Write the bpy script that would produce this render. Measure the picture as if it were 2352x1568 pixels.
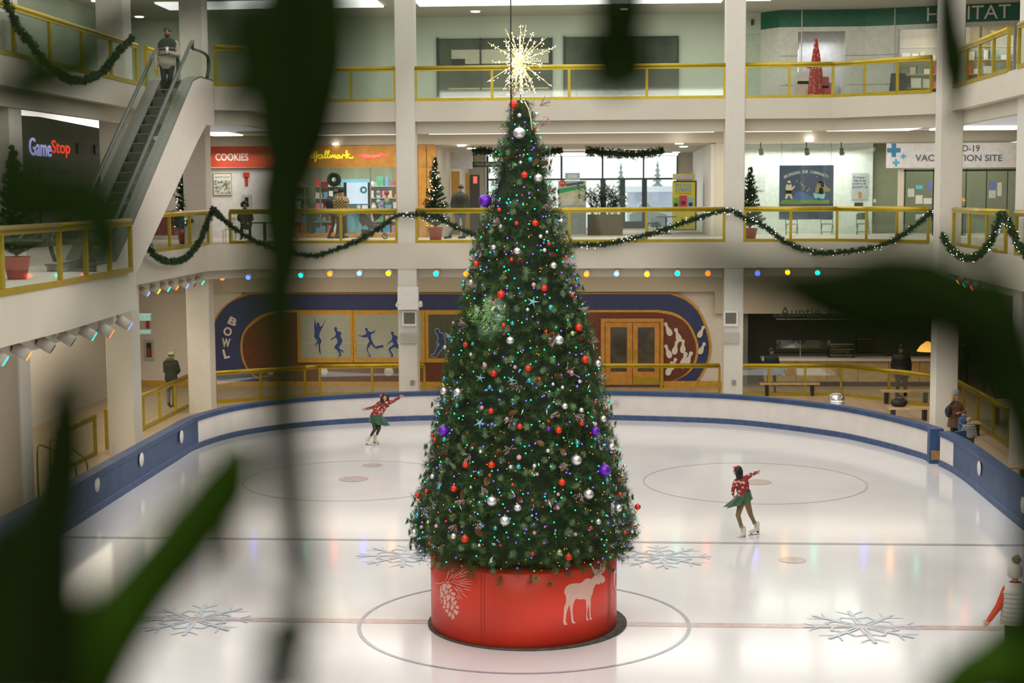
import bpy, math, random
import numpy as np
from mathutils import Vector, Matrix
for o in list(bpy.data.objects): bpy.data.objects.remove(o, do_unlink=True)
random.seed(7); rng = np.random.default_rng(11)
SC = bpy.context.scene; COL = SC.collection
# ------------------------------------------------------------------ camera
FPX, PITCH, ROLL, YAW = 3556.02, 0.0956, -0.0055, 0.0624
CP = Vector((1.5718, -28.2713, 8.0))
CF = Vector((-math.sin(YAW)*math.cos(PITCH), math.cos(YAW)*math.cos(PITCH), -math.sin(PITCH)))
_r = Vector((math.cos(YAW), math.sin(YAW), 0)); _u = _r.cross(CF)
CR = _r*math.cos(ROLL)+_u*math.sin(ROLL); CU = -_r*math.sin(ROLL)+_u*math.cos(ROLL)
cam = bpy.data.cameras.new('camera'); camo = bpy.data.objects.new('camera', cam); COL.objects.link(camo)
camo.matrix_world = Matrix.Translation(CP) @ Matrix((CR, CU, -CF)).transposed().to_4x4()
cam.sensor_width = 36; cam.lens = FPX/2352*36; cam.clip_start = .05; cam.clip_end = 400
cam.dof.use_dof = True; cam.dof.focus_distance = 28.6; cam.dof.aperture_fstop = 2.45
SC.camera = camo
def ray(x, y): return CF+CR*((x-1176)/FPX)-CU*((y-784)/FPX)
def PY(x, y, Y): d = ray(x, y); return CP+d*((Y-CP.y)/d.y)
def PX(x, y, X): d = ray(x, y); return CP+d*((X-CP.x)/d.x)
def PZ(x, y, Z): d = ray(x, y); return CP+d*((Z-CP.z)/d.z)
def PD(x, y, t): return CP+ray(x, y)*t
# ------------------------------------------------------------------ light
w = bpy.data.worlds.new('sky'); SC.world = w; w.use_nodes = True
bg = w.node_tree.nodes['Background']; bg.inputs[0].default_value = (1, .985, .96, 1); bg.inputs[1].default_value = 1.6
SC.view_settings.view_transform = 'Standard'; SC.view_settings.look = 'None'; SC.view_settings.gamma = 1; SC.view_settings.exposure = -0.07
def area(name, loc, sx, sy, power, col=(1, .94, .86), rot=(0, 0, 0)):
    l = bpy.data.lights.new(name, 'AREA'); l.shape = 'RECTANGLE'; l.size = sx; l.size_y = sy; l.energy = power; l.color = col
    o = bpy.data.objects.new(name, l); COL.objects.link(o); o.location = loc; o.rotation_euler = rot; return o
area('atrium_fill_light', (0, 6, 18.5), 20, 30, 700, (1, .94, .87))  # unseen soft fill pair over the open atrium, added to stand in for skylight
area('atrium_fill_light', (0, -20, 18.5), 20, 16, 700, (1, .94, .87))
area('walkway_ceiling_light', (0, 32, 15.0), 26, 3, 250, (.95, 1, .93))
area('walkway_ceiling_light', (0, 32, 10.2), 26, 3, 430, (1, .95, .86))
area('walkway_ceiling_light', (0, 31.5, 5.1), 28, 4, 520, (1, .88, .68))
area('walkway_ceiling_light', (-16, 18, 5.1), 3, 22, 620, (1, .88, .68))
area('walkway_ceiling_light', (16.5, 20, 5.1), 3, 18, 220, (1, .85, .65))
area('walkway_ceiling_light', (-16, 20, 15.0), 3, 18, 160, (.95, 1, .93))
area('walkway_ceiling_light', (-16, 22, 10.1), 3, 14, 120, (1, .95, .86))
area('walkway_ceiling_light', (16, 22, 10.1), 3, 14, 160, (1, .95, .86))
area('near_fill_light', (0, -33, 14.2), 22, 3, 1100, (1, .93, .84), (math.radians(62), 0, 0))  # unseen fill behind the camera, added to brighten drum and upright faces
sp = bpy.data.lights.new('tree_spotlight', 'SPOT'); sp.energy = 60000; sp.spot_size = math.radians(3.0); sp.spot_blend = .6; sp.color = (1, 1, .92); sp.shadow_soft_size = .1
spo = bpy.data.objects.new('tree_spotlight', sp); COL.objects.link(spo); spo.location = (-9.0, -10.0, 14.6)
spo.rotation_euler = (Vector((-.75, -1.0, 6.0))-spo.location).to_track_quat('-Z', 'Y').to_euler()
# ------------------------------------------------------------------ materials
MATS = {}
def mat(name, col=(.5, .5, .5), rough=.6, metal=0., em=None, es=0., noise=.06, scale=6., col2=None, spec=.5, bump=0., alpha=None, sheen=0.):
    if name in MATS: return MATS[name]
    m = bpy.data.materials.new(name); m.use_nodes = True; nt = m.node_tree; b = nt.nodes['Principled BSDF']
    b.inputs['Roughness'].default_value = rough; b.inputs['Metallic'].default_value = metal
    b.inputs['Specular IOR Level'].default_value = spec
    tc = nt.nodes.new('ShaderNodeTexCoord'); n = nt.nodes.new('ShaderNodeTexNoise'); n.inputs['Scale'].default_value = scale; n.inputs['Detail'].default_value = 3
    nt.links.new(tc.outputs['Object'], n.inputs['Vector'])
    r = nt.nodes.new('ShaderNodeValToRGB'); nt.links.new(n.outputs['Fac'], r.inputs['Fac'])
    c2 = col2 if col2 else tuple(min(1, c*(1+noise)) for c in col); c1 = col if col2 else tuple(c*(1-noise) for c in col)
    r.color_ramp.elements[0].position = .35; r.color_ramp.elements[1].position = .65
    r.color_ramp.elements[0].color = (*c1, 1); r.color_ramp.elements[1].color = (*c2, 1)
    nt.links.new(r.outputs['Color'], b.inputs['Base Color'])
    if em is not None: b.inputs['Emission Color'].default_value = (*em, 1); b.inputs['Emission Strength'].default_value = es
    if bump:
        bp = nt.nodes.new('ShaderNodeBump'); bp.inputs['Strength'].default_value = bump; nt.links.new(n.outputs['Fac'], bp.inputs['Height']); nt.links.new(bp.outputs['Normal'], b.inputs['Normal'])
    if sheen: b.inputs['Sheen Weight'].default_value = sheen
    m.diffuse_color = (*col, 1); MATS[name] = m; return m
def glassmat(name, tint=(.93, .97, .95), gloss=.1, rough=.03):
    m = bpy.data.materials.new(name); m.use_nodes = True; nt = m.node_tree; nt.nodes.clear()
    o = nt.nodes.new('ShaderNodeOutputMaterial'); t = nt.nodes.new('ShaderNodeBsdfTransparent'); t.inputs[0].default_value = (*tint, 1)
    g = nt.nodes.new('ShaderNodeBsdfGlossy'); g.inputs['Roughness'].default_value = rough; g.inputs[0].default_value = (.9, .95, .92, 1)
    x = nt.nodes.new('ShaderNodeMixShader'); x.inputs[0].default_value = gloss
    nt.links.new(t.outputs[0], x.inputs[1]); nt.links.new(g.outputs[0], x.inputs[2]); nt.links.new(x.outputs[0], o.inputs[0]); MATS[name] = m; return m
def checkmat(name, c1, c2, scale, c3=None, rough=.8, kind='checker'):
    m = mat(name, c1, rough); nt = m.node_tree; b = nt.nodes['Principled BSDF']
    tc = nt.nodes['Texture Coordinate']
    if kind == 'checker':
        k = nt.nodes.new('ShaderNodeTexChecker'); k.inputs['Scale'].default_value = scale
        k.inputs['Color1'].default_value = (*c1, 1); k.inputs['Color2'].default_value = (*c2, 1); out = k.outputs['Color']
    elif kind == 'stripe':
        k = nt.nodes.new('ShaderNodeTexWave'); k.bands_direction = 'Z'; k.inputs['Scale'].default_value = scale
        r = nt.nodes.new('ShaderNodeValToRGB'); r.color_ramp.interpolation = 'CONSTANT'; r.color_ramp.elements[1].position = .5
        r.color_ramp.elements[0].color = (*c1, 1); r.color_ramp.elements[1].color = (*c2, 1); nt.links.new(k.outputs['Fac'], r.inputs['Fac']); out = r.outputs['Color']
    else:
        k = nt.nodes.new('ShaderNodeTexVoronoi'); k.inputs['Scale'].default_value = scale
        r = nt.nodes.new('ShaderNodeValToRGB'); r.color_ramp.interpolation = 'CONSTANT'; r.color_ramp.elements[1].position = .33
        r.color_ramp.elements[0].color = (*c2, 1); r.color_ramp.elements[1].color = (*c1, 1); nt.links.new(k.outputs['Distance'], r.inputs['Fac']); out = r.outputs['Color']
    nt.links.new(tc.outputs['Object'], k.inputs['Vector']); nt.links.new(out, b.inputs['Base Color']); return m
def tilemat(name, c1, c2, size, rough=.35):
    m = mat(name, c1, rough); nt = m.node_tree; b = nt.nodes['Principled BSDF']; k = nt.nodes.new('ShaderNodeTexBrick')
    k.offset = 0; k.inputs['Scale'].default_value = 1/size; k.inputs['Brick Width'].default_value = 1; k.inputs['Row Height'].default_value = 1; k.inputs['Mortar Size'].default_value = .03
    k.inputs['Color1'].default_value = (*c1, 1); k.inputs['Color2'].default_value = (*[c*.93 for c in c1], 1); k.inputs['Mortar'].default_value = (*c2, 1)
    nt.links.new(nt.nodes['Texture Coordinate'].outputs['Object'], k.inputs['Vector']); nt.links.new(k.outputs['Color'], b.inputs['Base Color']); return m
def emis(name, c, s): return mat(name, tuple(x*.6 for x in c), .4, em=c, es=s)
WALL = mat('wall_paint', (.57, .53, .43), .75, noise=.03, scale=.6)
WALLG = mat('pale_green_wall_paint', (.50, .56, .46), .75, noise=.03, scale=.6)
WHITE = mat('white_paint', (.74, .71, .66), .55, noise=.03)
CEIL = mat('ceiling_paint', (.55, .51, .43), .85, noise=.03)
GOLD = mat('brass', (.46, .34, .025), .30, .55, noise=.08, scale=3)
GLASS = glassmat('railing_glass', (.92, .95, .93), .07)
SGLASS = glassmat('shop_glass', (.93, .97, .95), .08)
BLUE = mat('blue_board_paint', (.022, .062, .16), .45, noise=.2, scale=2)
BWHITE = mat('white_board_panel', (.72, .67, .62), .4, noise=.04, scale=2)
NAVY = mat('navy_mural_paint', (.03, .045, .15), .5, noise=.1)
MAROON = mat('maroon_mural_paint', (.15, .038, .015), .5, noise=.12)
TRIM = mat('gold_wood_trim', (.62, .34, .04), .4, noise=.1)
WOOD = mat('orange_wood', (.62, .30, .05), .4, col2=(.50, .23, .035), scale=4)
LWOOD = mat('light_wood', (.60, .42, .20), .5, col2=(.50, .34, .15), scale=5)
DARK = mat('dark_frame', (.015, .02, .018), .4)
BLACK = mat('black', (.012, .012, .013), .5)
TILE = tilemat('beige_floor_tile', (.50, .38, .25), (.30, .22, .14), .62)
RUBBER = mat('rubber_matting', (.40, .33, .25), .7, noise=.1)
CARPET = mat('upper_floor_tile', (.45, .38, .30), .3, noise=.08)
SIL = mat('blue_silhouette', (.025, .06, .22), .5)
GREY = mat('grey_metal', (.32, .33, .31), .35, .6)
LGREY = mat('light_grey', (.5, .5, .48), .5)
STEEL = mat('steel', (.6, .6, .6), .25, .9)
RED = mat('red_paint', (.55, .035, .015), .5)
COVE = emis('cove_light', (1, .95, .88), 2.4)
COVEG = emis('cove_light_cool', (.95, 1, .93), 3.0)
DOWN = emis('downlight_glow', (1, .96, .88), 12)
def pick(c, **k): return mat('paint_%02d_%02d_%02d' % tuple(int(x*99) for x in c), c, **k)
# ------------------------------------------------------------------ mesh helper
def catmull(pts, n=6, closed=False):
    P = [Vector(p) for p in pts]; out = []; L = len(P)
    rngi = range(L) if closed else range(L-1)
    for i in rngi:
        a = P[(i-1) % L] if closed or i > 0 else P[0]; b = P[i]; c = P[(i+1) % L]; d = P[(i+2) % L] if closed or i+2 < L else P[-1]
        for k in range(n):
            t = k/n; out.append(.5*((2*b)+(c-a)*t+(2*a-5*b+4*c-d)*t*t+(3*b-a-3*c+d)*t**3))
    if not closed: out.append(P[-1])
    return out
class MB:
    def __init__(s): s.v = []; s.f = []; s.m = []; s.sm = []
    def add(s, v, f, mi=0, sm=False):
        b = len(s.v); s.v += [tuple(p) for p in v]; s.f += [tuple(i+b for i in q) for q in f]; s.m += [mi]*len(f); s.sm += [sm]*len(f); return s
    def box(s, x0, x1, y0, y1, z0, z1, mi=0, M=None):
        v = [Vector((x, y, z)) for z in (z0, z1) for y in (y0, y1) for x in (x0, x1)]
        if M: v = [M @ p for p in v]
        return s.add(v, [(0, 2, 3, 1), (4, 5, 7, 6), (0, 1, 5, 4), (2, 6, 7, 3), (0, 4, 6, 2), (1, 3, 7, 5)], mi)
    def bar(s, p0, p1, w, h, mi=0, up=(0, 0, 1)):      # rectangular beam, section w x h
        p0 = Vector(p0); p1 = Vector(p1); d = (p1-p0).normalized(); up = Vector(up)
        if abs(d.dot(up)) > .98: up = Vector((0, 1, 0))
        r = d.cross(up).normalized()*w/2; u = r.cross(d).normalized()*h/2
        v = [p+a*r+b*u for p in (p0, p1) for b in (-1, 1) for a in (-1, 1)]
        return s.add(v, [(0, 1, 3, 2), (4, 6, 7, 5), (0, 4, 5, 1), (2, 3, 7, 6), (0, 2, 6, 4), (1, 5, 7, 3)], mi)
    def tube(s, pts, r, seg=8, mi=0, caps=True, flat=1.):
        P = [Vector(p) for p in pts]; R = r if isinstance(r, (list, tuple)) else [r]*len(P); v = []; n = len(P); N = None
        for i, p in enumerate(P):
            d = (P[min(i+1, n-1)]-P[max(i-1, 0)]).normalized()
            if N is None:
                N = d.orthogonal().normalized() if abs(d.z) > .9 else d.cross(Vector((0, 0, 1))).normalized()
            N = (N-d*N.dot(d)).normalized(); B = d.cross(N)
            v += [p+(N*math.cos(6.28318*k/seg)+B*math.sin(6.28318*k/seg)*flat)*R[i] for k in range(seg)]
        f = [(i*seg+k, i*seg+(k+1) % seg, (i+1)*seg+(k+1) % seg, (i+1)*seg+k) for i in range(n-1) for k in range(seg)]
        b = len(s.v); s.add(v, f, mi, True)
        if caps: s.f += [tuple(b+k for k in reversed(range(seg))), tuple(b+(n-1)*seg+k for k in range(seg))]; s.m += [mi]*2; s.sm += [False]*2
        return s
    def lathe(s, prof, c=(0, 0, 0), seg=24, mi=0, M=None, wob=None, sm=True):
        c = Vector(c); v = []
        for i, (r, z) in enumerate(prof):
            for k in range(seg):
                a = 6.28318530718*k/seg; rr = r*(wob(a, i) if wob else 1); p = Vector((rr*math.cos(a), rr*math.sin(a), z)); v.append((M @ p if M else p)+c)
        n = len(prof); f = [(i*seg+k, i*seg+(k+1) % seg, (i+1)*seg+(k+1) % seg, (i+1)*seg+k) for i in range(n-1) for k in range(seg)]
        b = len(s.v); s.add(v, f, mi, sm)
        if prof[0][0] > 1e-4: s.f.append(tuple(b+k for k in reversed(range(seg)))); s.m.append(mi); s.sm.append(False)
        if prof[-1][0] > 1e-4: s.f.append(tuple(b+(n-1)*seg+k for k in range(seg))); s.m.append(mi); s.sm.append(False)
        return s
    def ball(s, c, r, seg=12, mi=0, sc=(1, 1, 1), M=None):
        h = max(4, seg//2); S = Matrix.Diagonal((*sc, 1)); T = (M @ S) if M else S
        return s.lathe([(max(1e-5, r*math.sin(math.pi*i/h)), -r*math.cos(math.pi*i/h)) for i in range(h+1)], c, seg, mi, T)
    def prism(s, pts, off, mi=0):
        P = [Vector(p) for p in pts]; off = Vector(off); n = len(P); s_ = s
        return s_.add(P+[p+off for p in P], [tuple(reversed(range(n))), tuple(range(n, 2*n))]+[(i, (i+1) % n, n+(i+1) % n, n+i) for i in range(n)], mi)
    def strip(s, path, w, n, mi=0):   # flat ribbon, path points + width along vector list
        pass
    def build(s, name, mats, parent=None, **k):
        me = bpy.data.meshes.new(name); me.from_pydata(s.v, [], s.f)
        for m in (mats if isinstance(mats, (list, tuple)) else [mats]): me.materials.append(m)
        if me.polygons:
            me.polygons.foreach_set('material_index', s.m); me.polygons.foreach_set('use_smooth', s.sm)
        me.update(); return link(name, me, parent, **k)
def link(name, me, parent=None, **k):
    o = bpy.data.objects.new(name, me); COL.objects.link(o)
    if parent: o.parent = parent; o.matrix_parent_inverse = Matrix.Translation(-parent.location) if not k.get('local') else Matrix()
    k.pop('local', None); tag(o, **k); return o
def tag(o, label=None, cat=None, group=None, kind=None):
    if label: o['label'] = label
    if cat: o['category'] = cat
    if group: o['group'] = group
    if kind: o['kind'] = kind
    return o
def thing(name, label, cat, loc=(0, 0, 0), group=None, kind=None, rz=0):
    o = bpy.data.objects.new(name, None); COL.objects.link(o); o.location = loc; o.empty_display_size = .1
    if rz: o.rotation_euler = (0, 0, rz)
    return tag(o, label, cat, group, kind)
def copy_tree(o, parent=None):
    c = o.copy(); COL.objects.link(c)
    if parent: c.parent = parent
    for ch in list(o.children): copy_tree(ch, c)
    return c
def S(mb, name, m, label=None): return mb.build(name, m, None, kind='structure', label=label)
# flat plates cut to an outline on a wall plane Y (pixels give the outline)
def plate(px, Y, th=.03, z=None): return [PY(x, y, Y) for x, y in px], (0, -th, 0)
def polyplate(mb, px, Y, th=.03, mi=0, smooth=0):
    P = [PY(x, y, Y) for x, y in px]
    if smooth: P = catmull(P, smooth, True)
    return mb.prism(P, (0, -th, 0), mi)
def rectY(mb, x0, y0, x1, y1, Y, th, mi=0):
    a = PY(x0, y1, Y); b = PY(x1, y0, Y); return mb.box(a.x, b.x, Y-th, Y, a.z, b.z, mi)
FONT = None
def text_me(s, ext=.02, bold=0., shear=0., spacing=1.):
    cu = bpy.data.curves.new('t', 'FONT'); cu.body = s; cu.extrude = ext; cu.offset = bold; cu.shear = shear; cu.align_x = 'LEFT'; cu.space_character = spacing; cu.resolution_u = 3
    o = bpy.data.objects.new('t', cu); COL.objects.link(o); dg = bpy.context.evaluated_depsgraph_get(); me = bpy.data.meshes.new_from_object(o.evaluated_get(dg))
    bpy.data.objects.remove(o, do_unlink=True); return me
def text(name, s, origin, right, up, h, width, m, parent=None, ext=.015, bold=.0, shear=0., **k):
    """letters of height h fitted to width, lying in the plane (right, up)"""
    me = text_me(s, ext, bold, shear); n = len(me.vertices); co = np.empty(n*3); me.vertices.foreach_get('co', co); co = co.reshape(-1, 3)
    mn = co.min(0); mx = co.max(0); co[:, 0] = (co[:, 0]-mn[0])/(mx[0]-mn[0])*width; co[:, 1] = (co[:, 1]-mn[1])/(mx[1]-mn[1])*h
    R = np.array(Vector(right).normalized()); U = np.array(Vector(up).normalized()); N = np.cross(R, U)
    W = np.array(Vector(origin))+co[:, :1]*R+co[:, 1:2]*U+co[:, 2:3]*N
    me.vertices.foreach_set('co', W.ravel()); me.update(); me.materials.clear(); me.materials.append(m); me.name = name
    return link(name, me, parent, **k)
def textY(name, s, x0, y0, x1, y1, Y, m, parent=None, **k):  # box in pixels on wall plane Y
    a = PY(x0, y1, Y); b = PY(x1, y1, Y); c = PY(x0, y0, Y); return text(name, s, a, (b-a), (0, 0, 1), c.z-a.z, (b-a).length, m, parent, **k)
# ================================================================== THE BUILDING
Z2, Z3, ZC = 6.2, 11.29, 15.15
YB = 35.5
# ground floor, upper slabs ------------------------------------------------
S(MB().box(-30, -11.6, -34, 60, -.3, 0).box(11.6, 30, -34, 60, -.3, 0).box(-11.6, 11.6, 26, 60, -.3, 0).box(-11.6, 11.6, -34, -24, -.3, 0), 'floor', TILE, 'beige tiled ground floor around the rink')
# rink outline (half asymmetric, measured on the ice)
RK = [(-11.4, -22), (-11.4, -10), (-11.38, 6), (-11.42, 12), (-11.45, 17), (-11.4, 19.6), (-10.6, 22.2), (-8.8, 24.2), (-6.0, 25.5), (-3, 26.05), (0, 26.15), (3, 25.85), (6.1, 25.0), (8.76, 22.75), (9.95, 20.9), (10.75, 19.0), (11.15, 17.55), (11.42, 15.1), (11.4, 9), (11.4, -10), (11.4, -22)]
RKC = [Vector((x, y, 0)) for x, y in RK]
outer = catmull(RKC, 5)
def offs(path, d):
    out = []
    for i, p in enumerate(path):
        a = path[max(i-1, 0)]; b = path[min(i+1, len(path)-1)]; t = (b-a).normalized(); out.append(p+Vector((-t.y, t.x, 0))*d)
    return out
ICE = mat('ice', (.76, .745, .74), .11, noise=.035, scale=.5, bump=.012)
ib = ICE.node_tree.nodes['Principled BSDF']; ib.inputs['Specular IOR Level'].default_value = .75
ILB = mat('blue_grey_ice_line', (.36, .36, .40), .13, noise=.1); ILR = mat('faded_red_ice_line', (.58, .44, .41), .13, noise=.1); ILS = mat('pale_blue_ice_print', (.52, .59, .65), .2, noise=.1)
IRD = mat('pink_ice_spot', (.60, .50, .46), .13, noise=.08)
ice = MB(); ice.add([(p.x, p.y, 0) for p in offs(outer, .12)]+[(-11.75, -24, 0), (11.75, -24, 0)][::-1], [tuple(range(len(outer)+2))[::-1]])
def ring(mb, c, r, wd, mi, z=.004, n=72):
    v = []
    for k in range(n):
        a = 6.28318530718*k/n; v += [(c[0]+(r-wd/2)*math.cos(a), c[1]+(r-wd/2)*math.sin(a), z), (c[0]+(r+wd/2)*math.cos(a), c[1]+(r+wd/2)*math.sin(a), z)]
    mb.add(v, [(2*k, 2*k+1, (2*k+3) % (2*n), (2*k+2) % (2*n)) for k in range(n)], mi)
def rectz(mb, x0, x1, y0, y1, mi, z=.004): mb.add([(x0, y0, z), (x1, y0, z), (x1, y1, z), (x0, y1, z)], [(0, 1, 2, 3)], mi)
rectz(ice, -11.3, 11.3, -.14, .14, 2); rectz(ice, -11.3, 11.3, 6.72, 6.90, 1); rectz(ice, -11.3, 11.3, -7.0, -6.7, 1)
ring(ice, (0, 0), 3.07, .07, 1, .006)
for sx in (-1, 1):
    ring(ice, (sx*5.6, 14.35), 3.05, .05, 4, .005); c = PZ(1738, 1107, 0) if sx > 0 else PZ(812, 1100, 0)
    ice.add([(c.x+.42*math.cos(a*.3927), c.y+.42*math.sin(a*.3927), .006) for a in range(16)], [tuple(range(16))], 4)
for px, py in ((1820, 1286), (855, 1068)):
    c = PZ(px, py, 0); ice.add([(c.x+.3*math.cos(a*.3927), c.y+.3*math.sin(a*.3927), .006) for a in range(16)], [tuple(range(16))], 4)
def flake(mb, c, R, mi=3, z=.008, rot=.07):
    cnt = [0]
    def seg(a, b, w, w2=None):
        cnt[0] += 1; z = .008+cnt[0]*.00012; a = Vector(a); b = Vector(b); d = (b-a).normalized(); n = Vector((-d.y, d.x))/2; w2 = w if w2 is None else w2
        mb.add([(c[0]+p.x, c[1]+p.y, z) for p in (a-n*w, b-n*w2, b+n*w2, a+n*w)], [(0, 1, 2, 3)], mi)
    P = lambda r, a: Vector((math.cos(a), math.sin(a)))*r*R
    for k in range(8):
        a = rot+k*math.pi/4
        seg(P(.12, a-.25), P(.46, a-.10), .05*R); seg(P(.12, a+.25), P(.46, a+.10), .05*R); seg(P(.42, a), P(1.0, a), .10*R, .07*R)
        for sd in (-1, 1): seg(P(.72, a), P(.98, a+sd*.24), .045*R, .025*R); seg(P(.48, a), P(.62, a+sd*math.pi/8), .05*R)
for px, py in ((448, 1423), (1979, 1439), (1520, 1279), (930, 1276)):
    c = PZ(px, py, 0); flake(ice, (c.x, c.y), 1.08)
S(ice, 'floor_ice', [ICE, ILB, ILR, ILS, IRD], 'glossy white ice sheet with faded lines, circles and blue snowflake prints')
# upper slabs: outline of the openings
L3E = [(-12.6, -40), (-12.6, 18.9), (-10.45, 18.9), (-9.3, 19.6), (-9.3, 27.7), (9.5, 27.7), (12.6, 25.3), (12.75, 23), (12.75, -40)]
L2E = [(-9.3, -40), (-9.35, 2), (-9.75, 8.2), (-12.75, 8.2), (-12.75, 26.3), (-11.6, 27.6), (9.7, 27.6), (12.6, 25.3), (12.75, 23), (12.75, -40)]
def slab(name, edge, zt, zb, mtop, label):
    mb = MB(); E = edge
    outerp = [(28, -40), (28, 52), (-28, 52), (-28, -40)]
    poly = list(E)+outerp; n = len(poly)
    # split into two n-gons along x=0 far side to keep faces simple
    k = max(i for i, p in enumerate(E) if p[0] < 0); L = E[:k+1]+[(0, E[k][1]), (0, 52), (-28, 52), (-28, -40)]; Rr = [(0, E[k+1][1])]+E[k+1:]+[(28, -40), (28, 52), (0, 52)]
    for q in (L, Rr): mb.prism([(x, y, zb) for x, y in q][::-1], (0, 0, zt-zb), 0)
    me = mb; o = me.build(name, [CEIL, WALL, mtop], None, kind='structure', label=label)
    for p in o.data.polygons:
        if p.normal.z > .5: p.material_index = 2
        elif abs(p.normal.z) < .5: p.material_index = 1
    return o
slab('floor_middle_storey', L2E, Z2, Z2-.30, CARPET, 'middle storey gallery floor')
slab('floor_upper_storey', L3E, Z3, Z3-.30, CARPET, 'upper storey gallery floor')
# fascias (balcony fronts)
def fascia(name, edge, zt, zb, th=.28, inset=0., label=None):
    P = [Vector((x, y, 0)) for x, y in edge]; mb = MB()
    Q = []
    for i, p in enumerate(P):
        a = (P[i]-P[i-1]).normalized() if i else (P[1]-P[0]).normalized(); b = (P[i+1]-P[i]).normalized() if i < len(P)-1 else a
        na = Vector((-a.y, a.x, 0)); nb = Vector((-b.y, b.x, 0)); m = (na+nb).normalized(); Q.append((m, 1/max(.3, m.dot(na))))
    A = [p+m*s*inset for p, (m, s) in zip(P, Q)]; B = [p+m*s*(inset+th) for p, (m, s) in zip(P, Q)]
    for i in range(len(P)-1):
        v = [Vector((p.x, p.y, z)) for z in (zb, zt) for p in (A[i], A[i+1], B[i+1], B[i])]
        mb.add(v, [(3, 2, 1, 0), (4, 5, 6, 7), (0, 1, 5, 4), (2, 3, 7, 6), (1, 2, 6, 5), (3, 0, 4, 7)])
    return S(mb, name, WALL, label)
fascia('wall_balcony_middle', L2E, Z2+.01, 5.28, .25, -.02, 'plain beige front of the middle gallery')
fascia('wall_balcony_upper', L3E, Z3+.01, 10.58, .25, -.02, 'plain beige front of the upper gallery')
fascia('trim_1', L3E, 10.6, 10.15, .2, .35, 'recessed beam below the upper gallery front')
fascia('trim_2', L2E, 5.3, 4.95, .2, .45, 'recessed beam below the middle gallery front')
# ceilings
CW = mat('upper_ceiling_paint', (.42, .40, .34), .85, noise=.03)
S(MB().box(-28, 28, 28.9, 52, ZC, ZC+.3).box(-28, -13.2, -40, 28.9, ZC, ZC+.3).box(13.2, 28, -40, 28.9, ZC, ZC+.3), 'ceiling', CW, 'grey ceiling over the upper gallery')
S(MB().box(-28, 28, 32.9, 34.5, 10.42, 10.5), 'ceiling_middle_storey', CEIL)
# light coves
cb = MB(); cb.box(-14.5, -9.5, 30.0, 31.3, ZC-.06, ZC-.01).box(-8.9, 12.5, 29.6, 31.4, ZC-.06, ZC-.01)
def light(name, mb, m, label, parts=None): t = mb.build(name, m); tag(t, label, 'ceiling light'); return t
light('cove_light', MB().box(-15.3, -7, 29.4, 31.4, ZC-.07, ZC-.01), COVEG, 'long white ceiling light above the upper gallery, left of the tree star')
light('cove_light', MB().box(-5.6, 5.8, 29.0, 31.3, ZC-.07, ZC-.01), COVEG, 'long white ceiling light above the upper gallery, behind the tree star')
light('cove_light', MB().box(6.7, 7.6, 29.0, 30.9, ZC-.07, ZC-.01), COVEG, 'short white ceiling light at top of the pillar right of the star')
for (a, b, lb) in ((-14.4, -13.2, 'short lit ceiling cove above the cookie shop sign'), (-11.5, -6.3, 'lit ceiling cove strip above the gift shop'), (-5.6, 5.75, 'lit ceiling cove strip across the bay behind the tree top'), (6.8, 9.6, 'lit ceiling cove strip above the blue community poster'), (10.2, 13.4, 'lit ceiling cove strip left of the vaccination sign'), (14.2, 17.5, 'lit ceiling cove strip over the vaccination sign')):
    light('cove_light', MB().box(a, b, 31.6, 34.2, 10.36, 10.42), COVE, lb)
light('cove_light', MB().prism([PX(20, 263, -16.5), PX(90, 268, -16.5), PX(232, 295, -16.5), PX(232, 278, -16.5), PX(20, 248, -16.5)], (.15, 0, 0)), COVE, 'slanting lit ceiling cove above the red and white game shop sign')
# bulkheads over the walkway shops
S(MB().box(-20, 20, 35.2, 35.6, 9.98, 10.42), 'wall_header_middle', WALL, 'beige header above the middle storey shopfronts')
S(MB().box(-20, 5.9, 35.2, 35.6, 3.95, 5.9).box(5.9, 20, 35.2, 35.6, 3.05, 5.9), 'wall_header_ground', WALL, 'beige header above the bowling mural')
# back walls
S(MB().box(-20, -13.7, YB, YB+.3, 0, 3.95).box(5.3, 7.0, YB, YB+.3, 0, 3.3), 'wall_back', WHITE, 'white wall either side of the bowling mural')
# left walls
S(MB().box(-18.7, -18.35, -10, YB, 0, 5.9), 'wall_left', WHITE, 'long white wall left of the rink walkway')
S(MB().box(-18.6, -18.3, -20, YB, Z2, 10.9), 'wall_left_middle', mat('dark_shopfront', (.09, .09, .075), .6), 'dark shopfront wall of the middle storey on the left')
S(MB().box(-18.6, -18.3, -20, YB, Z3, ZC), 'wall_left_upper', WALLG)
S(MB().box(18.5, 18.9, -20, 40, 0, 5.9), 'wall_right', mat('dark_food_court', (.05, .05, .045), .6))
S(MB().box(18.5, 18.9, -20, 36, Z2, ZC), 'wall_right_upper', WALL)
S(MB().box(-28, 28, -36, -35.5, 0, 19), 'wall_front', WALL)
# baseboards
S(MB().box(-18.35, -13.9, YB-.06, YB, 0, .22), 'baseboard_back', TRIM)
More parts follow.
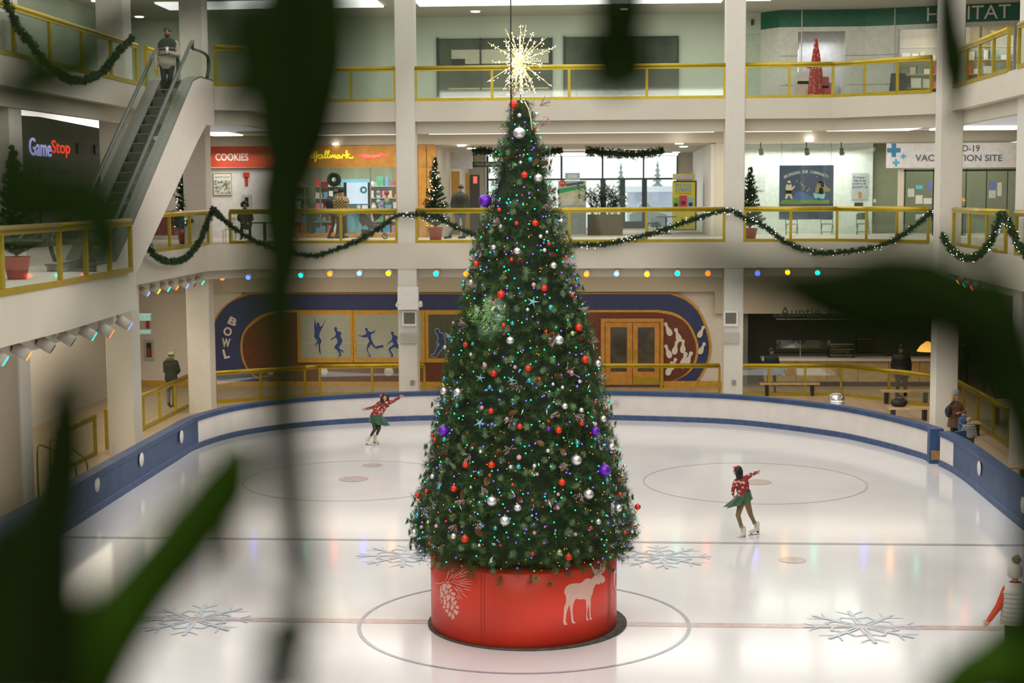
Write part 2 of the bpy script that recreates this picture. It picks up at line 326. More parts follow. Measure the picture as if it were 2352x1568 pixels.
# pillars
def pillar(x0, x1, y0, y1, label, z1=19.):
    mb = MB(); b = .03; P = [(x0+b, y0), (x1-b, y0), (x1, y0+b), (x1, y1-b), (x1-b, y1), (x0+b, y1), (x0, y1-b), (x0, y0+b)]
    mb.prism([(x, y, 0) for x, y in P][::-1], (0, 0, z1)); o = mb.build('pillar', WHITE if 0 else mat('pillar_paint', (.63, .60, .52), .6, noise=.02), None, kind='structure', label=label); return o
pillar(-6.08, -5.38, 27.62, 28.32, 'square white pillar left of the tree')
pillar(5.72, 6.42, 27.62, 28.32, 'square white pillar right of the tree')
pillar(-13.85, -13.0, 27.4, 28.2, 'square white pillar at the far left corner of the rink')
pillar(-13.85, -13.0, 18.2, 19.0, 'square white pillar beside the escalator')
pillar(-13.85, -13.0, 9.0, 9.8, 'square white pillar at the left edge')
pillar(12.35, 13.1, 23.3, 24.1, 'square white pillar at the far right corner of the rink')
pillar(13.0, 13.9, 15.4, 16.3, 'square white pillar at the right edge')
pillar(13.0, 13.9, 6.0, 6.9, 'square white pillar on the right')
# ------------------------------------------------------------------ rink boards
def boards():
    pts = [p for p in catmull(RKC, 8)]
    # gate gap near (11.15,17.5): split the path
    gi = min(range(len(pts)), key=lambda i: (pts[i]-Vector((11.2, 17.3, 0))).length)
    lf = min(range(len(pts)), key=lambda i: (pts[i]-Vector((-11.45, 19.6, 0))).length)
    rf = min(range(len(pts)), key=lambda i: (pts[i]-Vector((11.42, 16.0, 0))).length)
    def wall(path, mi_face, root, name, H=1.02, T=.2):
        def sweep(prof, nm, m, lab=None):
            mb = MB(); N = offs(path, 1); k = len(prof)
            for p, q in zip(path, N):
                n = (q-p)
                mb.v += [tuple(p+n*a+Vector((0, 0, b))) for a, b in prof]
            for i in range(len(path)-1):
                for j in range(k): mb.f.append((i*k+j, (i+1)*k+j, (i+1)*k+(j+1) % k, i*k+(j+1) % k)); mb.m.append(0); mb.sm.append(False)
            mb.f += [tuple(range(k)), tuple((len(path)-1)*k+j for j in reversed(range(k)))]; mb.m += [0, 0]; mb.sm += [False]*2
            return mb.build(nm, m, root, label=lab)
        sweep([(0, .0), (0, H-.14), (T, H-.14), (T, 0)], 'panel', mi_face)
        sweep([(-.05, H-.14), (-.05, H), (T+.08, H), (T+.08, H-.14)], 'cap_rail', BLUE, 'blue cap rail')
        sweep([(-.035, 0), (-.035, .16), (0, .18), (0, 0)], 'kick_plate', mat('blue_kick_plate', (.05, .085, .19), .5, noise=.2), 'blue kick plate')
    A = thing('rink_boards', 'blue rink boards with white discs along the left side of the ice', 'rink boards', (-11.4, 5, 0)); wall(pts[:lf+1], BLUE, A, 'a')
    B = thing('rink_boards', 'curved white rink boards with blue cap behind the tree', 'rink boards', (0, 26, 0)); wall(pts[lf:gi-1], BWHITE, B, 'b')
    Cc = thing('rink_boards', 'blue rink boards with white discs running down the right side from the gate', 'rink boards', (11.4, 8, 0)); wall(pts[gi+1:rf+1], BWHITE, Cc, 'c')
    wall(pts[rf:], BLUE, Cc, 'd')
    pe = pts[gi-2]; MB().box(pe.x-.1, pe.x+.3, pe.y-.35, pe.y+.02, .0, 1.03).build('end_post', BLUE, B)
    MB().box(pe.x-.06, pe.x+.2, pe.y-.37, pe.y-.34, .12, .4).build('worn_patch', mat('worn_wood', (.35, .18, .06), .7, noise=.4, scale=30), B)
    disc = lambda c, nx, root: MB().lathe([(1e-5, 0), (.20, 0), (.20, .008), (1e-5, .008)], c, 28, 0, Matrix.Rotation(math.pi/2*nx, 4, 'Y')).build('white_disc', WHITE, root)
    for px, py in ((417, 1003), (325, 1055), (223, 1112), (98, 1182)): disc(PX(px, py, -11.4), 1, A)
    for px, py in ((2249, 1075), (2350, 1160)): disc(PX(px, py, 11.4), -1, Cc)
    for px, py in ((1415, 924), (1535, 924)):
        c = PY(px, py, 25.9); m = MB(); m.lathe([(.1, 0), (.1, .04), (.075, .05), (1e-5, .05)], (c.x, c.y-.02, c.z), 24, 0, Matrix.Rotation(math.pi/2, 4, 'X')); m.build('board_disc', mat('grey_disc', (.5, .47, .43), .5), B)
    g = MB().bar((11.68, 17.15, .5), (12.02, 17.45, .5), .12, 1.0).build('rink_gate', BLUE); tag(g, 'open blue rink gate swung back at the gap in the right boards', 'gate')
boards()
# ------------------------------------------------------------------ railings
def railing(pts, zf, label, group=None, posts=None, h=1.26, start=True, end=True, gl=True):
    P = [Vector((x, y, zf)) for x, y in pts]; t = thing('railing', label, 'railing', P[0], group)
    up = Vector((0, 0, 1)); top = MB(); bot = MB()
    for i, p in enumerate(P):
        pass
    for a, b in zip(P, P[1:]):
        d = (b-a).normalized(); top.tube([a+up*(h-.075)-d*.01, b+up*(h-.075)+d*.01], .075, 12, flat=1.1); top.bar(a+up*(h-.15), b+up*(h-.15), .1, .05); bot.bar(a+up*.06, b+up*.06, .08, .12)
    top.build('handrail', GOLD, t); bot.build('bottom_rail', GOLD, t)
    segs = []
    for i, (a, b) in enumerate(zip(P, P[1:])):
        L = (b-a).length; n = max(1, round(L/2.6)) if posts is None else posts[i]
        segs += [(a.lerp(b, k/n), a.lerp(b, (k+1)/n)) for k in range(n)]
    pp = [s[0] for s in segs]+[segs[-1][1]]
    for i, p in enumerate(pp): MB().box(p.x-.045, p.x+.045, p.y-.045, p.y+.045, zf+.02, zf+h-.1).build('post', GOLD, t)
    if gl:
        for a, b in segs:
            d = (b-a).normalized(); MB().bar(a+d*.05+up*.62, b-d*.05+up*.62, .012, h-.27).build('glass_panel', GLASS, t)
    return t
# upper storey
railing([(-5.36, 27.75), (5.7, 27.75)], Z3, 'brass and glass railing on the upper gallery behind the lit star', posts=[4])
railing([(6.44, 27.75), (9.5, 27.75), (12.45, 25.4)], Z3, 'angled brass railing on the upper gallery in front of the green-topped shop', posts=[2, 3])
railing([(12.75, 23.2), (12.75, 16.4)], Z3, 'brass railing on the upper right gallery between the two right pillars', posts=[4])
railing([(12.75, 15.3), (12.75, 8)], Z3, 'brass railing on the upper gallery past the right edge pillar', posts=[3])
railing([(-9.3, 27.7), (-6.1, 27.75)], Z3, 'short brass railing on the upper gallery left of the tree pillar', posts=[2])
railing([(-10.4, 18.95), (-9.3, 19.65), (-9.3, 27.7)], Z3, 'brass railing on the upper landing right of the escalator head', posts=[1, 3])
railing([(-12.6, 19.1), (-12.6, 21.5)], Z3, 'short brass railing on the upper gallery behind the man on the escalator', posts=[2])
railing([(-12.6, 6.0), (-12.6, 18.1)], Z3, 'long brass railing high on the upper left gallery', posts=[5])
# middle storey
railing([(-5.36, 27.65), (5.7, 27.65)], Z2, 'brass and glass railing on the middle gallery behind the tree', posts=[4])
railing([(6.44, 27.65), (9.7, 27.65), (12.45, 25.4)], Z2, 'angled brass railing in front of the blue community poster', posts=[2, 3])
railing([(12.8, 23.1), (12.8, 16.4)], Z2, 'brass railing on the middle gallery between the two right pillars', posts=[3])
railing([(12.8, 15.3), (12.8, 9)], Z2, 'brass railing on the middle gallery past the right edge pillar', posts=[3])
railing([(-12.2, 27.62), (-6.1, 27.65)], Z2, 'brass and glass railing in front of the gift shop on the middle gallery', posts=[3])
railing([(-12.75, 19.2), (-12.75, 26.6)], Z2, 'brass railing on the middle gallery behind the foot of the escalator', posts=[3])
railing([(-9.3, -10), (-9.35, 2), (-9.6, 7.4)], Z2, 'long brass railing on the middle gallery below the game shop sign', posts=[4, 3])
# ground
railing([(-14.3, 19.4), (-14.3, 29.2), (-13.5, 30.0), (-10.4, 31.9), (-9.9, 32.4), (-5.75, 32.8)], 0, 'brass railing rising along the far left corner of the rink walkway', posts=[5, 1, 2, 1, 2])
railing([(-14.3, 15.2), (-14.3, 18.3)], 0, 'short brass railing on the ground floor left of the corner pillar', posts=[1])
railing([(-14.4, 10.2), (-14.4, 12.6)], 0, 'brass railing end beside the left edge pillar on the ground floor', posts=[1])
railing([(-3.2, 32.8), (5.95, 32.8)], 0, 'brass railing in front of the wooden double doors', posts=[4], gl=False)
railing([(6.5, 32.8), (10.7, 32.8), (13.8, 29.4)], 0, 'brass railing in front of the pretzel counter benches', posts=[3, 2])
railing([(14.1, 28.9), (14.1, 20.5)], 0, 'brass railing on the ground floor behind the woman in the grey beanie', posts=[4])
# ================================================================== GROUND FLOOR FRONTS
def smoothpx(pts, n=5): return [tuple(p)[:2] for p in catmull([(x, y, 0) for x, y in pts], n)]
Yb = YB-.02
# --- bowling alley mural
bw = thing('bowling_mural', 'navy, maroon and gold bowling alley front with curved ends, blue bowler figures and white pins', 'shop front', PY(1100, 870, YB))
out_r = [(1545, 671), (1580, 685), (1608, 715), (1626, 755), (1634, 795), (1628, 830), (1612, 862), (1598, 877)]
out_l = [(500, 876), (486, 840), (480, 800), (484, 760), (500, 722), (525, 695), (560, 675), (585, 671)]
in_r = [(1512, 711), (1550, 718), (1580, 740), (1598, 772), (1604, 800), (1598, 832), (1580, 856), (1550, 873)]
in_l = [(618, 876), (585, 862), (563, 835), (555, 800), (560, 765), (580, 738), (608, 720), (640, 711)]
def grow(pts, c, k): return [(c[0]+(x-c[0])*k, c[1]+(y-c[1])*k) for x, y in pts]
m = MB(); polyplate(m, smoothpx(out_l)+smoothpx(out_r), YB+.12, .16); m.build('gold_border', TRIM, bw, label='gold outer border')
m = MB(); polyplate(m, smoothpx([(x+5, y+(4 if y < 690 else 0)) for x, y in out_l])+smoothpx([(x-6, y+(4 if y < 690 else 0)) for x, y in out_r]), YB+.12, .18); m.build('navy_band', NAVY, bw, label='navy band')
m = MB(); polyplate(m, smoothpx(in_l)+smoothpx(in_r), YB+.12, .20); m.build('gold_border', TRIM, bw, label='gold inner border')
m = MB(); polyplate(m, smoothpx([(x+5, y+5 if y < 740 else y) for x, y in in_l])+smoothpx([(x-6, y+5 if y < 740 else y) for x, y in in_r]), YB+.12, .22); m.build('maroon_panel', MAROON, bw, label='maroon panel')
YM = YB-.10
for i, (a, b, kind) in enumerate(((690, 805, 0), (818, 969.5, 0), (984, 1105, 1), (1118, 1240, 1))):
    fr = MB(); rectY(fr, a-6, 713, b+6, 832, YM, .04); f = fr.build('window_frame', TRIM, bw)
    g = MB(); rectY(g, a+1, 722, b-1, 822, YM-.04, .015)
    g.build('window_pane', mat('frosted_pane', (.40, .44, .36), .25, noise=.05, scale=1) if not kind else mat('dark_pane', (.10, .10, .075), .2), f)
    if not kind:
        l = MB(); rectY(l, a+1, 787, b-1, 788.5, YM-.055, .006); l.build('pane_line', LGREY, f)
BOWLER = [
 ('leaping', [(723,727),(725,742),(727,750),(727,742),(733,740),(735,750),(740,747),(747,731),(746,738),(741,752),(735,763),(733,772),(739,781),(738,787),(735,790),(736,805),(738,813),(732,808),(731,790),(727,788),(727,797),(723,790),(729,783),(721,774),(722,762),(721,750),(722,735)]),
 ('crouching', [(767,753),(771,749),(775,753),(774,759),(780,761),(784,762),(785,767),(782,770),(785,776),(787,782),(784,790),(779,797),(781,801),(788,804),(788,809),(782,805),(784,817),(780,819),(775,818),(780,815),(776,806),(768,799),(768,795),(775,786),(773,777),(770,775),(760,781),(758,783),(760,777),(770,771),(771,763),(768,760)]),
 ('running', [(838,753),(842,751),(845,755),(845,759),(855,762),(861,757),(863,756),(860,764),(853,767),(852,770),(854,780),(858,788),(862,795),(880,791),(881,799),(878,797),(864,801),(857,796),(852,790),(848,797),(844,802),(848,811),(853,818),(844,819),(848,816),(841,803),(844,790),(848,783),(844,774),(835,775),(819,769),(832,770),(841,766),(841,760),(838,759)]),
 ('lunging', [(897,762),(901,760),(905,763),(904,768),(912,771),(914,777),(911,780),(913,788),(919,794),(926,805),(922,808),(912,800),(906,797),(899,801),(897,803),(903,813),(904,819),(896,819),(899,815),(892,804),(893,799),(904,790),(901,784),(888,792),(890,788),(899,780),(901,772),(899,768)]),
 ('bending', [(999,757),(1004,754),(1008,757),(1008,762),(1014,765),(1027,768),(1030,770),(1018,769),(1020,776),(1023,786),(1020,792),(1014,802),(1006,812),(1003,819),(992,819),(991,815),(998,813),(1003,800),(1010,790),(1008,786),(1004,793),(1002,790),(1007,780),(1006,770),(1002,765)])]
for nm, pts in BOWLER:
    cx = sum(p[0] for p in pts)/len(pts); cy = sum(p[1] for p in pts)/len(pts)
    w_ = MB()
    P = [PY(x, y, YM-.065) for x, y in pts]; n = len(P); Q = []
    ar = sum(P[i].x*P[(i+1) % n].z-P[(i+1) % n].x*P[i].z for i in range(n)); sg = 1 if ar > 0 else -1
    for i, p in enumerate(P):
        t = (P[(i+1) % n]-P[i-1]).normalized(); Q.append(p+Vector((t.z, 0, -t.x))*.022*sg)
    w_.prism(Q, (0, -.01, 0)); o = w_.build('figure_outline', WHITE, bw, label='white outline of the %s bowler' % nm)
    s_ = MB(); polyplate(s_, pts, YM-.075, .01); s_.build('bowler_figure', SIL, bw, label='blue %s bowler figure' % nm)
for x, y, r in ((744, 853, 9), (893, 853, 11), (622, 855, 7)):
    c = PY(x, y, YM-.02); MB().lathe([(1e-5, 0), (r/55, 0), (r/55, .02), (1e-5, .02)], c, 28, 0, Matrix.Rotation(math.pi/2, 4, 'X')).build('white_disc', WHITE, bw)
def pin(x0, y0, x1, y1, Y):     # neck top, base
    a = Vector((x0, y0)); b = Vector((x1, y1)); d = b-a; n = Vector((-d.y, d.x)).normalized(); L = d.length
    prof = [(0, .0), (.03, .09), (.12, .13), (.24, .10), (.36, .085), (.52, .15), (.68, .20), (.84, .19), (.96, .12), (1, 0)]
    pts = [a+d*t+n*w*L for t, w in prof]+[a+d*t-n*w*L for t, w in reversed(prof[1:-1])]
    q = MB(); polyplate(q, [tuple(p) for p in pts], Y, .02); q.build('bowling_pin_figure', WHITE, bw)
for k, (a, b, c, d) in enumerate(((1527, 740, 1541, 771), (1551, 753, 1562, 785), (1555, 782, 1548, 814), (1569, 779, 1568, 811), (1528, 791, 1540, 822), (1576, 808, 1566, 846), (1589, 807, 1574, 840), (1553, 822, 1540, 850), (1544, 830, 1532, 862), (1617, 748, 1604, 775), (1619, 786, 1606, 813))): pin(a, b, c, d, YM-.01-.002*k)
for chh, (cx, cy), ang, hh, ww in (('B', (534.5, 738), -27, .33, .36), ('O', (523, 761), -12, .38, .36), ('W', (519.5, 787), -4, .38, .36), ('L', (519.5, 812), 12, .40, .25)):
    c = PY(cx, cy, YM); a = math.radians(ang); r_ = Vector((math.cos(a), 0, math.sin(a))); u_ = Vector((-math.sin(a), 0, math.cos(a)))
    text('letter', chh, c-r_*ww/2-u_*hh/2, r_, u_, hh, ww, WHITE, bw, ext=.01, bold=.04)
# wooden double door
dd = thing('double_door', 'orange wooden double doors with tall glass panes and brass pulls', 'door', PY(1452, 883, YB))
m = MB()
for q in ((1380, 731, 1389, 885), (1516, 731, 1524, 885), (1389, 731, 1516, 739)): rectY(m, *q, YB-.12, .12)
m.build('door_frame', WOOD, dd)
for a, b, hx in ((1390, 1452, 1446), (1453, 1515, 1457)):
    m = MB(); YD = YB-.14; y0, y1 = 740, 883
    wa, wb = a+12, b-12
    for q in ((a, y0, wa, y1), (wb, y0, b, y1), (wa, y0, wb, 751), (wa, 853, wb, y1)): rectY(m, *q, YD, .06)
    lf = m.build('door_leaf', WOOD, dd)
    m = MB(); rectY(m, wa, 751, wb, 853, YD-.02, .015); m.build('door_pane', mat('door_pane_dark', (.07, .065, .05), .15, noise=.3, scale=2), lf)
    m = MB(); rectY(m, hx-3, 801, hx+3, 826, YD-.06, .02); m.build('door_pull', GOLD, lf)
m = MB(); rectY(m, 1453, 866, 1515, 882, YD-.06, .012); m.build('kick_plate', GOLD, dd)
MB().box(PY(1524, 880, YB).x, 6.6, YB-.14, YB-.08, 0, .25).build('baseboard_front', TRIM)['kind'] = 'structure'
MB().box(-15.4, PY(1380, 880, YB).x, YB-.14, YB-.08, 0, .2).build('baseboard_front', TRIM)['kind'] = 'structure'
S(MB().box(-15.6, 6.4, YB+.12, YB+.3, 0, 3.96), 'wall_behind_mural', WHITE)
# fire cabinet & signs on the far left white wall
fc = thing('fire_cabinet', 'recessed fire extinguisher cabinet on the white wall left of the walking man', 'fire cabinet', PY(342, 803, YB)); m = MB(); rectY(m, 331, 780, 353, 828, YB, .04); m.build('cabinet_frame', LGREY, fc)
m = MB(); rectY(m, 337, 787, 347, 820, YB-.04, .01); m.build('cabinet_door', DARK, fc); m = MB(); rectY(m, 340, 800, 345, 818, YB-.05, .05); m.build('extinguisher', RED, fc)
tag(rectY(MB(), 336, 734, 343, 754, YB, .04).build('fire_sign', RED), 'small red sign between two pale shelves on the far left wall', 'sign')
for q, l in (((311, 720, 350, 735), 'upper pale turquoise exit sign beside the left corner pillar'), ((311, 757, 350, 765), 'lower pale turquoise sign edge beside the left corner pillar')):
    t = rectY(MB(), *q, 26.6, .25).build('wall_bracket_sign', mat('pale_turquoise', (.30, .62, .62), .4)); tag(t, l, 'sign')
# small fittings on pillars
for x, l, l2, l3 in ((940, 'left', 'dark square speaker grille on the pillar left of the tree', 'grey junction box low on the pillar left of the tree'), (1678, 'right', 'dark square speaker grille on the pillar right of the tree', 'grey junction box low on the pillar right of the tree')):
    Yp = 27.6; t = thing('wall_speaker', l2, 'speaker', PY(x, 730, Yp)); m = MB(); rectY(m, x-16, 713, x+17, 748, Yp, .10); m.build('housing', WHITE, t)
    m = MB(); rectY(m, x-12, 718, x+13, 743, Yp-.10, .02); m.build('grille', mat('grey_mesh', (.12, .12, .09), .7), t)
    tag(rectY(MB(), x-20, 765, x+19, 788, Yp, .06).build('pillar_band', mat('grey_band', (.42, .39, .33), .6)), 'grey painted band box around the %s tree-side pillar' % l, 'bracket')
    tag(rectY(MB(), x+3, 873, x+12, 883, Yp, .05).build('junction_box', GREY), l3, 'junction box')
hx = thing('heater_box', 'white boxy unit with small lamps mounted on the pillar left of the tree', 'wall unit', PY(940, 685, 27.6)); m = MB(); rectY(m, 916, 658, 962, 710, 27.6, .3); m.build('housing', WHITE, hx)
for x in (915, 966):
    m = MB(); c = PY(x, 697, 27.45); m.tube([c+Vector((0, .05, .06)), c+Vector((0, -.15, -.05))], [.05, .09], 10); m.build('lamp_head', WHITE, hx)
# --- pretzel counter at right
pc = thing('pretzel_counter', 'long snack counter with light wood front and white top at the right', 'counter', (11.4, 36, 0))
MB().box(8.0, 15.2, 35.7, 36.4, .2, 1.06).build('counter_front', LWOOD, pc); MB().box(7.9, 15.3, 35.6, 36.5, 1.06, 1.17).build('countertop', WHITE, pc); MB().box(8.0, 15.2, 35.78, 36.4, 0, .2).build('plinth', mat('black_tile_plinth', (.02, .02, .025), .3), pc)
for k in range(5): MB().box(9.3+1.25*k, 9.315+1.25*k, 35.69, 35.7, .2, 1.06).build('panel_joint', DARK, pc)
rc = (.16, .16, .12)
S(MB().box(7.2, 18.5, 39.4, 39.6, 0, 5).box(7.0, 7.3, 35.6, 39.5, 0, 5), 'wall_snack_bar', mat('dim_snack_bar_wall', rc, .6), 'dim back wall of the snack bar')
sg = thing('snack_bar_sign', 'dark unlit sign board with faint letters over the snack counter', 'sign', PY(1900, 710, 35.4)); m = MB(); rectY(m, 1775, 668, 2130, 728, 35.35, .12); m.build('sign_board', mat('unlit_sign', (.03, .035, .03), .5), sg)
m = MB(); rectY(m, 1782, 731, 2050, 733, 35.2, .1); m.build('sign_lip', GREY, sg); textY('sign_lettering', "Auntie Anne's", 1792, 703, 1990, 727, 35.2, mat('dim_letters', (.10, .12, .08), .5), sg)
dc = thing('display_case', 'steel and glass heated display case on the snack counter', 'display case', (11.0, 36, 1.17)); a = PY(1905, 830, 35.9); b = PY(1962, 786, 35.9)
for z in (0, .25, .5, .72): MB().box(a.x, b.x, 35.85, 36.35, a.z+z, a.z+z+.025).build('shelf', STEEL, dc)
for x in (a.x, b.x): MB().box(x-.02, x+.02, 35.85, 36.35, a.z, a.z+.75).build('side_frame', DARK, dc)
MB().box(a.x, b.x, 35.84, 35.85, a.z, a.z+.72).build('glass_front', SGLASS, dc)
dk = thing('drinks_machine', 'dark red soda fountain at the back of the snack bar', 'drinks machine', PY(1985, 830, 39)); m = MB(); rectY(m, 1966, 768, 2003, 806, 38.9, .4); m.build('cabinet', mat('dark_red_machine', (.07, .02, .02), .4), dk)
for k in range(6): c = PY(1971+6*k, 778, 38.45); MB().box(c.x-.03, c.x+.03, c.y-.06, c.y+.02, c.z-.03, c.z+.03).build('nozzle', LGREY, dk)
tag(MB().box(8.6, 13.5, 38.7, 39.3, .0, 1.05).build('back_counter', mat('grey_cabinet', (.22, .22, .18), .5)), 'grey cabinets along the back wall of the snack bar', 'cabinet')
sng = thing('sneeze_guard', 'clear glass sneeze guard with thin posts on the snack counter', 'glass guard', (9.5, 36, 1.17))
for px in (1838, 1905): c = PY(px, 822, 35.9); MB().box(c.x-.015, c.x+.015, 35.9, 35.93, 1.17, 1.9).build('post', STEEL, sng)
MB().box(8.5, PY(1905, 800, 35.9).x, 35.9, 35.91, 1.45, 1.9).build('glass_pane', SGLASS, sng)
def bench(px0, px1, py, Y, lab, z=.5):
    a = PZ(px0, py, z); b = PZ(px1, py, z); t = thing('bench', lab, 'bench', ((a.x+b.x)/2, (a.y+b.y)/2, 0), 'wooden benches by the rink')
    d = (b-a).normalized(); n = Vector((-d.y, d.x, 0))*.2; MB().bar(a+Vector((0, 0, -.03)), b+Vector((0, 0, -.03)), .4, .06).build('seat', LWOOD, t)
    for k in (.12, .88): c = a.lerp(b, k); MB().bar((c.x, c.y, 0), (c.x, c.y, z-.06), .12, .34).build('leg', BLACK, t)
bench(1745, 1882, 879, 0, 'light wood bench with black legs in front of the snack counter'); bench(2022, 2140, 896, 0, 'light wood bench standing behind the far right corner pillar')
bench(2196, 2250, 968, 0, 'low light wood bench beside the woman in the grey beanie', .45)
bench(2290, 2360, 1070, 0, 'light wood bench end at the right edge behind the boards', .45)
bench(2040, 2135, 935, 0, 'wooden bench with bags between the boards and the corner pillar', .45)
bg_ = thing('sports_bag', 'black skate bag lying on the bench behind the right boards', 'bag', PZ(2065, 930, .45)); c = PZ(2065, 930, .5); MB().ball(c+Vector((0, 0, .08)), .3, 14, 0, (1, .6, .55)).build('bag_body', BLACK, bg_); MB().tube([c+Vector((-.2, 0, .18)), c+Vector((0, 0, .34)), c+Vector((.2, 0, .18))], .02, 6).build('handle', BLACK, bg_)
tc = thing('trash_can', 'round silver trash can with domed lid behind the right boards', 'trash can', PZ(1921, 905, .9)); c = PZ(1921, 918, .75); c.z = 0
MB().lathe([(.26, 0), (.28, .7), (.28, .72)], c, 24).build('bin_body', STEEL, tc); MB().lathe([(.29, .70), (.29, .78), (.25, .92), (.12, .99), (1e-5, 1.0)], c, 24).build('domed_lid', STEEL, tc)
for l, X, Y, h in (('tall narrow dark cabinet behind the right railing', 16.4, 31, 2.0),): tag(MB().box(X, X+1, Y, Y+.8, 0, h).build('cabinet', mat('dark_cabinet', (.04, .035, .03), .5)), l, 'cabinet')
tb = thing('cafe_table', 'grey rectangular table behind the brass railing at right', 'table', (15.2, 25.6, 0)); MB().box(14.7, 15.9, 24.4, 26.4, .70, .75).build('tabletop', LGREY, tb)
for x in (14.9, 15.7): MB().box(x-.05, x+.05, 25.2, 25.6, 0, .7).build('leg', BLACK, tb)
lm = thing('pendant_lamp', 'amber glass pendant lamp glowing over the snack counter by the corner pillar', 'lamp', PY(2127, 790, 35)); c = PY(2130, 806, 34.5)
MB().lathe([(.42, 0), (.28, .22), (.06, .40), (1e-5, .4)], c, 20).build('lamp_shade', emis('amber_glow', (1, .5, .08), 2.2), lm); MB().tube([c+Vector((0, 0, .4)), (c.x, c.y, 4.9)], .012, 6).build('cord', BLACK, lm)
# step handrails at left edge
hr = thing('step_handrail', 'thin curved brass stair handrail by the left edge', 'handrail', (-13, 12, 0))
for dy in (0, .9):
    p = [PX(88, 1092, -12.9)+Vector((0, dy, 0)), PX(86, 1040, -12.9)+Vector((0, dy, 0)), PX(100, 1024, -12.9)+Vector((0, dy, 0)), PX(150, 1052, -12.9)+Vector((0, dy, 0)), PX(173, 1075, -12.9)+Vector((0, dy, 0)), PX(174, 1100, -12.9)+Vector((0, dy, 0))]; p[0].z = 0; p[-1].z = 0
    MB().tube(catmull(p, 4), .025, 8).build('rail', GOLD, hr)
# ================================================================== MIDDLE STOREY
Ym = YB
# cookie shop
cs = thing('cookie_shop_front', 'white shop front under a red sign band reading COOKIES', 'shop front', PY(560, 540, Ym))
m = MB(); rectY(m, 415, 332, 640, 385, Ym, .25); m.build('sign_band', mat('red_sign_band', (.55, .06, .02), .45), cs)
textY('sign_lettering', 'COOKIES', 495, 352, 571, 369, Ym-.25, WHITE, cs, bold=.02)
m = MB(); m.box(-18.3, PY(640, 400, Ym).x, Ym, Ym+.2, Z2, PY(500, 385, Ym).z); m.build('shop_wall', mat('white_shop_wall', (.72, .73, .70), .5), cs)
m = MB(); rectY(m, 360, 497, 425, 540, Ym-1.2, .6); m.build('red_counter', mat('dark_red_counter', (.28, .05, .04), .4), cs)
def poster(x0, y0, x1, y1, Y, fm, pm, lab, extra=None):
    t = thing('framed_poster', lab, 'poster', PY((x0+x1)/2, y1, Y)); rectY(MB(), x0, y0, x1, y1, Y, .04).build('frame', fm, t); rectY(MB(), x0+1.5, y0+1.5, x1-1.5, y1-1.5, Y-.04, .008).build('picture', pm, t); return t
po = poster(490, 398, 532, 449, Ym-.02, GOLD, WHITE, 'gold framed poster of white cookies headed Spread Cheer left of the red wall bell')
food = mat('food_photo', (.75, .72, .70), .5, col2=(.10, .16, .05), scale=9); rectY(MB(), 493, 414, 529, 445, Ym-.07, .006).build('food_photo', food, po); textY('poster_heading', 'Spread Cheer', 494, 403, 528, 410, Ym-.07, GREY, po, ext=.003)
poster(386, 420, 401, 449, Ym-.02, GOLD, food, 'gold framed food poster half hidden by the escalator')
rectY(MB(), 424, 400, 434, 430, Ym-.02, .05)
fb = thing('fire_alarm', 'red fire alarm sign and pull on the white wall beside the cookie poster', 'fire alarm', PY(566, 420, Ym)); rectY(MB(), 560, 396, 573, 406, Ym, .1).build('bell', RED, fb); rectY(MB(), 563, 407, 570, 427, Ym, .03).build('sign_plate', RED, fb)
cb2 = thing('wall_cabinet', 'pale recessed cabinet with dark slot on the white wall above the seated person', 'cabinet', PY(567, 463, Ym)); rectY(MB(), 557, 447, 579, 480, Ym, .05).build('frame', LGREY, cb2); rectY(MB(), 563, 453, 571, 473, Ym-.05, .01).build('slot', DARK, cb2)
# gift shop
gs = thing('gift_shop_front', 'orange wood gift shop front with yellow script sign', 'shop front', PY(860, 545, Ym))
m = MB()
for q in ((641, 332, 1001, 385), (641, 385, 662, 545), (913, 385, 1001, 545), (641, 536, 920, 545)): rectY(m, *q, Ym, .3)
m.build('wood_facade', WOOD, gs)
for x in (960, 980): rectY(MB(), x, 334, x+.6, 545, Ym-.3, .004).build('panel_joint', mat('joint_brown', (.25, .13, .02), .6), gs)
rectY(MB(), 662, 385, 913, 536, Ym-.1, .01).build('shop_window', SGLASS, gs)
for x in (700, 735, 851): rectY(MB(), x, 385, x+1.2, 536, Ym-.1, .04).build('mullion', GREY, gs)
# script sign strokes
YS = emis('yellow_sign_glow', (1, .85, .03), 1.6)
H = [[(711,358),(722,355),(731,356)],[(720,347),(722,360),(723,372)],[(726,346),(727,358),(725,370)],[(712,362),(724,360),(732,358)],
 [(739,356),(733,355),(731,361),(735,364),(739,358),(740,355),(740,363),(744,361)],[(744,361),(749,350),(749,345),(746,350),(746,362),(750,361)],[(750,361),(755,350),(755,345),(752,350),(752,362),(756,361)],
 [(757,363),(759,356),(760,362),(764,355),(765,362),(769,355),(770,363),(773,361)],[(780,356),(775,356),(773,361),(776,364),(780,357),(781,363),(785,360)],[(785,364),(787,355),(790,357),(793,356)],[(795,364),(795,350),(796,345),(797,352),(796,360)],[(803,353),(797,359),(802,362),(808,363),(811,360)]]
sgn = thing('script_sign', 'glowing yellow script sign lettering on the orange wood gift shop front', 'sign', PY(760, 365, Ym-.35))
m = MB()
for st in H: m.tube([PY(x, y, Ym-.34) for x, y in smoothpx(st, 4)], .028, 6)
m.build('script_lettering', YS, sgn)
rb = thing('ribbon_sign', 'small red ribbon banner sign right of the yellow script sign', 'sign', PY(855, 360, Ym-.3)); rib = emis('red_sign_glow', (1, .10, .06), 1.4)
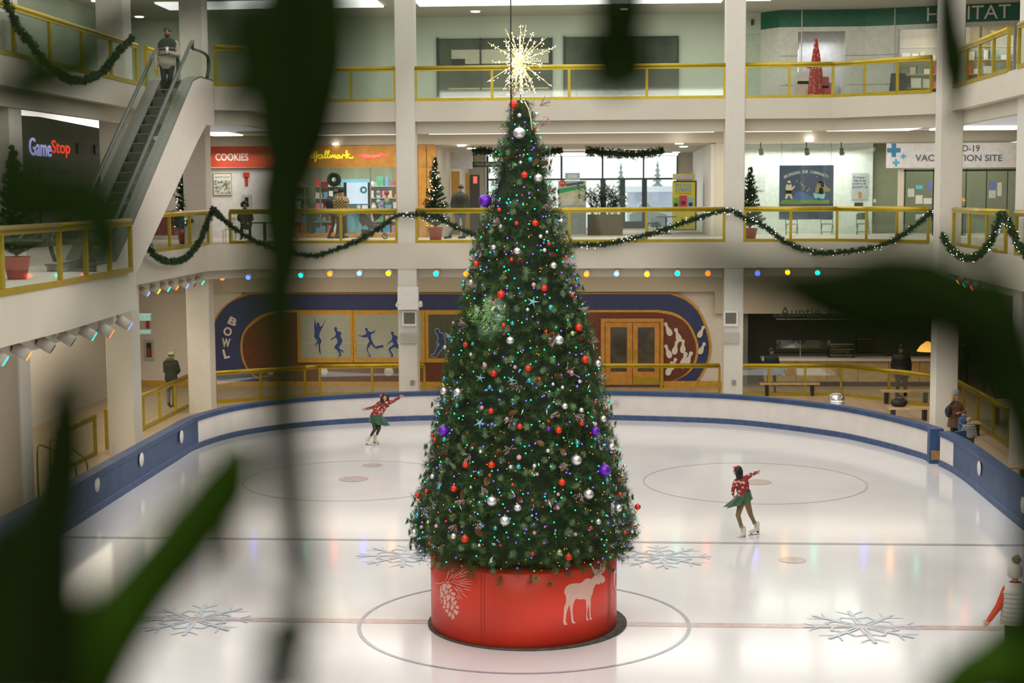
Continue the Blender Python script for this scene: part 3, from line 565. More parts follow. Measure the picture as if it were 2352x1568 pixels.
m = MB(); polyplate(m, [(818, 354), (828, 356), (832, 352), (850, 356), (852, 359), (876, 350), (882, 356), (893, 356), (884, 360), (876, 358), (858, 365), (850, 363), (834, 364), (829, 360)], Ym-.3, .04); m.build('ribbon', rib, rb); textY('ribbon_lettering', 'GOLD CROWN', 836, 356, 874, 360.5, Ym-.345, WHITE, rb, ext=.004)
# shop interior
S(MB().box(-13.5, -5.6, 39.5, 39.7, Z2, 10), 'wall_gift_shop', mat('gift_shop_wall', (.30, .34, .22), .6, em=None), 'back wall inside the gift shop')
area('shop_light', (-9.3, 37.2, 9.7), 6, 2.5, 260, (1, .95, .88)); area('shop_light', (-13.3, 34.4, 9.7), 3, 1.0, 60, (1, .97, .9)); area('shop_light', (9.8, 37.0, 9.7), 5, 1.8, 210, (1, 1, .95)); area('shop_light', (0, 43, 9.7), 8, 8, 260, (.95, .97, 1))
cols = [(.7, .08, .06), (.75, .7, .6), (.12, .35, .6), (.1, .4, .25), (.75, .55, .3), (.6, .6, .65), (.35, .1, .1), (.75, .25, .4), (.85, .8, .75), (.15, .45, .5)]
sh_n = 0
for r_, (x0, x1) in enumerate(((-13.0, -11.4), (-11.1, -9.6), (-9.3, -7.4), (-7.2, -6.0))):
    t = thing('shelf_unit', ['leftmost', 'second', 'third', 'rightmost'][r_]+' stocked shelf unit inside the gift shop window', 'shelf', ((x0+x1)/2, 38.2, Z2))
    MB().box(x0, x1, 38.5, 38.55, Z2, Z2+2.3).build('back_panel', [pick((.28, .32, .2)), pick((.35, .33, .28)), pick((.45, .52, .55)), pick((.12, .28, .16))][r_], t)
    for k in range(5): MB().box(x0, x1, 38.0, 38.5, Z2+.1+.5*k, Z2+.13+.5*k).build('shelf', LGREY, t)
    for k in range(5):
        x = x0+.08
        while x < x1-.2:
            wd = random.uniform(.14, .36); h = random.uniform(.16, .42); c = random.choice(cols); zz = Z2+.13+.5*k
            mb = MB()
            if random.random() < .3: mb.lathe([(wd*.35, 0), (wd*.4, h*.5), (wd*.2, h*.8), (wd*.22, h)], (x+wd/2, 38.2, zz), 12)
            else: mb.box(x, x+wd*.9, 38.05, 38.3, zz, zz+h)
            tag(mb.build('gift_item', pick(c)), 'small gift shop item standing on the window shelves', 'gift item', 'gift items on the gift shop shelves'); sh_n += 1; x += wd+.04
dp = thing('window_display', 'blue and white lit display stand in the gift shop window', 'display stand', PY(817, 530, 36.5)); YW = 36.6
rectY(MB(), 790, 411, 852, 419, YW-.4, .5).build('header_board', emis('light_blue_board', (.25, .65, .9), .7), dp)
rectY(MB(), 797, 419, 848, 468, YW, .05).build('back_board', emis('lit_display_board', (.8, .86, 1), .8), dp)
for x in (792, 847): rectY(MB(), x, 419, x+4, 536, YW-.3, .1).build('upright', DARK, dp)
rectY(MB(), 796, 468, 848, 471, YW-.4, .5).build('blue_shelf', pick((.05, .25, .6)), dp); rectY(MB(), 800, 485, 846, 534, YW, .3).build('light_blue_cabinet', pick((.22, .55, .75)), dp)
def torus(mb, c, R, r, mi=0, n=28): mb.tube([c+Vector((R*math.cos(a*6.28318/n), 0, R*math.sin(a*6.28318/n))) for a in range(n+1)], r, 8, mi, False)
m = MB(); torus(m, PY(767, 412, 36.2), .20, .11); tag(m.build('wreath', mat('dark_wreath', (.02, .035, .015), .8, bump=1, scale=40)), 'dark round wreath hanging in the gift shop window', 'wreath')
m = MB(); torus(m, PY(835, 436, 36.1), .11, .04); tag(m.build('wreath', pick((.05, .30, .36))), 'teal ring ornament hanging in front of the lit display board', 'ornament')
tag(rectY(MB(), 738, 417, 753, 432, 36.2, .05).build('red_sign', pick((.6, .05, .05))), 'red square sign in the gift shop window left of the wreath', 'sign')
for x, y, rr, c, l in ((869, 443, 6, (.4, .42, .5), 'grey'), (888, 443, 6, (.35, .06, .07), 'dark red'), (869, 463, 6, (.55, .65, .68), 'pale blue'), (889, 462, 8, (.32, .42, .28), 'sage green'), (877, 471, 4, (.8, .15, .45), 'bright pink')):
    m = MB(); m.lathe([(1e-5, -.02), (rr/56, 0), (1e-5, .02)], PY(x, y, 36.3), 20, 0, Matrix.Rotation(math.pi/2, 4, 'X')); tag(m.build('display_plate', pick(c)), '%s round plate hanging on the gift shop window rack' % l, 'plate')
# garden wall behind: right window back
# ---- entrance hall
S(MB().box(-5.6, -5.4, 36.0, 50, Z2, 9.95), 'wall_hall_left', WALL); S(MB().box(5.75, 5.95, YB, 50, Z2, 9.95), 'wall_hall_right', WHITE)
S(MB().box(-5.6, 5.9, YB+.1, 50.2, 9.95, 10.2), 'ceiling_hall', CEIL)
wn = thing('window_1', None, None, (0, 50, Z2), kind='structure'); m = MB(); fr = mat('window_frame_grey', (.05, .07, .07), .4)
for q in ((1118, 357, 1560, 361), (1118, 408, 1560, 415)): rectY(m, *q, 50, .1)
for x in (1120, 1290, 1384, 1478, 1555): rectY(m, x-2, 358, x+2, 536, 50, .12)
for x in (1385, 1430, 1480): rectY(m, x-6, 412, x+6, 536, 49.95, .12)
m.build('frame', fr, wn)
for a, b in ((1430, 1478), (1384, 1430)): rectY(MB(), a+4, 508, b-4, 532, 49.9, .08).build('door_rail', fr, wn)
rectY(MB(), 1120, 360, 1555, 536, 50.02, .01).build('glass', SGLASS, wn)
S(MB().box(-8, 9, 50, 50.2, Z2-.5, Z2).box(-8, -4.6, 50, 50.2, Z2, 9.95).box(5.05, 9, 50, 50.2, Z2, 9.95), 'wall_entrance', WALL)
# outside
S(MB().box(-40, 60, 52, 160, 5.2, 5.7), 'ground_outside', mat('snowy_ground', (.75, .77, .8), .8))
ob = thing('bus_shelter', 'pale building seen outside through the entrance windows', 'building', PY(1455, 500, 90)); m = MB(); rectY(m, 1440, 440, 1540, 512, 92, 4); m.build('wall', mat('pale_outside', (.62, .66, .78), .8), ob); m = MB(); rectY(m, 1430, 428, 1545, 441, 91, 7); m.build('roof', pick((.7, .76, .85)), ob)
m = MB(); rectY(m, 1462, 446, 1476, 460, 87.9, .1); m.build('window', pick((.45, .5, .62)), ob)
for x, y0, y1, lab in ((1426, 372, 420, 'pale spruce tree seen through the upper entrance window'), (1510, 366, 440, 'taller pale spruce tree seen through the right entrance window')):
    t = thing('spruce_tree', lab, 'tree', PY(x, y1, 110)); a = PY(x, y1+40, 110); a.z = 5.7; b = PY(x, y0, 110); hh = b.z-a.z
    MB().lathe([(hh*.02, 0), (hh*.005, hh*.95)], a, 8).build('trunk', pick((.2, .2, .2)), t); m = MB()
    for k in range(9): z0 = hh*(.2+.085*k); r0 = hh*.17*(1-k/9.5); m.lathe([(r0, z0), (r0*.35, z0+hh*.06), (1e-4, z0+hh*.14)], a, 9, 0, None, lambda a_, i: 1+.25*math.sin(a_*3+i))
    m.build('foliage', mat('hazy_spruce', (.25, .32, .36), .9), t)
cr = thing('parked_car', 'pale blue grey car parked outside the entrance doors', 'car', PY(1480, 520, 60)); m = MB(); a = PY(1445, 520, 60); b = PY(1530, 485, 60)
m.prism([(a.x, 59, a.z), (b.x, 59, a.z), (b.x, 59, a.z+.7), (b.x-.5, 59, a.z+.8), (b.x-1.1, 59, a.z+1.35), (a.x+.7, 59, a.z+1.35), (a.x+.2, 59, a.z+.8), (a.x, 59, a.z+.7)], (0, 1.8, 0)); m.build('car_body', mat('car_paint', (.35, .45, .55), .3), cr)
for x in (a.x+.5, b.x-.6): MB().lathe([(.3, 0), (.3, .2)], (x, 58.95, a.z), 16, 0, Matrix.Rotation(math.pi/2, 4, 'X')).build('wheel', BLACK, cr)
# hall contents
kp = thing('bus_poster_stand', 'upright poster panel with green bus picture and round NEW badge behind the tree', 'poster stand', PY(1315, 545, 40)); Yk = 40
rectY(MB(), 1283, 415, 1346, 545, Yk, .3).build('panel', pick((.45, .50, .52)), kp); rectY(MB(), 1284, 417, 1345, 471, Yk-.3, .01).build('picture', mat('landscape_print', (.55, .60, .35), .5, col2=(.75, .74, .6), scale=3), kp)
m = MB(); polyplate(m, [(1284, 433), (1345, 425), (1345, 431), (1290, 443), (1284, 443)], Yk-.32, .01); m.build('green_stripe', pick((.05, .38, .16)), kp)
m = MB(); polyplate(m, [(1300, 422), (1340, 416), (1340, 422), (1300, 428)], Yk-.32, .01); m.build('navy_stripe', pick((.08, .12, .25)), kp)
m = MB(); m.lathe([(1e-5, 0), (.14, 0), (.14, .02), (1e-5, .02)], PY(1292, 421, Yk-.33), 20, 0, Matrix.Rotation(math.pi/2, 4, 'X')); m.build('round_badge', pick((.7, .08, .05)), kp); textY('badge_text', 'NEW', 1287, 418.5, 1297, 423, Yk-.36, WHITE, kp, ext=.003)
rectY(MB(), 1298, 397, 1332, 414, Yk, .1).build('top_sign', pick((.42, .62, .60)), kp); rectY(MB(), 1305, 401, 1325, 409, Yk-.1, .01).build('top_label', pick((.8, .78, .75)), kp)
m = MB(); rectY(m, 1287, 456, 1320, 464, Yk-.32, .01); m.build('bus_picture', WHITE, kp)
pl = thing('planter', 'large dark square planter with leafy palms in the entrance hall', 'planter', PY(1390, 545, 38)); a = PY(1350, 545, 38); b = PY(1430, 492, 38)
MB().box(a.x, b.x, 37.2, 38.4, Z2, b.z).build('planter_box', mat('dark_brown_planter', (.07, .055, .03), .6), pl)
m = MB(); c0 = Vector(((a.x+b.x)/2, 37.8, b.z))
for k in range(46):
    s0 = c0+Vector((random.uniform(-.6, .6), random.uniform(-.3, .3), 0)); an = random.uniform(0, 6.28); L = random.uniform(.7, 1.5); hh = random.uniform(.7, 1.35)
    p = [s0+Vector((math.cos(an)*L*t*t*.6, math.sin(an)*L*t*t*.6, hh*(1.5*t-.55*t*t))) for t in (0, .25, .5, .75, 1)]; m.tube(p, .012, 4)
    for t in range(1, 5):
        for q in range(7):
            d = Vector((random.uniform(-1, 1), random.uniform(-1, 1), random.uniform(-.6, .5))).normalized()*.3; e = p[t]; n = d.cross(Vector((0, 0, 1)))*.09; m.add([e-n, e+n, e+d], [(0, 1, 2)])
m.build('foliage', mat('palm_green', (.03, .08, .02), .5), pl)
ph = thing('photo_booth', 'yellow photo strip booth with blue lettering in the entrance hall', 'photo booth', PY(1573, 530, 41)); Yp = 41
rectY(MB(), 1545, 415, 1598, 528, Yp, .8).build('booth_body', DARK, ph); rectY(MB(), 1545, 399, 1595, 413, Yp-.2, .4).build('header_sign', pick((.72, .68, .25)), ph)
rectY(MB(), 1552, 404, 1590, 410, Yp-.6, .01).build('header_label', pick((.65, .62, .75)), ph); rectY(MB(), 1544, 418, 1597, 527, Yp-.8, .02).build('yellow_panel', pick((.72, .66, .05)), ph)
bl = pick((.2, .42, .62)); textY('lettering', 'PHOTO', 1551, 421, 1587, 431, Yp-.83, bl, ph, ext=.005, bold=.03); textY('lettering', 'STRIPS', 1551, 432, 1588, 441, Yp-.83, bl, ph, ext=.005, bold=.03)
textY('lettering', 'in black and white', 1552, 442, 1588, 445.5, Yp-.83, pick((.6, .12, .1)), ph, ext=.004)
for x0, x1, y0, c in ((1546, 1559, 454, (.2, .5, .08)), (1560, 1578, 449, (.6, .06, .12)), (1579, 1593, 453, (.3, .5, .6))):
    rectY(MB(), x0, y0, x1, y0+26, Yp-.83, .01).build('photo_print', pick(c), ph)
    m = MB(); m.lathe([(1e-5, 0), (.09, 0), (.09, .015), (1e-5, .015)], PY((x0+x1)/2, y0+16, Yp-.845), 14, 0, Matrix.Rotation(math.pi/2, 4, 'X')); m.build('portrait', pick((.09, .06, .05)), ph)
ct = thing('cafe_table', 'small round cafe table beside the yellow photo booth', 'table', PY(1530, 535, 39)); c = PY(1530, 535, 39); c.z = Z2
MB().lathe([(.45, .72), (.45, .76)], c, 20).build('tabletop', pick((.2, .13, .08)), ct); MB().lathe([(.04, .02), (.04, .72)], c, 8).build('pedestal', BLACK, ct); MB().lathe([(.25, 0), (.25, .03)], c, 16).build('base', BLACK, ct)
ch = thing('cafe_chair', 'dark chair standing left of the round cafe table', 'chair', PY(1498, 535, 39)); c = PY(1498, 535, 39); c.z = Z2
for x in (-.2, .2):
    for y in (-.2, .2): MB().bar(c+Vector((x, y, 0)), c+Vector((x, y, .45)), .04, .04).build('leg', BLACK, ch)
MB().box(c.x-.23, c.x+.23, c.y-.23, c.y+.23, Z2+.45, Z2+.49).build('seat', BLACK, ch); MB().bar(c+Vector((-.22, 0, .49)), c+Vector((-.3, 0, 1.0)), .04, .42).build('backrest', BLACK, ch)
hs = thing('hanging_sign', 'long dark hanging sign with gold script left of the tree', 'sign', PY(1120, 378, 42)); rectY(MB(), 1085, 371, 1165, 384, 42, .08).build('sign_board', mat('dark_green_sign', (.03, .05, .035), .5), hs)
textY('sign_lettering', 'Mall Shop', 1089, 374, 1140, 381, 41.91, pick((.45, .42, .25)), hs, shear=.3, ext=.004)
for x in (1089, 1150): c = PY(x, 371, 41.96); MB().tube([c, (c.x, c.y, 9.95)], .01, 5).build('hanger', DARK, hs)
for i, (x0, x1, c) in enumerate(((1038, 1056, (.50, .27, .04)), (1070, 1078, (.45, .24, .04)), (1080, 1102, (.05, .05, .045)))):
    q = rectY(MB(), x0, 393+4*i, x1, 545, 40-i*.01, .1).build('hall_panel', pick(c)); tag(q, ['tall orange wood panel behind the dark walking man', 'narrow gold wood upright in the entrance hall', 'dark gate panel with a red note in the entrance hall'][i], 'panel')
rectY(MB(), 1012, 350, 1085, 388, 41, .08).build('wall_hall_header', mat('white_glossy_header', (.7, .7, .72), .15))['kind'] = 'structure'
tag(rectY(MB(), 1087, 405, 1096, 421, 39.87, .02).build('red_note', emis('red_note', (1, .15, .1), .8)), 'small glowing red note on the dark gate panel', 'sign')
# right hand shop: glass bay with white interior
S(MB().box(6.3, 12.7, 38.2, 38.4, Z2, 10), 'wall_clinic_inside', mat('white_clinic_wall', (.70, .73, .68), .5)); S(MB().box(5.9, 6.4, 35.3, 36.0, Z2, 10), 'wall_clinic_side', WALL)
cg = thing('window_2', None, None, (9.5, YB, Z2), kind='structure'); rectY(MB(), 1700, 337, 2010, 540, YB, .02).build('glass', SGLASS, cg)
bn = thing('community_banner', 'dark blue poster reading BRINGING OUR COMMUNITY ONE STEP CLOSER with two walking animals', 'poster', PY(1853, 505, 36.2)); Yn = 36.3
DB = mat('banner_blue', (.035, .06, .14), .5); rectY(MB(), 1789, 379, 1915, 504, Yn, .02).build('banner_sheet', DB, bn)
chars = 'BRINGING OUR COMMUNITY'; n = len(chars)
for i, chh in enumerate(chars):
    if chh == ' ': continue
    u_ = (i-(n-1)/2)/((n-1)/2); px = 1852+u_*49; py = 394+12*u_*u_; c = PY(px, py, Yn-.03); a = -u_*.42; r = Vector((math.cos(a), 0, math.sin(a))); u = Vector((-math.sin(a), 0, math.cos(a)))
    wd = .035 if chh == 'I' else .075; text('letter', chh, c-r*wd/2-u*.06, r, u, .12, wd, WHITE, bn, ext=.004, bold=.015)
textY('lettering', 'ONE STEP CLOSER', 1803, 477, 1900, 486, Yn-.03, WHITE, bn, ext=.004, bold=.015)
m = MB(); polyplate(m, [(1797, 459), (1905, 459), (1904, 468), (1790, 468)], Yn-.02, .008); m.build('green_ground', pick((.12, .25, .06)), bn)
m = MB(); polyplate(m, [(1818, 457), (1828, 443), (1836, 438), (1850, 443), (1870, 455), (1870, 459), (1818, 459)], Yn-.02, .006); m.build('blue_mountains', pick((.06, .12, .35)), bn)
for nm, c, pts in (('walking figure in a cap and cream shirt', (.62, .52, .38), [(1806, 424), (1811, 419), (1817, 422), (1819, 430), (1826, 425), (1825, 431), (1819, 437), (1818, 447), (1821, 457), (1817, 457), (1812, 448), (1807, 457), (1803, 456), (1805, 445), (1804, 432)]), ('cream scarf', (.75, .75, .72), [(1809, 415), (1816, 415), (1815, 424), (1810, 424)]), ('green shorts', (.08, .25, .08), [(1804, 437), (1819, 437), (1818, 445), (1804, 445)]), ('brown walking figure', (.33, .22, .12), [(1877, 420), (1884, 414), (1893, 418), (1896, 426), (1908, 435), (1905, 440), (1894, 440), (1891, 446), (1872, 444), (1873, 434)]), ('light blue overalls', (.25, .55, .68), [(1868, 443), (1880, 443), (1883, 430), (1890, 432), (1895, 446), (1893, 456), (1885, 457), (1880, 453), (1874, 457), (1869, 452)]), ('blue hat', (.2, .45, .6), [(1878, 420), (1882, 414), (1889, 415), (1895, 423)]), ('white mask', (.78, .78, .76), [(1884, 423), (1893, 422), (1893, 430), (1887, 430)])):
    m = MB(); polyplate(m, pts, Yn-.035, .006); m.build('printed_figure', pick(c), bn, label=nm)
for x, y in ((1830, 416), (1838, 420), (1842, 424), (1847, 429), (1846, 435), (1855, 438), (1859, 433), (1877, 406)): m = MB(); m.lathe([(1e-5, 0), (.03, 0), (1e-5, .01)], PY(x, y, Yn-.03), 8, 0, Matrix.Rotation(math.pi/2, 4, 'X')); m.build('printed_star', pick((.75, .5, .2)), bn)
Yn2 = Yn; Yn = 38.17
nt = thing('paper_notice', 'grey notice reading KOVITI 19 with an orange arrow', 'notice', PY(1975, 460, 36.3)); rectY(MB(), 1956, 397, 1994, 458, Yn, .02).build('sheet', pick((.42, .44, .46)), nt)
for s_, y in (('E maua i', 404), ('inei le tui', 411.5), ('puipui o le', 419), ('KOVITI 19', 427)): textY('lettering', s_, 1959 if 'K' in s_ or 'p' in s_ else 1961, y, 1992 if 'K' in s_ else 1989, y+5.5, Yn-.025, BLACK, nt, ext=.003)
m = MB(); polyplate(m, [(1975, 438), (1981, 446), (1978, 446), (1978, 455), (1972, 455), (1972, 446), (1969, 446)], Yn-.025, .006); m.build('orange_arrow', pick((.55, .17, .04)), nt)
tag(rectY(MB(), 1962, 465, 1982, 482, Yn, .02).build('small_notice', DARK), 'small dark notice under the orange arrow sheet', 'notice')
tag(rectY(MB(), 1722, 400, 1756, 437, 38.15, .02).build('wall_print', mat('pale_print', (.5, .52, .5), .5, col2=(.65, .66, .6), scale=8)), 'pale printed sheets on the white wall behind the right potted tree', 'poster')
tag(rectY(MB(), 2006, 457, 2012, 465, 35.4, .03).build('wall_switch', pick((.5, .5, .35))), 'small cream switch on the wall right of the notice', 'switch')
def fold_chair(px, py, lab, Y=36.9):
    c = PY(px, py, Y); c.z = Z2; t = thing('folding_chair', lab, 'chair', c, 'folding chairs behind the clinic window'); G = mat('chair_grey_green', (.13, .15, .12), .4, .3)
    for s_ in (-1, 1):
        x = c.x+s_*.24; MB().tube([(x, Y-.25, Z2), (x, Y+.05, Z2+.5), (x, Y+.14, Z2+.86)], .018, 6).build('front_frame', G, t); MB().tube([(x*1+s_*-.03, Y+.22, Z2), (x+s_*-.03, Y-.15, Z2+.44)], .016, 6).build('rear_leg', G, t)
    MB().box(c.x-.23, c.x+.23, Y-.22, Y+.15, Z2+.43, Z2+.46).build('seat', G, t); m = MB(); m.prism([(c.x-.25, Y+.12, Z2+.62), (c.x+.25, Y+.12, Z2+.62), (c.x+.25, Y+.12, Z2+.80), (c.x+.17, Y+.12, Z2+.90), (c.x-.17, Y+.12, Z2+.90), (c.x-.25, Y+.12, Z2+.80)], (0, .02, 0)); m.build('backrest', G, t); MB().box(c.x-.23, c.x+.23, Y-.18, Y-.16, Z2+.1, Z2+.13).build('cross_bar', G, t)
fold_chair(1818, 530, 'grey folding chair under the left half of the community banner'); fold_chair(1899, 530, 'grey folding chair under the right edge of the community banner'); fold_chair(1981, 530, 'grey folding chair under the orange arrow notice')
for x, y, l in ((1747, 348, 'leftmost'), (1852, 348, 'middle'), (1932, 348, 'rightmost')):
    t = thing('track_lamp', l+' of the three dark track lamps above the community banner', 'lamp', PY(x, y, 36)); c = PY(x, y, 36.0); MB().tube([c+Vector((0, 0, .1)), c+Vector((.03, -.1, -.12))], .1, 12).build('lamp_head', mat('dark_lamp', (.06, .06, .06), .4), t); MB().tube([c+Vector((0, 0, .1)), c+Vector((0, 0, .4))], .02, 6).build('stem', DARK, t)
Yn = Yn2
for px in (1795, 1909): c = PY(px, 379, Yn-.01); MB().tube([c, (c.x, c.y, 10.0)], .008, 5).build('hanging_cord', DARK, bn)
S(MB().box(-13.5, -5.6, YB+.35, 39.7, 10.0, 10.1).box(6.0, 18.4, YB+.35, 38.7, 10.0, 10.1), 'ceiling_shops', CEIL)
# vaccination sign & shop front at right
vs = thing('vaccination_sign', 'wide pale sign with blue crosses reading COVID-19 VACCINATION SITE', 'sign', PY(2170, 385, 34.9)); Yv = 35.0
rectY(MB(), 2035, 327, 2360, 386, Yv, .06).build('sign_board', mat('pale_sign_board', (.62, .60, .60), .5), vs)
def cross(cx, cy, r, t, m_): m = MB(); polyplate(m, [(cx-t, cy-r), (cx+t, cy-r), (cx+t, cy-t), (cx+r, cy-t), (cx+r, cy+t), (cx+t, cy+t), (cx+t, cy+r), (cx-t, cy+r), (cx-t, cy+t), (cx-r, cy+t), (cx-r, cy-t), (cx-t, cy-t)], Yv-.06, .015); m.build('cross', m_, vs)
cross(2053, 345, 15.5, 5.2, pick((.03, .18, .32))); cross(2075, 359, 6, 2, pick((.08, .35, .6))); cross(2058, 373, 8, 2.6, pick((.08, .35, .6)))
DK = mat('slate_letters', (.06, .10, .14), .5); textY('lettering', 'VACCINATION SITE', 2102, 355, 2302, 370, Yv-.06, DK, vs, bold=.01); textY('lettering', 'COVID-19', 2163, 333, 2250, 348, Yv-.06, DK, vs, bold=.01)
vf = thing('clinic_shop_front', 'black framed glass shop front with posted sheets under the vaccination sign', 'shop front', PY(2190, 540, 35.2)); m = MB(); Yf = 35.2
for q in ((2075, 388, 2352, 394), (2075, 388, 2080, 545), (2140, 388, 2145, 545), (2215, 388, 2220, 545), (2262, 388, 2267, 545), (2310, 388, 2315, 545)): rectY(m, *q, Yf, .08)
m.build('frame', DARK, vf); rectY(MB(), 2078, 394, 2350, 545, Yf, .01).build('glass', SGLASS, vf); rectY(MB(), 2060, 388, 2076, 545, Yf, .06).build('door_jamb', WALL, vf)
S(MB().box(12.7, 22, 38.5, 38.7, Z2, 10), 'wall_clinic_back', mat('olive_clinic_wall', (.20, .22, .14), .6))
area('shop_light', (16, 37, 9.7), 4, 2, 70, (1, 1, .9))
for i, (x0, y0, x1, y1, c, l) in enumerate(((2085, 433, 2100, 452, (.5, .55, .52), 'pale sheet at the left of the clinic door'), (2104, 425, 2119, 434, (.1, .5, .65), 'turquoise ring sticker sheet on the clinic door'), (2129, 418, 2140, 436, (.15, .2, .6), 'blue sheet on the clinic door by the pillar'), (2103, 448, 2119, 468, (.65, .65, .62), 'white sheet below the turquoise sticker'), (2121, 455, 2140, 468, (.65, .65, .62), 'white sheet beside the corner pillar'), (2274, 418, 2287, 434, (.15, .2, .6), 'blue sheet on the right clinic window'), (2271, 437, 2287, 455, (.6, .6, .57), 'white sheet under the right blue sheet'), (2290, 419, 2301, 450, (.6, .62, .6), 'pair of pale sheets at the right clinic window'), (2103, 492, 2123, 506, (.6, .6, .58), 'white sheet low on the clinic door'))):
    tag(rectY(MB(), x0, y0, x1, y1, Yf-.09, .006).build('posted_sheet', pick(c)), l, 'notice')
m = MB()
for k in range(14): m.ball(PY(2211+random.uniform(-4, 4), 459+random.uniform(-4, 4), 35.0), .06, 8)
t = thing('flower_pot', 'yellow potted flowers in front of the clinic windows', 'plant', PY(2211, 475, 35)); m.build('flowers', pick((.7, .5, .05)), t); c = PY(2211, 480, 34.9); MB().lathe([(.1, Z2-c.z+.01), (.06, Z2-c.z+.05), (.06, -.1), (.1, -.1), (.14, .12)], c, 12).build('pot', DARK, t)
S(MB().box(14, 18.4, 31, 31.1, Z2, Z2+.01), 'trim_3', CARPET)
# left wall: game shop
gw = thing('game_shop_sign', 'lit white and red game shop sign on the dark left wall', 'sign', PX(115, 345, -18.25)); X = -18.28
rw = PX(68, 357, X); rw2 = PX(118, 361, X); rr_ = PX(160, 363, X)
text('sign_lettering', 'Game', rw, rw2-rw, (0, 0, 1), .62, (rw2-rw).length, emis('lilac_letter_glow', (.50, .50, 1), 1.8), gw, bold=.004, label='lilac white letters'); text('sign_lettering', 'Stop', rw2+(rw2-rw).normalized()*.05, rr_-rw2, (0, 0, 1), .62, (rr_-rw2).length, emis('red_letter_glow', (1, .06, .03), 1.6), gw, bold=.004, label='red letters')
for (a, b, c, d), l in (((176, 331, 193, 352), 'left of the two dark square vents right of the game shop sign'), ((216, 335, 232, 354), 'right of the two dark square vents right of the game shop sign')):
    p0 = PX(a, d, X); p1 = PX(c, b, X); tag(MB().box(X, X+.06, p0.y, p1.y, p0.z, p1.z).build('wall_vent', BLACK), l, 'vent')
for (a, b), l in (((21.5, 24.5), 'dark shop window under the game shop sign'), ((25, 28), 'dark shop window right of the game shop sign')):
    tag(MB().box(-18.3, -18.24, a, b, Z2+.3, 8.9).build('shop_window', mat('black_glass', (.03, .03, .025), .1)), l, 'shop window')
# ================================================================== UPPER STOREY
S(MB().box(-20, 6.9, YB, YB+.3, Z3, ZC), 'wall_back_upper', WALLG, 'pale green back wall of the upper gallery')
for i, (a, b, ml) in enumerate((((1004, 87), (1269, 222), (1104,)), ((1294, 83), (1559, 220), (1385, 1475)))):
    t = thing('window_%d' % (i+3), None, None, PY(a[0], b[1], YB), kind='structure'); m = MB(); Yw = YB-.02
    for q in ((a[0], a[1], b[0], a[1]+3.5), (a[0], a[1], a[0]+3.5, b[1]), (b[0]-3.5, a[1], b[0], b[1])): rectY(m, *q, Yw, .1)
    for x in ml: rectY(m, x-1.2, a[1], x+1.2, b[1], Yw, .1)
    m.build('frame', DARK, t); rectY(MB(), a[0], a[1], b[0], b[1], Yw-.02, .02).build('glass', mat('dark_window_glass', (.010, .014, .009) if i else (.08, .10, .07), .35, spec=.08, noise=.3, scale=.8), t)
    if i == 0:
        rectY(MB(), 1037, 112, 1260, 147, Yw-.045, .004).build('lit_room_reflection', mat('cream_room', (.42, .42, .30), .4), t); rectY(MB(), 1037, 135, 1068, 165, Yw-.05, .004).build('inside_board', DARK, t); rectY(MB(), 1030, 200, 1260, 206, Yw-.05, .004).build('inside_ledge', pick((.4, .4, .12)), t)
# green-topped shop
GR = mat('dark_green_header', (.01, .11, .06), .45, noise=.1)
hb = thing('green_topped_shop', 'pale panelled shop front with dark green header and white letters on the upper gallery', 'shop front', (10, 34.5, Z3))
zt_, zb_ = ZC-.42, PY(1850, 62, YB-.9).z; Yg = YB-.9
xa = PY(1790, 100, Yg).x; xm = PY(1987, 100, Yg).x; D = PZ(2310, 33, zb_); D = Vector((xm+6.8, Yg-1.9, 0))
A0 = Vector((xa-.65, YB-.06, 0)); A1 = Vector((xa, Yg, 0)); A2 = Vector((xm, Yg, 0)); A3 = D
segs = [(A0, A1), (A1, A2), (A2, A3)]
for a, b in segs:
    m = MB(); m.prism([(a.x, a.y, zb_), (b.x, b.y, zb_), (b.x, b.y, zt_+.4), (a.x, a.y, zt_+.4)], (0, .2, 0)); m.build('green_header', GR, hb)
def along(a, b, t): return a+(b-a)*t
for a, b, t in ((A1, A2, .26), (A2, A3, .16), (A2, A3, .48)):
    p = along(a, b, t); MB().box(p.x-.02, p.x+.02, p.y-.03, p.y, Z3, zt_+.4).build('seam', pick((.55, .55, .48)), hb)
W2 = mat('pale_panel', (.58, .57, .50), .5)
def wallseg(a, b, z0, z1, m_, nm='wall_panel'): m = MB(); m.prism([(a.x, a.y, z0), (b.x, b.y, z0), (b.x, b.y, z1), (a.x, a.y, z1)], (0, .12, 0)); return m.build(nm, m_, hb)
tx = lambda px: Vector((PY(px, 100, Yg).x, Yg, 0))
wallseg(A0, A1, Z3, zb_, W2); wallseg(A1, tx(1833), Z3, zb_, W2); wallseg(tx(1833), tx(1941), PY(1880, 72, Yg).z, zb_, W2); wallseg(tx(1941), A2, Z3, zb_, W2)
E1 = along(A2, A3, .18); wallseg(A2, E1, Z3, zb_, W2); wallseg(E1, A3, 14.3, zb_, W2)
for z in (12.2, 13.35):
    for a, b in ((A1, tx(1833)), (tx(1941), A2), (A2, E1)): m = MB(); m.bar(a+Vector((0, -.005, z)), b+Vector((0, -.005, z)), .01, .02); m.build('panel_joint', pick((.25, .25, .2)), hb)
for a, b in ((tx(1790), tx(1833)), (tx(1941), A2), (A2, E1)): m = MB(); m.bar(a+Vector((0, -.01, Z3+.1)), b+Vector((0, -.01, Z3+.1)), .02, .18); m.build('green_skirting', GR, hb)
rectY(MB(), 1833, 73, 1941, 225, Yg+1.0, .05).build('white_alcove', mat('white_alcove_wall', (.72, .74, .78), .5), hb)
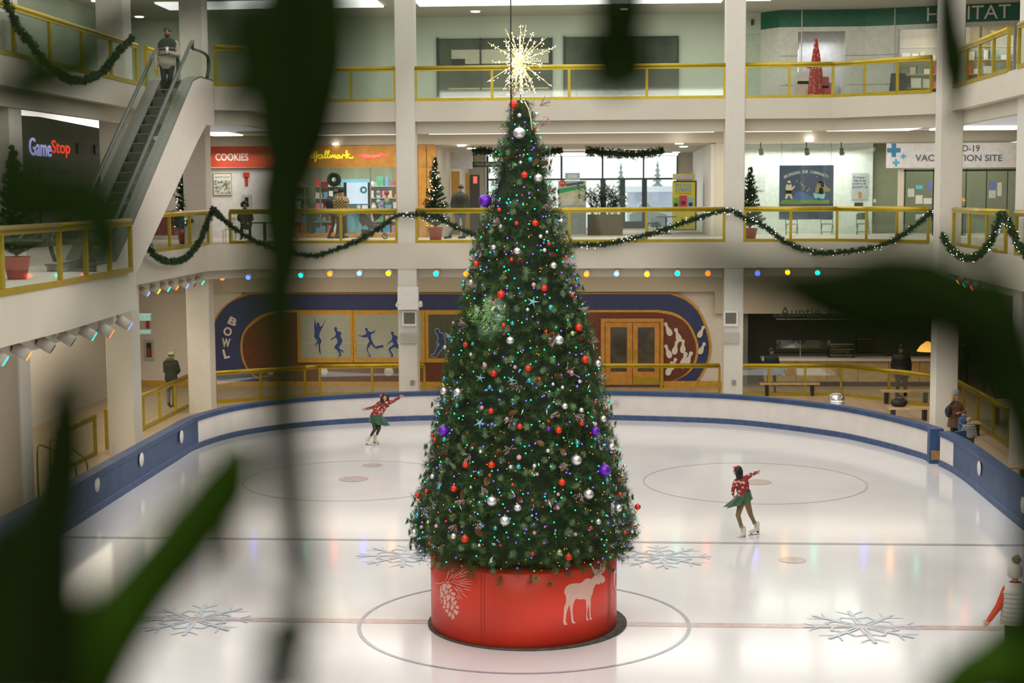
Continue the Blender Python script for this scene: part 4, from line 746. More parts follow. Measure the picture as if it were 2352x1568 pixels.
dr = (A3-A2).normalized(); p0 = PZ(2112, 12, 15.2); hx_ = A2+dr*((PZ(2110, 40, zb_)-A2).dot(dr)); base = A2+dr*2.35
text('lettering', 'HABITAT', base+Vector((0, -.03, zb_+.1)), dr, (0, 0, 1), min(.52, ZC-zb_-.14), 3.1, WHITE, hb, ext=.01)
S(MB().box(12.4, 22, 37.5, 37.7, Z3, ZC), 'wall_upper_shop', mat('warm_shop_wall', (.42, .32, .18), .6), 'warm lit back wall inside the green-topped shop')
area('shop_light', (16, 35.6, 14.9), 5, 1.5, 150, (1, .92, .8)); area('shop_light', (9.8, 34.9, 14.0), 1.6, .4, 18, (.95, 1, 1))
m = MB(); m.bar(E1+Vector((0, .05, 12.8)), A3+Vector((0, .05, 12.8)), .012, 3.0); m.build('shop_glass', SGLASS, hb)
for t in (.18, .42, .62, .8): p = along(A2, A3, t); MB().box(p.x-.05, p.x+.05, p.y-.05, p.y+.05, Z3, 14.3).build('glass_upright', LGREY, hb)
t = thing('shop_shelving', 'warm lit shelving with goods inside the green-topped shop', 'shelf', (15, 36.5, Z3))
for k in range(5): MB().box(13.4, 20, 36.4, 36.9, Z3+.3+.55*k, Z3+.34+.55*k).build('shelf', LWOOD, t)
for k in range(4):
    x = 13.5
    while x < 19.6:
        wd = random.uniform(.15, .4); h = random.uniform(.15, .4); m = MB(); zz = Z3+.34+.55*k; m.box(x, x+wd, 36.45, 36.7, zz, zz+h); tag(m.build('shop_item', pick(random.choice([(.7, .08, .07), (.7, .66, .6), (.65, .5, .35), (.8, .78, .76), (.1, .2, .15)]))), 'small boxed item on the shelves inside the green-topped shop', 'shop item', 'items on the upper shop shelves'); x += wd+.08
ab = thing('sandwich_board', 'black chalkboard sandwich sign standing on the upper gallery', 'sign', PY(2063, 208, 33.5)); Ya = 33.4
a = PY(2043, 211, Ya); b = PY(2084, 168, Ya)
for s_, nm in ((-1, 'front_board'), (1, 'rear_board')):
    m = MB(); m.prism([(a.x, Ya+s_*.28, Z3), (b.x, Ya+s_*.28, Z3), (b.x-.05, Ya+s_*.02, b.z), (a.x+.05, Ya+s_*.02, b.z)], (0, .02, 0)); m.build(nm, mat('chalkboard', (.05, .05, .05), .4, noise=.4, scale=5), ab)
rd = thing('scarf_stand', 'tall stand draped with red printed scarves in the white alcove', 'display stand', PY(1875, 220, YB-.8)); c = PY(1873, 220, YB-.9); c.z = Z3
MB().lathe([(.25, 0), (.03, .05), (.025, 2.6)], c, 12).build('pole', WOOD, rd); cloth = checkmat('red_print_cloth', (.42, .035, .025), (.6, .35, .3), 9, kind='vor')
MB().lathe([(.36, .05), (.30, .7), (.22, 1.4), (.13, 2.1), (.05, 2.65), (.01, 2.75)], c, 30, 0, None, lambda a_, i: 1+.22*math.sin(a_*7+i)).build('red_scarf', cloth, rd)
for i, (x, y, s_, cc) in enumerate(((1846, 205, .35, (.6, .45, .35)), (1905, 205, .3, (.12, .18, .14)), (1888, 190, .25, (.45, .06, .06)), (1919, 208, .28, (.4, .42, .4)), (1898, 210, .24, (.5, .1, .08)), (1858, 150, .16, (.6, .1, .07)), (1846, 180, .26, (.65, .55, .5)))):
    c = PY(x, y, YB-.8); m = MB(); m.ball(c, s_*.8, 10, 0, (1, .6, 1.1)) if i % 2 else m.box(c.x-s_, c.x+s_, c.y-.15, c.y+.15, c.z-s_*.9, c.z+s_*.9); m.build('merchandise', pick(cc), rd)
ab2 = tag(rectY(MB(), 1725, 45, 1731, 58, YB-.02, .1).build('wall_camera', DARK), 'small black camera on the upper wall beside the green header', 'camera')
S(MB().box(6.9, 8.4, YB, YB+.3, Z3, ZC), 'wall_back_upper', WALLG)
d1 = thing('door_1', None, None, PY(1730, 220, YB), kind='structure'); rectY(MB(), 1708, 80, 1755, 222, YB-.01, .04).build('door_leaf', pick((.40, .47, .36)), d1); c = PY(1756, 178, YB-.08); MB().box(c.x-.03, c.x+.03, c.y-.05, c.y, c.z-.15, c.z+.15).build('door_handle', DARK, d1)
# downlights
def downlight(px, py, z, lab):
    c = PZ(px, py, z-.02); m = MB(); m.lathe([(1e-5, 0), (.16, 0), (.18, .02)], (c.x, c.y, z-.03), 20); tag(m.build('downlight', DOWN), lab, 'ceiling light')
downlight(1092, 27, ZC, 'round ceiling downlight left of the star top'); downlight(1434, 22, ZC, 'round ceiling downlight right of the star'); downlight(320, 39, ZC, 'round ceiling downlight above the man on the escalator'); downlight(221, 3, ZC, 'round ceiling downlight at the top left corner')
for px, py, l in ((770, 331, 'round downlight above the yellow script sign'), (1860, 321, 'round downlight above the community banner')):
    c = PY(px, py, 35.1); m = MB(); m.ball(c, .14, 14, 0, (1, 1, .3)); tag(m.build('downlight', DOWN), l, 'ceiling light')
for i, (px, py) in enumerate(((1060, 335), (1082, 341), (1100, 347), (1560, 330), (1570, 337), (1553, 350))):
    downlight(px, py, 9.95, ['round hall downlight above the gift shop corner', 'second round hall downlight inward from the gift shop corner', 'third round hall downlight near the dark hanging sign', 'round hall downlight nearest the right hall wall', 'round hall downlight above the photo booth header', 'innermost round hall downlight above the photo booth'][i])
tag(rectY(MB(), 1260, 350, 1510, 355, 44, .6).build('tube_light', COVE), 'long hanging tube light inside the entrance hall', 'ceiling light')
# coloured spotlights
CC = {'orange': (1, .04, .0), 'blue': (.03, .06, 1), 'yellow': (1, .34, .0), 'teal': (.0, .45, .33), 'unlit': None}
SPN = [0]
def spot(c, dirv, colr, lab, grp, s=1., es=20):
    t = thing('stage_spotlight', lab, 'spotlight', c, grp); d = Vector(dirv).normalized(); a = c-d*.28*s
    MB().tube([a, c], .105*s, 14, caps=True).build('lamp_can', mat('white_lamp_can', (.55, .52, .45), .5), t)
    lens = MB(); q = d.to_track_quat('Z', 'Y').to_matrix().to_4x4(); lens.lathe([(1e-5, .012), (.075*s, .012), (.09*s, 0), (.09*s, -.02)], c+d*.005, 16, 0, q)
    lens.build('lens', emis('lens_'+colr, CC[colr], es) if CC[colr] else BLACK, t)
    MB().box(a.x-.02, a.x+.02, a.y-.02, a.y+.02, a.z, a.z+.3*s).build('bracket', WHITE, t)
row = [(510, 638, 'orange'), (570, 637, 'blue'), (690, 632, 'teal'), (757, 629, 'orange'), (825, 628, 'blue'), (892, 628, 'yellow'), (1001, 629, 'teal'), (1070, 629, 'orange'), (1140, 629, 'blue'), (1209, 629, 'yellow'), (1278, 629, 'teal'), (1347, 630, 'orange'), (1416, 629, 'blue'), (1486, 630, 'yellow'), (1556, 628, 'teal'), (1626, 628, 'orange'), (1740, 628, 'blue'), (1809, 626, 'yellow'), (1878, 627, 'teal')]
ordn = ['first', 'second', 'third', 'fourth', 'fifth', 'sixth', 'seventh', 'eighth', 'ninth', 'tenth', 'eleventh', 'twelfth', 'thirteenth', 'fourteenth', 'fifteenth', 'sixteenth', 'seventeenth', 'eighteenth', 'nineteenth']
for i, (x, y, cl) in enumerate(row): spot(PY(x, y, 27.5), (-.15, -1, -.35), cl, '%s stage spotlight, %s from the left under the far balcony' % (cl, ordn[i]), 'stage spotlights under the far balcony')
for i, (x, y, cl) in enumerate(((1995, 632, 'blue'), (2056, 634, 'yellow'), (2118, 637, 'teal'))): spot(PY(x, y, 27.3-.9*i), (-.4, -1, -.35), cl, '%s stage spotlight under the angled right balcony' % cl, 'stage spotlights under the angled balcony')
for i, (x, y, cl) in enumerate(((341, 675, 'blue'), (365, 669, 'yellow'), (388, 664, 'teal'), (407, 661, 'orange'), (430, 657, 'blue'), (448, 654, 'unlit'), (466, 649, 'teal'))): spot(PX(x, y, -12.95), (.9, .1, -.6), cl, '%s spotlight, %s from the left under the balcony behind the escalator' % (cl, ordn[i]), 'spotlights under the balcony behind the escalator', es=8)
for i, (x, y, cl) in enumerate(((12, 829, 'teal'), (66, 817, 'orange'), (121, 801, 'unlit'), (168, 785, 'unlit'), (216, 773, 'teal'), (256, 766, 'orange'), (298, 749, 'blue'))): spot(PX(x, y, -9.5), (.9, .25, -.62), cl, '%s spotlight, %s from the left under the near left balcony' % (cl, ordn[i]), 'spotlights under the near left balcony', 1.15, es=8)
for i, (x, y, cl) in enumerate(((2200, 648, 'yellow'), (2214, 656, 'teal'), (2232, 662, 'orange'))): spot(PX(x, y, 12.6), (-.9, 0, -.6), cl, '%s spotlight under the right balcony past the corner pillar' % cl, 'spotlights under the right balcony', es=8)
# ================================================================== CHRISTMAS TREE
PROF = [(9.66, .13), (9.4, .2), (8.9, .34), (8.34, .46), (7.8, .62), (7.07, .80), (6.36, .96), (5.8, 1.11), (4.75, 1.37), (3.94, 1.56), (3.13, 1.70), (2.31, 1.92), (1.9, 2.05), (1.62, 2.04), (1.42, 1.82)]
def trad(z):
    if z >= PROF[0][0]: return 0
    for (za, ra), (zb, rb) in zip(PROF, PROF[1:]):
        if zb <= z <= za: return ra+(rb-ra)*(za-z)/(za-zb)
    return 0
def needles(tips, dirs, n, L, wd, spread=1., rs=rng, along=.0, mi=None):
    """bottle-brush sprays: thin triangles around each tip direction"""
    T = np.repeat(np.array(tips), n, 0); D = np.repeat(np.array(dirs), n, 0); k = len(T)
    r = rs.normal(size=(k, 3)); r -= (r*D).sum(1, keepdims=True)*D; r /= np.linalg.norm(r, axis=1, keepdims=True)
    s = rs.random((k, 1)); o = T-D*s*along; d = D*(rs.random((k, 1))*.9+.15)+r*spread; d /= np.linalg.norm(d, axis=1, keepdims=True)
    ln = L*(.7+.5*rs.random((k, 1))); side = np.cross(d, rs.normal(size=(k, 3))); side /= np.linalg.norm(side, axis=1, keepdims=True)
    V = np.stack([o-side*wd/2, o+side*wd/2, o+d*ln], 1).reshape(-1, 3); return V
def needle_obj(name, V, m, parent=None, MI=None, mats=None, **k):
    me = bpy.data.meshes.new(name); n = len(V)//3; me.vertices.add(len(V)); me.vertices.foreach_set('co', V.ravel().astype('f')); me.loops.add(n*3); me.loops.foreach_set('vertex_index', np.arange(n*3))
    me.polygons.add(n); me.polygons.foreach_set('loop_start', np.arange(n)*3); me.polygons.foreach_set('loop_total', np.full(n, 3)); me.update()
    for q in (mats or [m]): me.materials.append(q)
    if MI is not None: me.polygons.foreach_set('material_index', MI)
    me.validate(); return link(name, me, parent, **k)
NG = mat('pine_needles', (.024, .068, .016), .55, col2=(.058, .13, .026), scale=1.5, noise=.2)
NL = mat('pale_pine_tufts', (.24, .37, .17), .55, col2=(.11, .21, .08), scale=2)
tree = thing('christmas_tree', 'tall decorated christmas tree covered in needles rising from the red drum', 'christmas tree', (0, 0, 1.3))
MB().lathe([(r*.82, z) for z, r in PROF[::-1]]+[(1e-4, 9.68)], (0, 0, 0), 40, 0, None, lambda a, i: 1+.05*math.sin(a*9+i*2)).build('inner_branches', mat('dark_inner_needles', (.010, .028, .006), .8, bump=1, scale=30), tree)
MB().tube([(0, 0, .6), (0, 0, 9.6)], [.12, .03], 10).build('trunk', mat('brown_bark', (.09, .055, .03), .8), tree)
tp, td, br = [], [], MB()
zz = np.array([p[0] for p in PROF]); 
def addtip(z, a, ext, droop):
    r = trad(z); d = Vector((math.cos(a), math.sin(a), droop)).normalized(); b = Vector((math.cos(a)*r*.88, math.sin(a)*r*.88, z)); e = b+d*(r*.12+ext); tp.append(e); td.append(d)
while len(tp) < 4300:
    z = random.uniform(1.45, 9.6); r = trad(z)
    if random.random() > (r+.12)/2.2: continue
    addtip(z, random.uniform(0, 6.2832), random.uniform(-.06, .12), random.uniform(-.35, .45))
for k in range(60): addtip(random.uniform(1.43, 1.6), random.uniform(0, 6.2832), random.uniform(.05, .16), random.uniform(-1.1, -.3))
for k in range(26):
    a = random.uniform(0, 6.28); r = random.uniform(1.55, 2.0); tp.append(Vector((r*math.cos(a), r*math.sin(a), random.uniform(1.18, 1.42)))); td.append(Vector((math.cos(a)*.3, math.sin(a)*.3, -1)).normalized())
for k in range(90):
    z = random.uniform(1.3, 7.5); addtip(z, random.uniform(0, 6.2832), random.uniform(.10, .2), random.uniform(-.1, .3))
lite = rng.random(len(tp)) < .13
V1 = needles([t for t, q in zip(tp, lite) if not q], [t for t, q in zip(td, lite) if not q], 42, .13, .0078, 1.0, along=.2)
V2 = needles([t+d*.03 for t, d, q in zip(tp, td, lite) if q], [t for t, q in zip(td, lite) if q], 110, .078, .0085, 2.6, along=.03)
MI = np.concatenate([np.zeros(len(V1)//3, int), np.ones(len(V2)//3, int)])
needle_obj('needle_foliage', np.concatenate([V1, V2]), None, tree, MI, [NG, NL])
# drum and ring
drum = thing('tree_drum', 'big glossy red drum under the christmas tree with pale pink cone and moose prints', 'tree base', (0, 0, 0))
DR = 1.73; RD = mat('red_drum_vinyl', (.80, .05, .025), .38, noise=.06, scale=1)
MB().lathe([(DR, .03), (DR, 1.34), (DR-.03, 1.36), (1e-4, 1.36)], (0, 0, 0), 96).build('drum_wall', RD, drum)
tag(MB().lathe([(DR+.13, 0), (DR+.13, .025), (DR-.3, .03)], (.06, .06, .001), 64).build('drum_mat', mat('grey_rubber_ring', (.07, .065, .05), .8, noise=.3)), 'dark grey rubber ring on the ice around the foot of the red drum', 'mat')
def ondrum(x, y, off=0.):
    d = ray(x, y); R = DR+off; a = d.x*d.x+d.y*d.y; b = 2*(CP.x*d.x+CP.y*d.y); c = CP.x**2+CP.y**2-R*R; D = b*b-4*a*c
    if D < 0: t = -b/(2*a)
    else: t = (-b-math.sqrt(D))/(2*a)
    p = CP+d*t; s = R/math.hypot(p.x, p.y); return Vector((p.x*s, p.y*s, p.z))
PK = mat('pale_pink_print', (.82, .50, .43), .4, noise=.05)
def decal(pts, nm, smooth=0, m_=PK, off=.004):
    if smooth: pts = smoothpx(pts+[pts[0]], smooth)[:-1]
    # densify then triangulate as n-gon strips by slicing in x
    q = MB(); P = []
    for i, (x, y) in enumerate(pts):
        x2, y2 = pts[(i+1) % len(pts)]; k = max(1, int(math.hypot(x2-x, y2-y)/3)); P += [(x+(x2-x)*j/k, y+(y2-y)*j/k) for j in range(k)]
    from mathutils.geometry import delaunay_2d_cdt
    xs = [p[0] for p in P]; ys = [p[1] for p in P]; n = len(P); ext = []
    def inside(x, y):
        c = False
        for i in range(n):
            x1, y1 = P[i]; x2_, y2_ = P[i-1]
            if (y1 > y) != (y2_ > y) and x < (x2_-x1)*(y-y1)/(y2_-y1)+x1: c = not c
        return c
    gx = min(xs)+2
    while gx < max(xs):
        gy = min(ys)+2
        while gy < max(ys):
            if inside(gx, gy): ext.append((gx, gy))
            gy += 8
        gx += 8
    co, ed, fa, *_ = delaunay_2d_cdt([Vector(p) for p in P+ext], [], [list(range(n))], 1, 1e-4)
    q.add([ondrum(c.x, c.y, off) for c in co], [tuple(f) for f in fa]); return q.build(nm, m_, drum)
M0 = lambda L: [(1270+x*.1084, 1280+y*.1084) for x, y in L]
decal(M0([(240,770),(245,690),(280,620),(350,565),(450,545),(560,545),(620,525),(680,460),(740,435),(790,450),(820,450),(870,395),(900,360),(860,330),(835,260),(810,165),(835,180),(870,240),(900,235),(930,255),(990,250),(1005,180),(1015,95),(1030,180),(1035,250),(1060,200),(1078,95),(1082,190),(1100,230),(1120,175),(1105,260),(1060,330),(1010,355),(1080,400),(1105,450),(1100,505),(1065,530),(1050,555),(1015,530),(990,565),(955,570),(935,555),(890,590),(860,660),(845,740),(815,820),(800,900),(800,1020),(795,1130),(800,1250),(835,1310),(790,1318),(775,1270),(765,1100),(750,990),(740,1060),(725,1180),(725,1260),(768,1325),(712,1335),(700,1260),(710,1130),(705,1010),(698,910),(670,880),(580,887),(485,875),(450,930),(425,1020),(415,1140),(430,1300),(445,1350),(490,1385),(415,1397),(392,1350),(385,1240),(370,1120),(350,1000),(310,1100),(280,1200),(270,1330),(280,1380),(315,1420),(240,1430),(215,1365),(230,1200),(232,1060),(275,960),(280,860),(262,770)]), 'moose_print')
K0 = lambda L: [(985+x*.102, 1280+y*.102) for x, y in L]
for s_ in ([(310,590),(395,590),(405,620),(385,640),(380,720),(350,770),(300,740)], [(425,595),(500,610),(520,655),(470,690),(430,720),(392,680),(398,640)], [(262,640),(295,635),(290,680),(255,700)], [(255,700),(295,690),(290,740),(262,820),(250,780)], [(300,760),(330,790),(330,850),(290,910),(262,880),(268,800)], [(375,730),(420,725),(435,770),(415,810),(365,850),(350,800)], [(455,740),(500,700),(545,725),(500,760),(470,800),(445,790)], [(335,855),(380,870),(390,910),(360,910),(330,945),(315,900)], [(430,820),(480,850),(500,890),(465,940),(420,1000),(400,930),(395,860)], [(510,770),(600,800),(600,830),(570,870),(485,820)], [(490,850),(560,890),(600,900),(560,960),(540,1000),(490,960),(510,900)], [(330,950),(370,920),(395,960),(390,1040),(370,1075),(325,1050)], [(280,930),(305,945),(300,1010),(285,1045),(270,1000)], [(250,860),(265,900),(262,950),(247,920)], [(410,1020),(460,990),(470,1050),(450,1150),(390,1140)], [(480,985),(560,1010),(590,965),(640,990),(600,1070),(570,1085)], [(320,1080),(370,1085),(370,1130),(340,1150),(315,1130)], [(495,1040),(560,1090),(575,1130),(510,1200),(485,1140)], [(590,1110),(625,1075),(680,1105),(660,1170),(610,1140)], [(370,1160),(440,1165),(450,1220),(420,1250),(370,1210)], [(550,1190),(580,1160),(680,1220),(620,1300),(560,1240)], [(440,1265),(480,1210),(510,1240),(495,1340),(430,1300)], [(520,1330),(530,1230),(580,1310),(570,1370),(520,1390),(510,1360)], [(390,545),(440,545),(465,575),(430,585),(385,570)]): decal(K0(s_), 'cone_scale_print')
decal(K0([(155,550),(200,580),(250,580),(310,545),(360,548),(362,565),(310,565),(250,600),(200,600),(165,580)]), 'cone_stem_print')
decal(K0([(470,545),(520,540),(570,500),(615,500),(560,520),(520,555),(480,560)]), 'cone_stem_print')
for a, b, c, d in ((375,530,480,270), (440,520,600,285), (515,460,660,320), (535,480,850,215), (420,380,455,290), (490,350,580,215), (680,400,915,290), (600,465,905,380), (590,545,930,470), (660,570,1010,525), (700,585,1020,602), (535,570,990,700), (610,640,790,745), (545,650,720,840), (590,690,820,800), (635,820,765,945), (615,870,700,950), (780,700,970,750), (720,790,900,915), (725,255,775,215)):
    L = math.hypot(c-a, d-b); nx, ny = -(d-b)/L, (c-a)/L; w_ = 9; decal(K0([(a-nx*w_*.5, b-ny*w_*.5), ((a+c)/2-nx*w_, (b+d)/2-ny*w_), (c, d), ((a+c)/2+nx*w_, (b+d)/2+ny*w_), (a+nx*w_*.5, b+ny*w_*.5)]), 'pine_needle_print')
decal([(1409.5, 1345), (1409, 1325), (1411, 1308), (1416, 1303), (1417.5, 1306), (1413, 1318), (1412, 1340), (1412, 1356)], 'round_print'); decal([(1413.5, 1345), (1415, 1325), (1417.5, 1318), (1417, 1345), (1415, 1368), (1413, 1355)], 'round_print')
for x in (1104.5, 1112, 1397, 1401): decal([(x, 1292), (x+.9, 1292), (x+.9, 1483-(x > 1300)*38), (x, 1483-(x > 1300)*38)], 'seam', 0, mat('drum_seam', (.22, .015, .01), .5), .003)
# ------------------------------------------------------------------ ornaments
def ontree(x, y, off=.06):
    d = ray(x, y); t = 24.
    while t < 33:
        p = CP+d*t; r = trad(p.z)
        if r and math.hypot(p.x, p.y) < r+off: return p
        t += .02
    t = (28.0); p = CP+d*t; return p
ORN = {'red': (.78, .045, .015), 'silver': (.80, .78, .78), 'purple': (.16, .03, .50), 'teal': (.06, .45, .48), 'pink': (.72, .35, .45), 'lime': (.42, .62, .22)}
OM = {k: mat('ornament_'+k, v, .22 if k != 'pink' else .4, .75 if k != 'pink' else .1, noise=.05) for k, v in ORN.items()}
OM['red'].node_tree.nodes['Principled BSDF'].inputs['Metallic'].default_value = .35
OM['purple'].node_tree.nodes['Principled BSDF'].inputs['Metallic'].default_value = .5
CAPM = mat('ornament_cap', (.6, .5, .25), .3, .8)
def ball_mesh(col):
    m = MB(); m.lathe([(max(1e-5, math.sin(math.pi*i/12)), -math.cos(math.pi*i/12)) for i in range(13)], (0, 0, 0), 20, 0, None, lambda a, i: 1+.045*math.cos(a*10) if col != 'pink' else 1); b = m
    me = bpy.data.meshes.new('ornament_ball'); me.from_pydata(b.v, [], b.f); me.materials.append(OM[col]); me.polygons.foreach_set('use_smooth', [True]*len(b.f)); me.update()
    c = MB().tube([(0, 0, .95), (0, 0, 1.18)], .2, 8).tube([(0, 0, 1.15), (0, 0, 1.4)], .05, 5); cm = bpy.data.meshes.new('ornament_cap'); cm.from_pydata(c.v, [], c.f); cm.materials.append(CAPM); cm.update(); return me, cm
BM = {k: ball_mesh(k) for k in ORN}
def zone(x, y):
    v = 'top' if y < 420 else 'upper part' if y < 640 else 'middle' if y < 880 else 'lower part' if y < 1090 else 'bottom skirt'
    cx = 1203; hw = 33+(y-235)*.235; u = (x-cx)/hw; h = 'left edge' if u < -.6 else 'left half' if u < -.12 else 'centre' if u < .12 else 'right half' if u < .6 else 'right edge'; return v, h
ORDS = ['only', 'first', 'second', 'third', 'fourth', 'fifth', 'sixth', 'seventh', 'eighth', 'ninth', 'tenth', 'eleventh', 'twelfth']
PEND = []
def balls(col, L, adj, kind='ball ornament', thr=99):
    bins = {}
    for q in L: bins.setdefault(zone(q[0], q[1]), []).append(q)
    out = []
    for z, qs in bins.items():
        qs.sort(key=lambda q: q[1])
        for i, q in enumerate(qs):
            o_ = '' if len(qs) == 1 else ', %s down' % ORDS[i+1]
            out.append((q, '%s %s in the tree %s, %s%s' % (adj, kind, z[0], z[1], o_)))
    return out
RED = [(1179,240,10),(1204.5,402,8),(1229,512.6,7.5),(1186.7,513,5),(1147,482,5),(1227.5,294,4),(1260.6,560,4.5),(1175,596,5),(1094,606,7),(1300,590,4),(1151,676,9.5),(1249.5,662,8),(1314,678,5),(1157,747,5.5),(1328.6,752,9),(1069.6,792,6.5),(1343,826,9),(1213,846,8),(1134,858,8),(1238.5,870,4.5),(1027.5,817.6,4.5),(1254,761,4),(1128,944,7),(1194,979.6,7),(1283,988,8),(1335.5,971.7,6.5),(1367,924,4),(1260,967,3.5),(999,1009.7,4.5),(993,998.7,4),(1069.8,1067,8),(1129,1067.8,8.5),(1290.6,1107.6,8.5),(1043,1122,8),(980,1127.6,5),(959.6,1138,7),(1125,1091,4),(1177.6,1113,4),(1222.8,1149,3.5),(1423.6,1135,5),(1464.7,1163.8,7),(1068,1237,9),(1024.6,1197,3),(1357,1212.6,5),(1435,1222.7,4.5),(1451.8,1209,3),(1306,1279,8.5),(1223.4,1271.5,5),(1149.4,1252,3),(987,1247,4)]
SIL_ = [(1193,305.5,14),(1236,408.8,10),(1193,265,5),(1232.6,262,5),(1188,576.6,8.5),(1270.9,610,8),(1241.5,543,5),(1288.7,507,5),(1134,568,6),(1256,533,4),(1195.6,373,4),(1250.5,574.6,5),(1149.7,519.7,5),(1083,648.5,7),(1172,782,9.5),(1283,781,11.5),(1081.6,814,4.5),(1022.4,797.7,4.5),(1020.4,898.5,9),(1051.8,901,10),(1372.4,835,8),(1297,933,7.5),(1335,942,6),(1385,962,8),(1331,876,4.5),(1211.7,711,4.5),(1377,821.4,3),(1270,882,4),(1292,889.5,4.5),(1323.5,1056.8,12.5),(1404,1026,8.5),(1351.7,1135,12),(1130,1151,12),(1159.8,1196,12),(1189,1166,9),(1420,1167,9),(1374,1198,7),(1427,1088,6.5),(953,1223.5,9),(1042,1231,7),(993.6,1094,6),(1258.5,1035,5),(1173,1072,5),(1104,1037,4.5),(1227.5,1069.5,5),(1100.8,1251.8,4),(1435,1070,4.5),(1451.8,1221,4)]
PUR = [(1114,461,15),(1019,989,13),(1367,990,11),(1388,1080,15),(1260,985,5.5)]
TEA = [(1217.8,366.7,6),(1264.5,706.6,7),(1086,790,5),(1064.5,647.7,5),(1325,641.6,5),(1177,743,5.5),(1216,874,6.5),(1125,889.5,5.5),(1021,869,5),(1038,783,5),(1022,919,5.5),(1050,931.6,5),(1021,1008.9,6),(1326,1016.5,6),(1191,1072,6.5),(1008.7,1119,5),(1394,1102,5.5),(1355,1098,4.5),(959,1183,5.5),(1137.6,1213,5.5),(1432.6,1183,5),(1366.8,1008,4.5),(1195,1018.7,3.5),(986,1046.7,5)]
PIN = [(1225.8,653.6,5),(1113.5,838.5,5.5),(1183,843,4.5),(1312.5,855,5),(1107,936,4.5),(1164.5,962,4.5),(1367,973.7,5),(1041,741,3.5),(1192,1050,6),(1002,1207.6,4.5),(968,1210,4),(1282,1135,4),(1322,1227,4.5),(1227.5,1223.5,4.5),(1233.8,1089,4),(1281.8,1166.5,4),(1135.6,1250,3)]
LIM = [(1314.5,765.8,6),(1285,1268.8,7.5),(983.5,1199,4.5),(1081.6,1118.8,4)]
SZ = lambda r: 'small' if r < 5.2 else 'medium' if r < 8.2 else 'large'
for col, L, adj in (('red', RED, 'shiny red'), ('silver', SIL_, 'silver white'), ('purple', PUR, 'purple'), ('teal', TEA, 'teal'), ('pink', PIN, 'matte pink'), ('lime', LIM, 'pale lime')):
    groups = {}
    for q in L: groups.setdefault(SZ(q[2]), []).append(q)
    for sz, qs in groups.items():
        for (x, y, r), lab in balls(col, qs, sz+' '+adj):
            p = ontree(x, y, .12); R = r/ (FPX/(p-CP).dot(CF)); 
            o = bpy.data.objects.new('ornament_ball', BM[col][0]); COL.objects.link(o); o.location = p; o.scale = (R, R, R); tag(o, lab, 'ornament', adj+' ball ornaments on the big tree')
            c = bpy.data.objects.new('cap', BM[col][1]); COL.objects.link(c); c.parent = o
CONES = [(1169,361),(1229,374),(1248,375.6),(1272,585),(1194,602.6),(1264,771.4),(1334,777.8),(1285.7,864.5),(1180,947),(1146.6,1041.8),(1293.9,1039.8),(1085,1027.5),(1015.8,1042.6),(1063,1138),(1117.3,1107),(1422.7,1103),(1039.7,1189),(1102,1225),(1192.7,1145.4),(1240.7,1017)]
cm_ = MB()
for i in range(11):
    z = -.9+i*.18; r = .55*math.sin(math.pi*(i+1)/12.5)**.7
    for k in range(9): a = k*.698+i*.35; d = Vector((math.cos(a), math.sin(a), .35)); n = Vector((-math.sin(a), math.cos(a), 0))*.17; b = Vector((0, 0, z)); cm_.add([b+d*r*.4-n*.6, b+d*r*.4+n*.6, b+d*r+n, b+d*r*1.12+Vector((0, 0, .1)), b+d*r-n], [(0, 1, 2, 3, 4)])
cm_.ball((0, 0, 0), .4, 8, 0, (.8, .8, 2.2))
pcm = bpy.data.meshes.new('pine_cone'); pcm.from_pydata(cm_.v, [], cm_.f); pcm.materials.append(mat('pine_cone_brown', (.20, .085, .03), .7, col2=(.30, .15, .06), scale=9)); pcm.update()
for (x, y, r), lab in balls('c', [(x, y, 7) for x, y in CONES], 'brown', 'pine cone'):
    p = ontree(x, y, .07); o = bpy.data.objects.new('pine_cone', pcm); COL.objects.link(o); o.location = p; s = .085; o.scale = (s, s, s); o.rotation_euler = (random.uniform(.3, 2.2), random.uniform(-.8, .8), random.uniform(0, 6)); tag(o, lab, 'pine cone', 'pine cones on the big tree')
sm_ = MB()
for k in range(5):
    a = k*1.2566+.3; a1 = a+.6283; a0 = a-.6283; T = Vector((math.sin(a), 0, math.cos(a))); A_ = Vector((math.sin(a0), 0, math.cos(a0)))*.22; B_ = Vector((math.sin(a1), 0, math.cos(a1)))*.22
    for q in (-.12, .12): sm_.add([(0, q, 0), A_, T, B_], [(0, 1, 2, 3)])
stm = bpy.data.meshes.new('star_ornament'); stm.from_pydata(sm_.v, [], sm_.f); stm.materials.append(mat('ice_blue_star', (.25, .62, .70), .3, .2)); stm.update()
for (x, y, r), lab in balls('c', [(1223.7, 693, 15), (1174.7, 872.4, 12), (1102, 971, 15), (1030.6, 772, 11), (1103, 868, 12)], 'pale blue', 'five pointed star ornament'):
    p = ontree(x, y, .16); o = bpy.data.objects.new('star_ornament', stm); COL.objects.link(o); o.location = p; s = r/122; o.scale = (s, s, s); o.rotation_euler = (.2, random.uniform(-.5, .5), random.uniform(-.6, .6)); tag(o, lab, 'ornament', 'blue star ornaments on the big tree')
ic = MB().lathe([(1e-5, -1), (.18, -.2), (.22, .1), (.1, .5), (.03, .8), (1e-5, 1)], (0, 0, 0), 8); icm = bpy.data.meshes.new('icicle'); icm.from_pydata(ic.v, [], ic.f); icm.materials.append(mat('pale_drop', (.7, .78, .72), .25, .4)); icm.update()
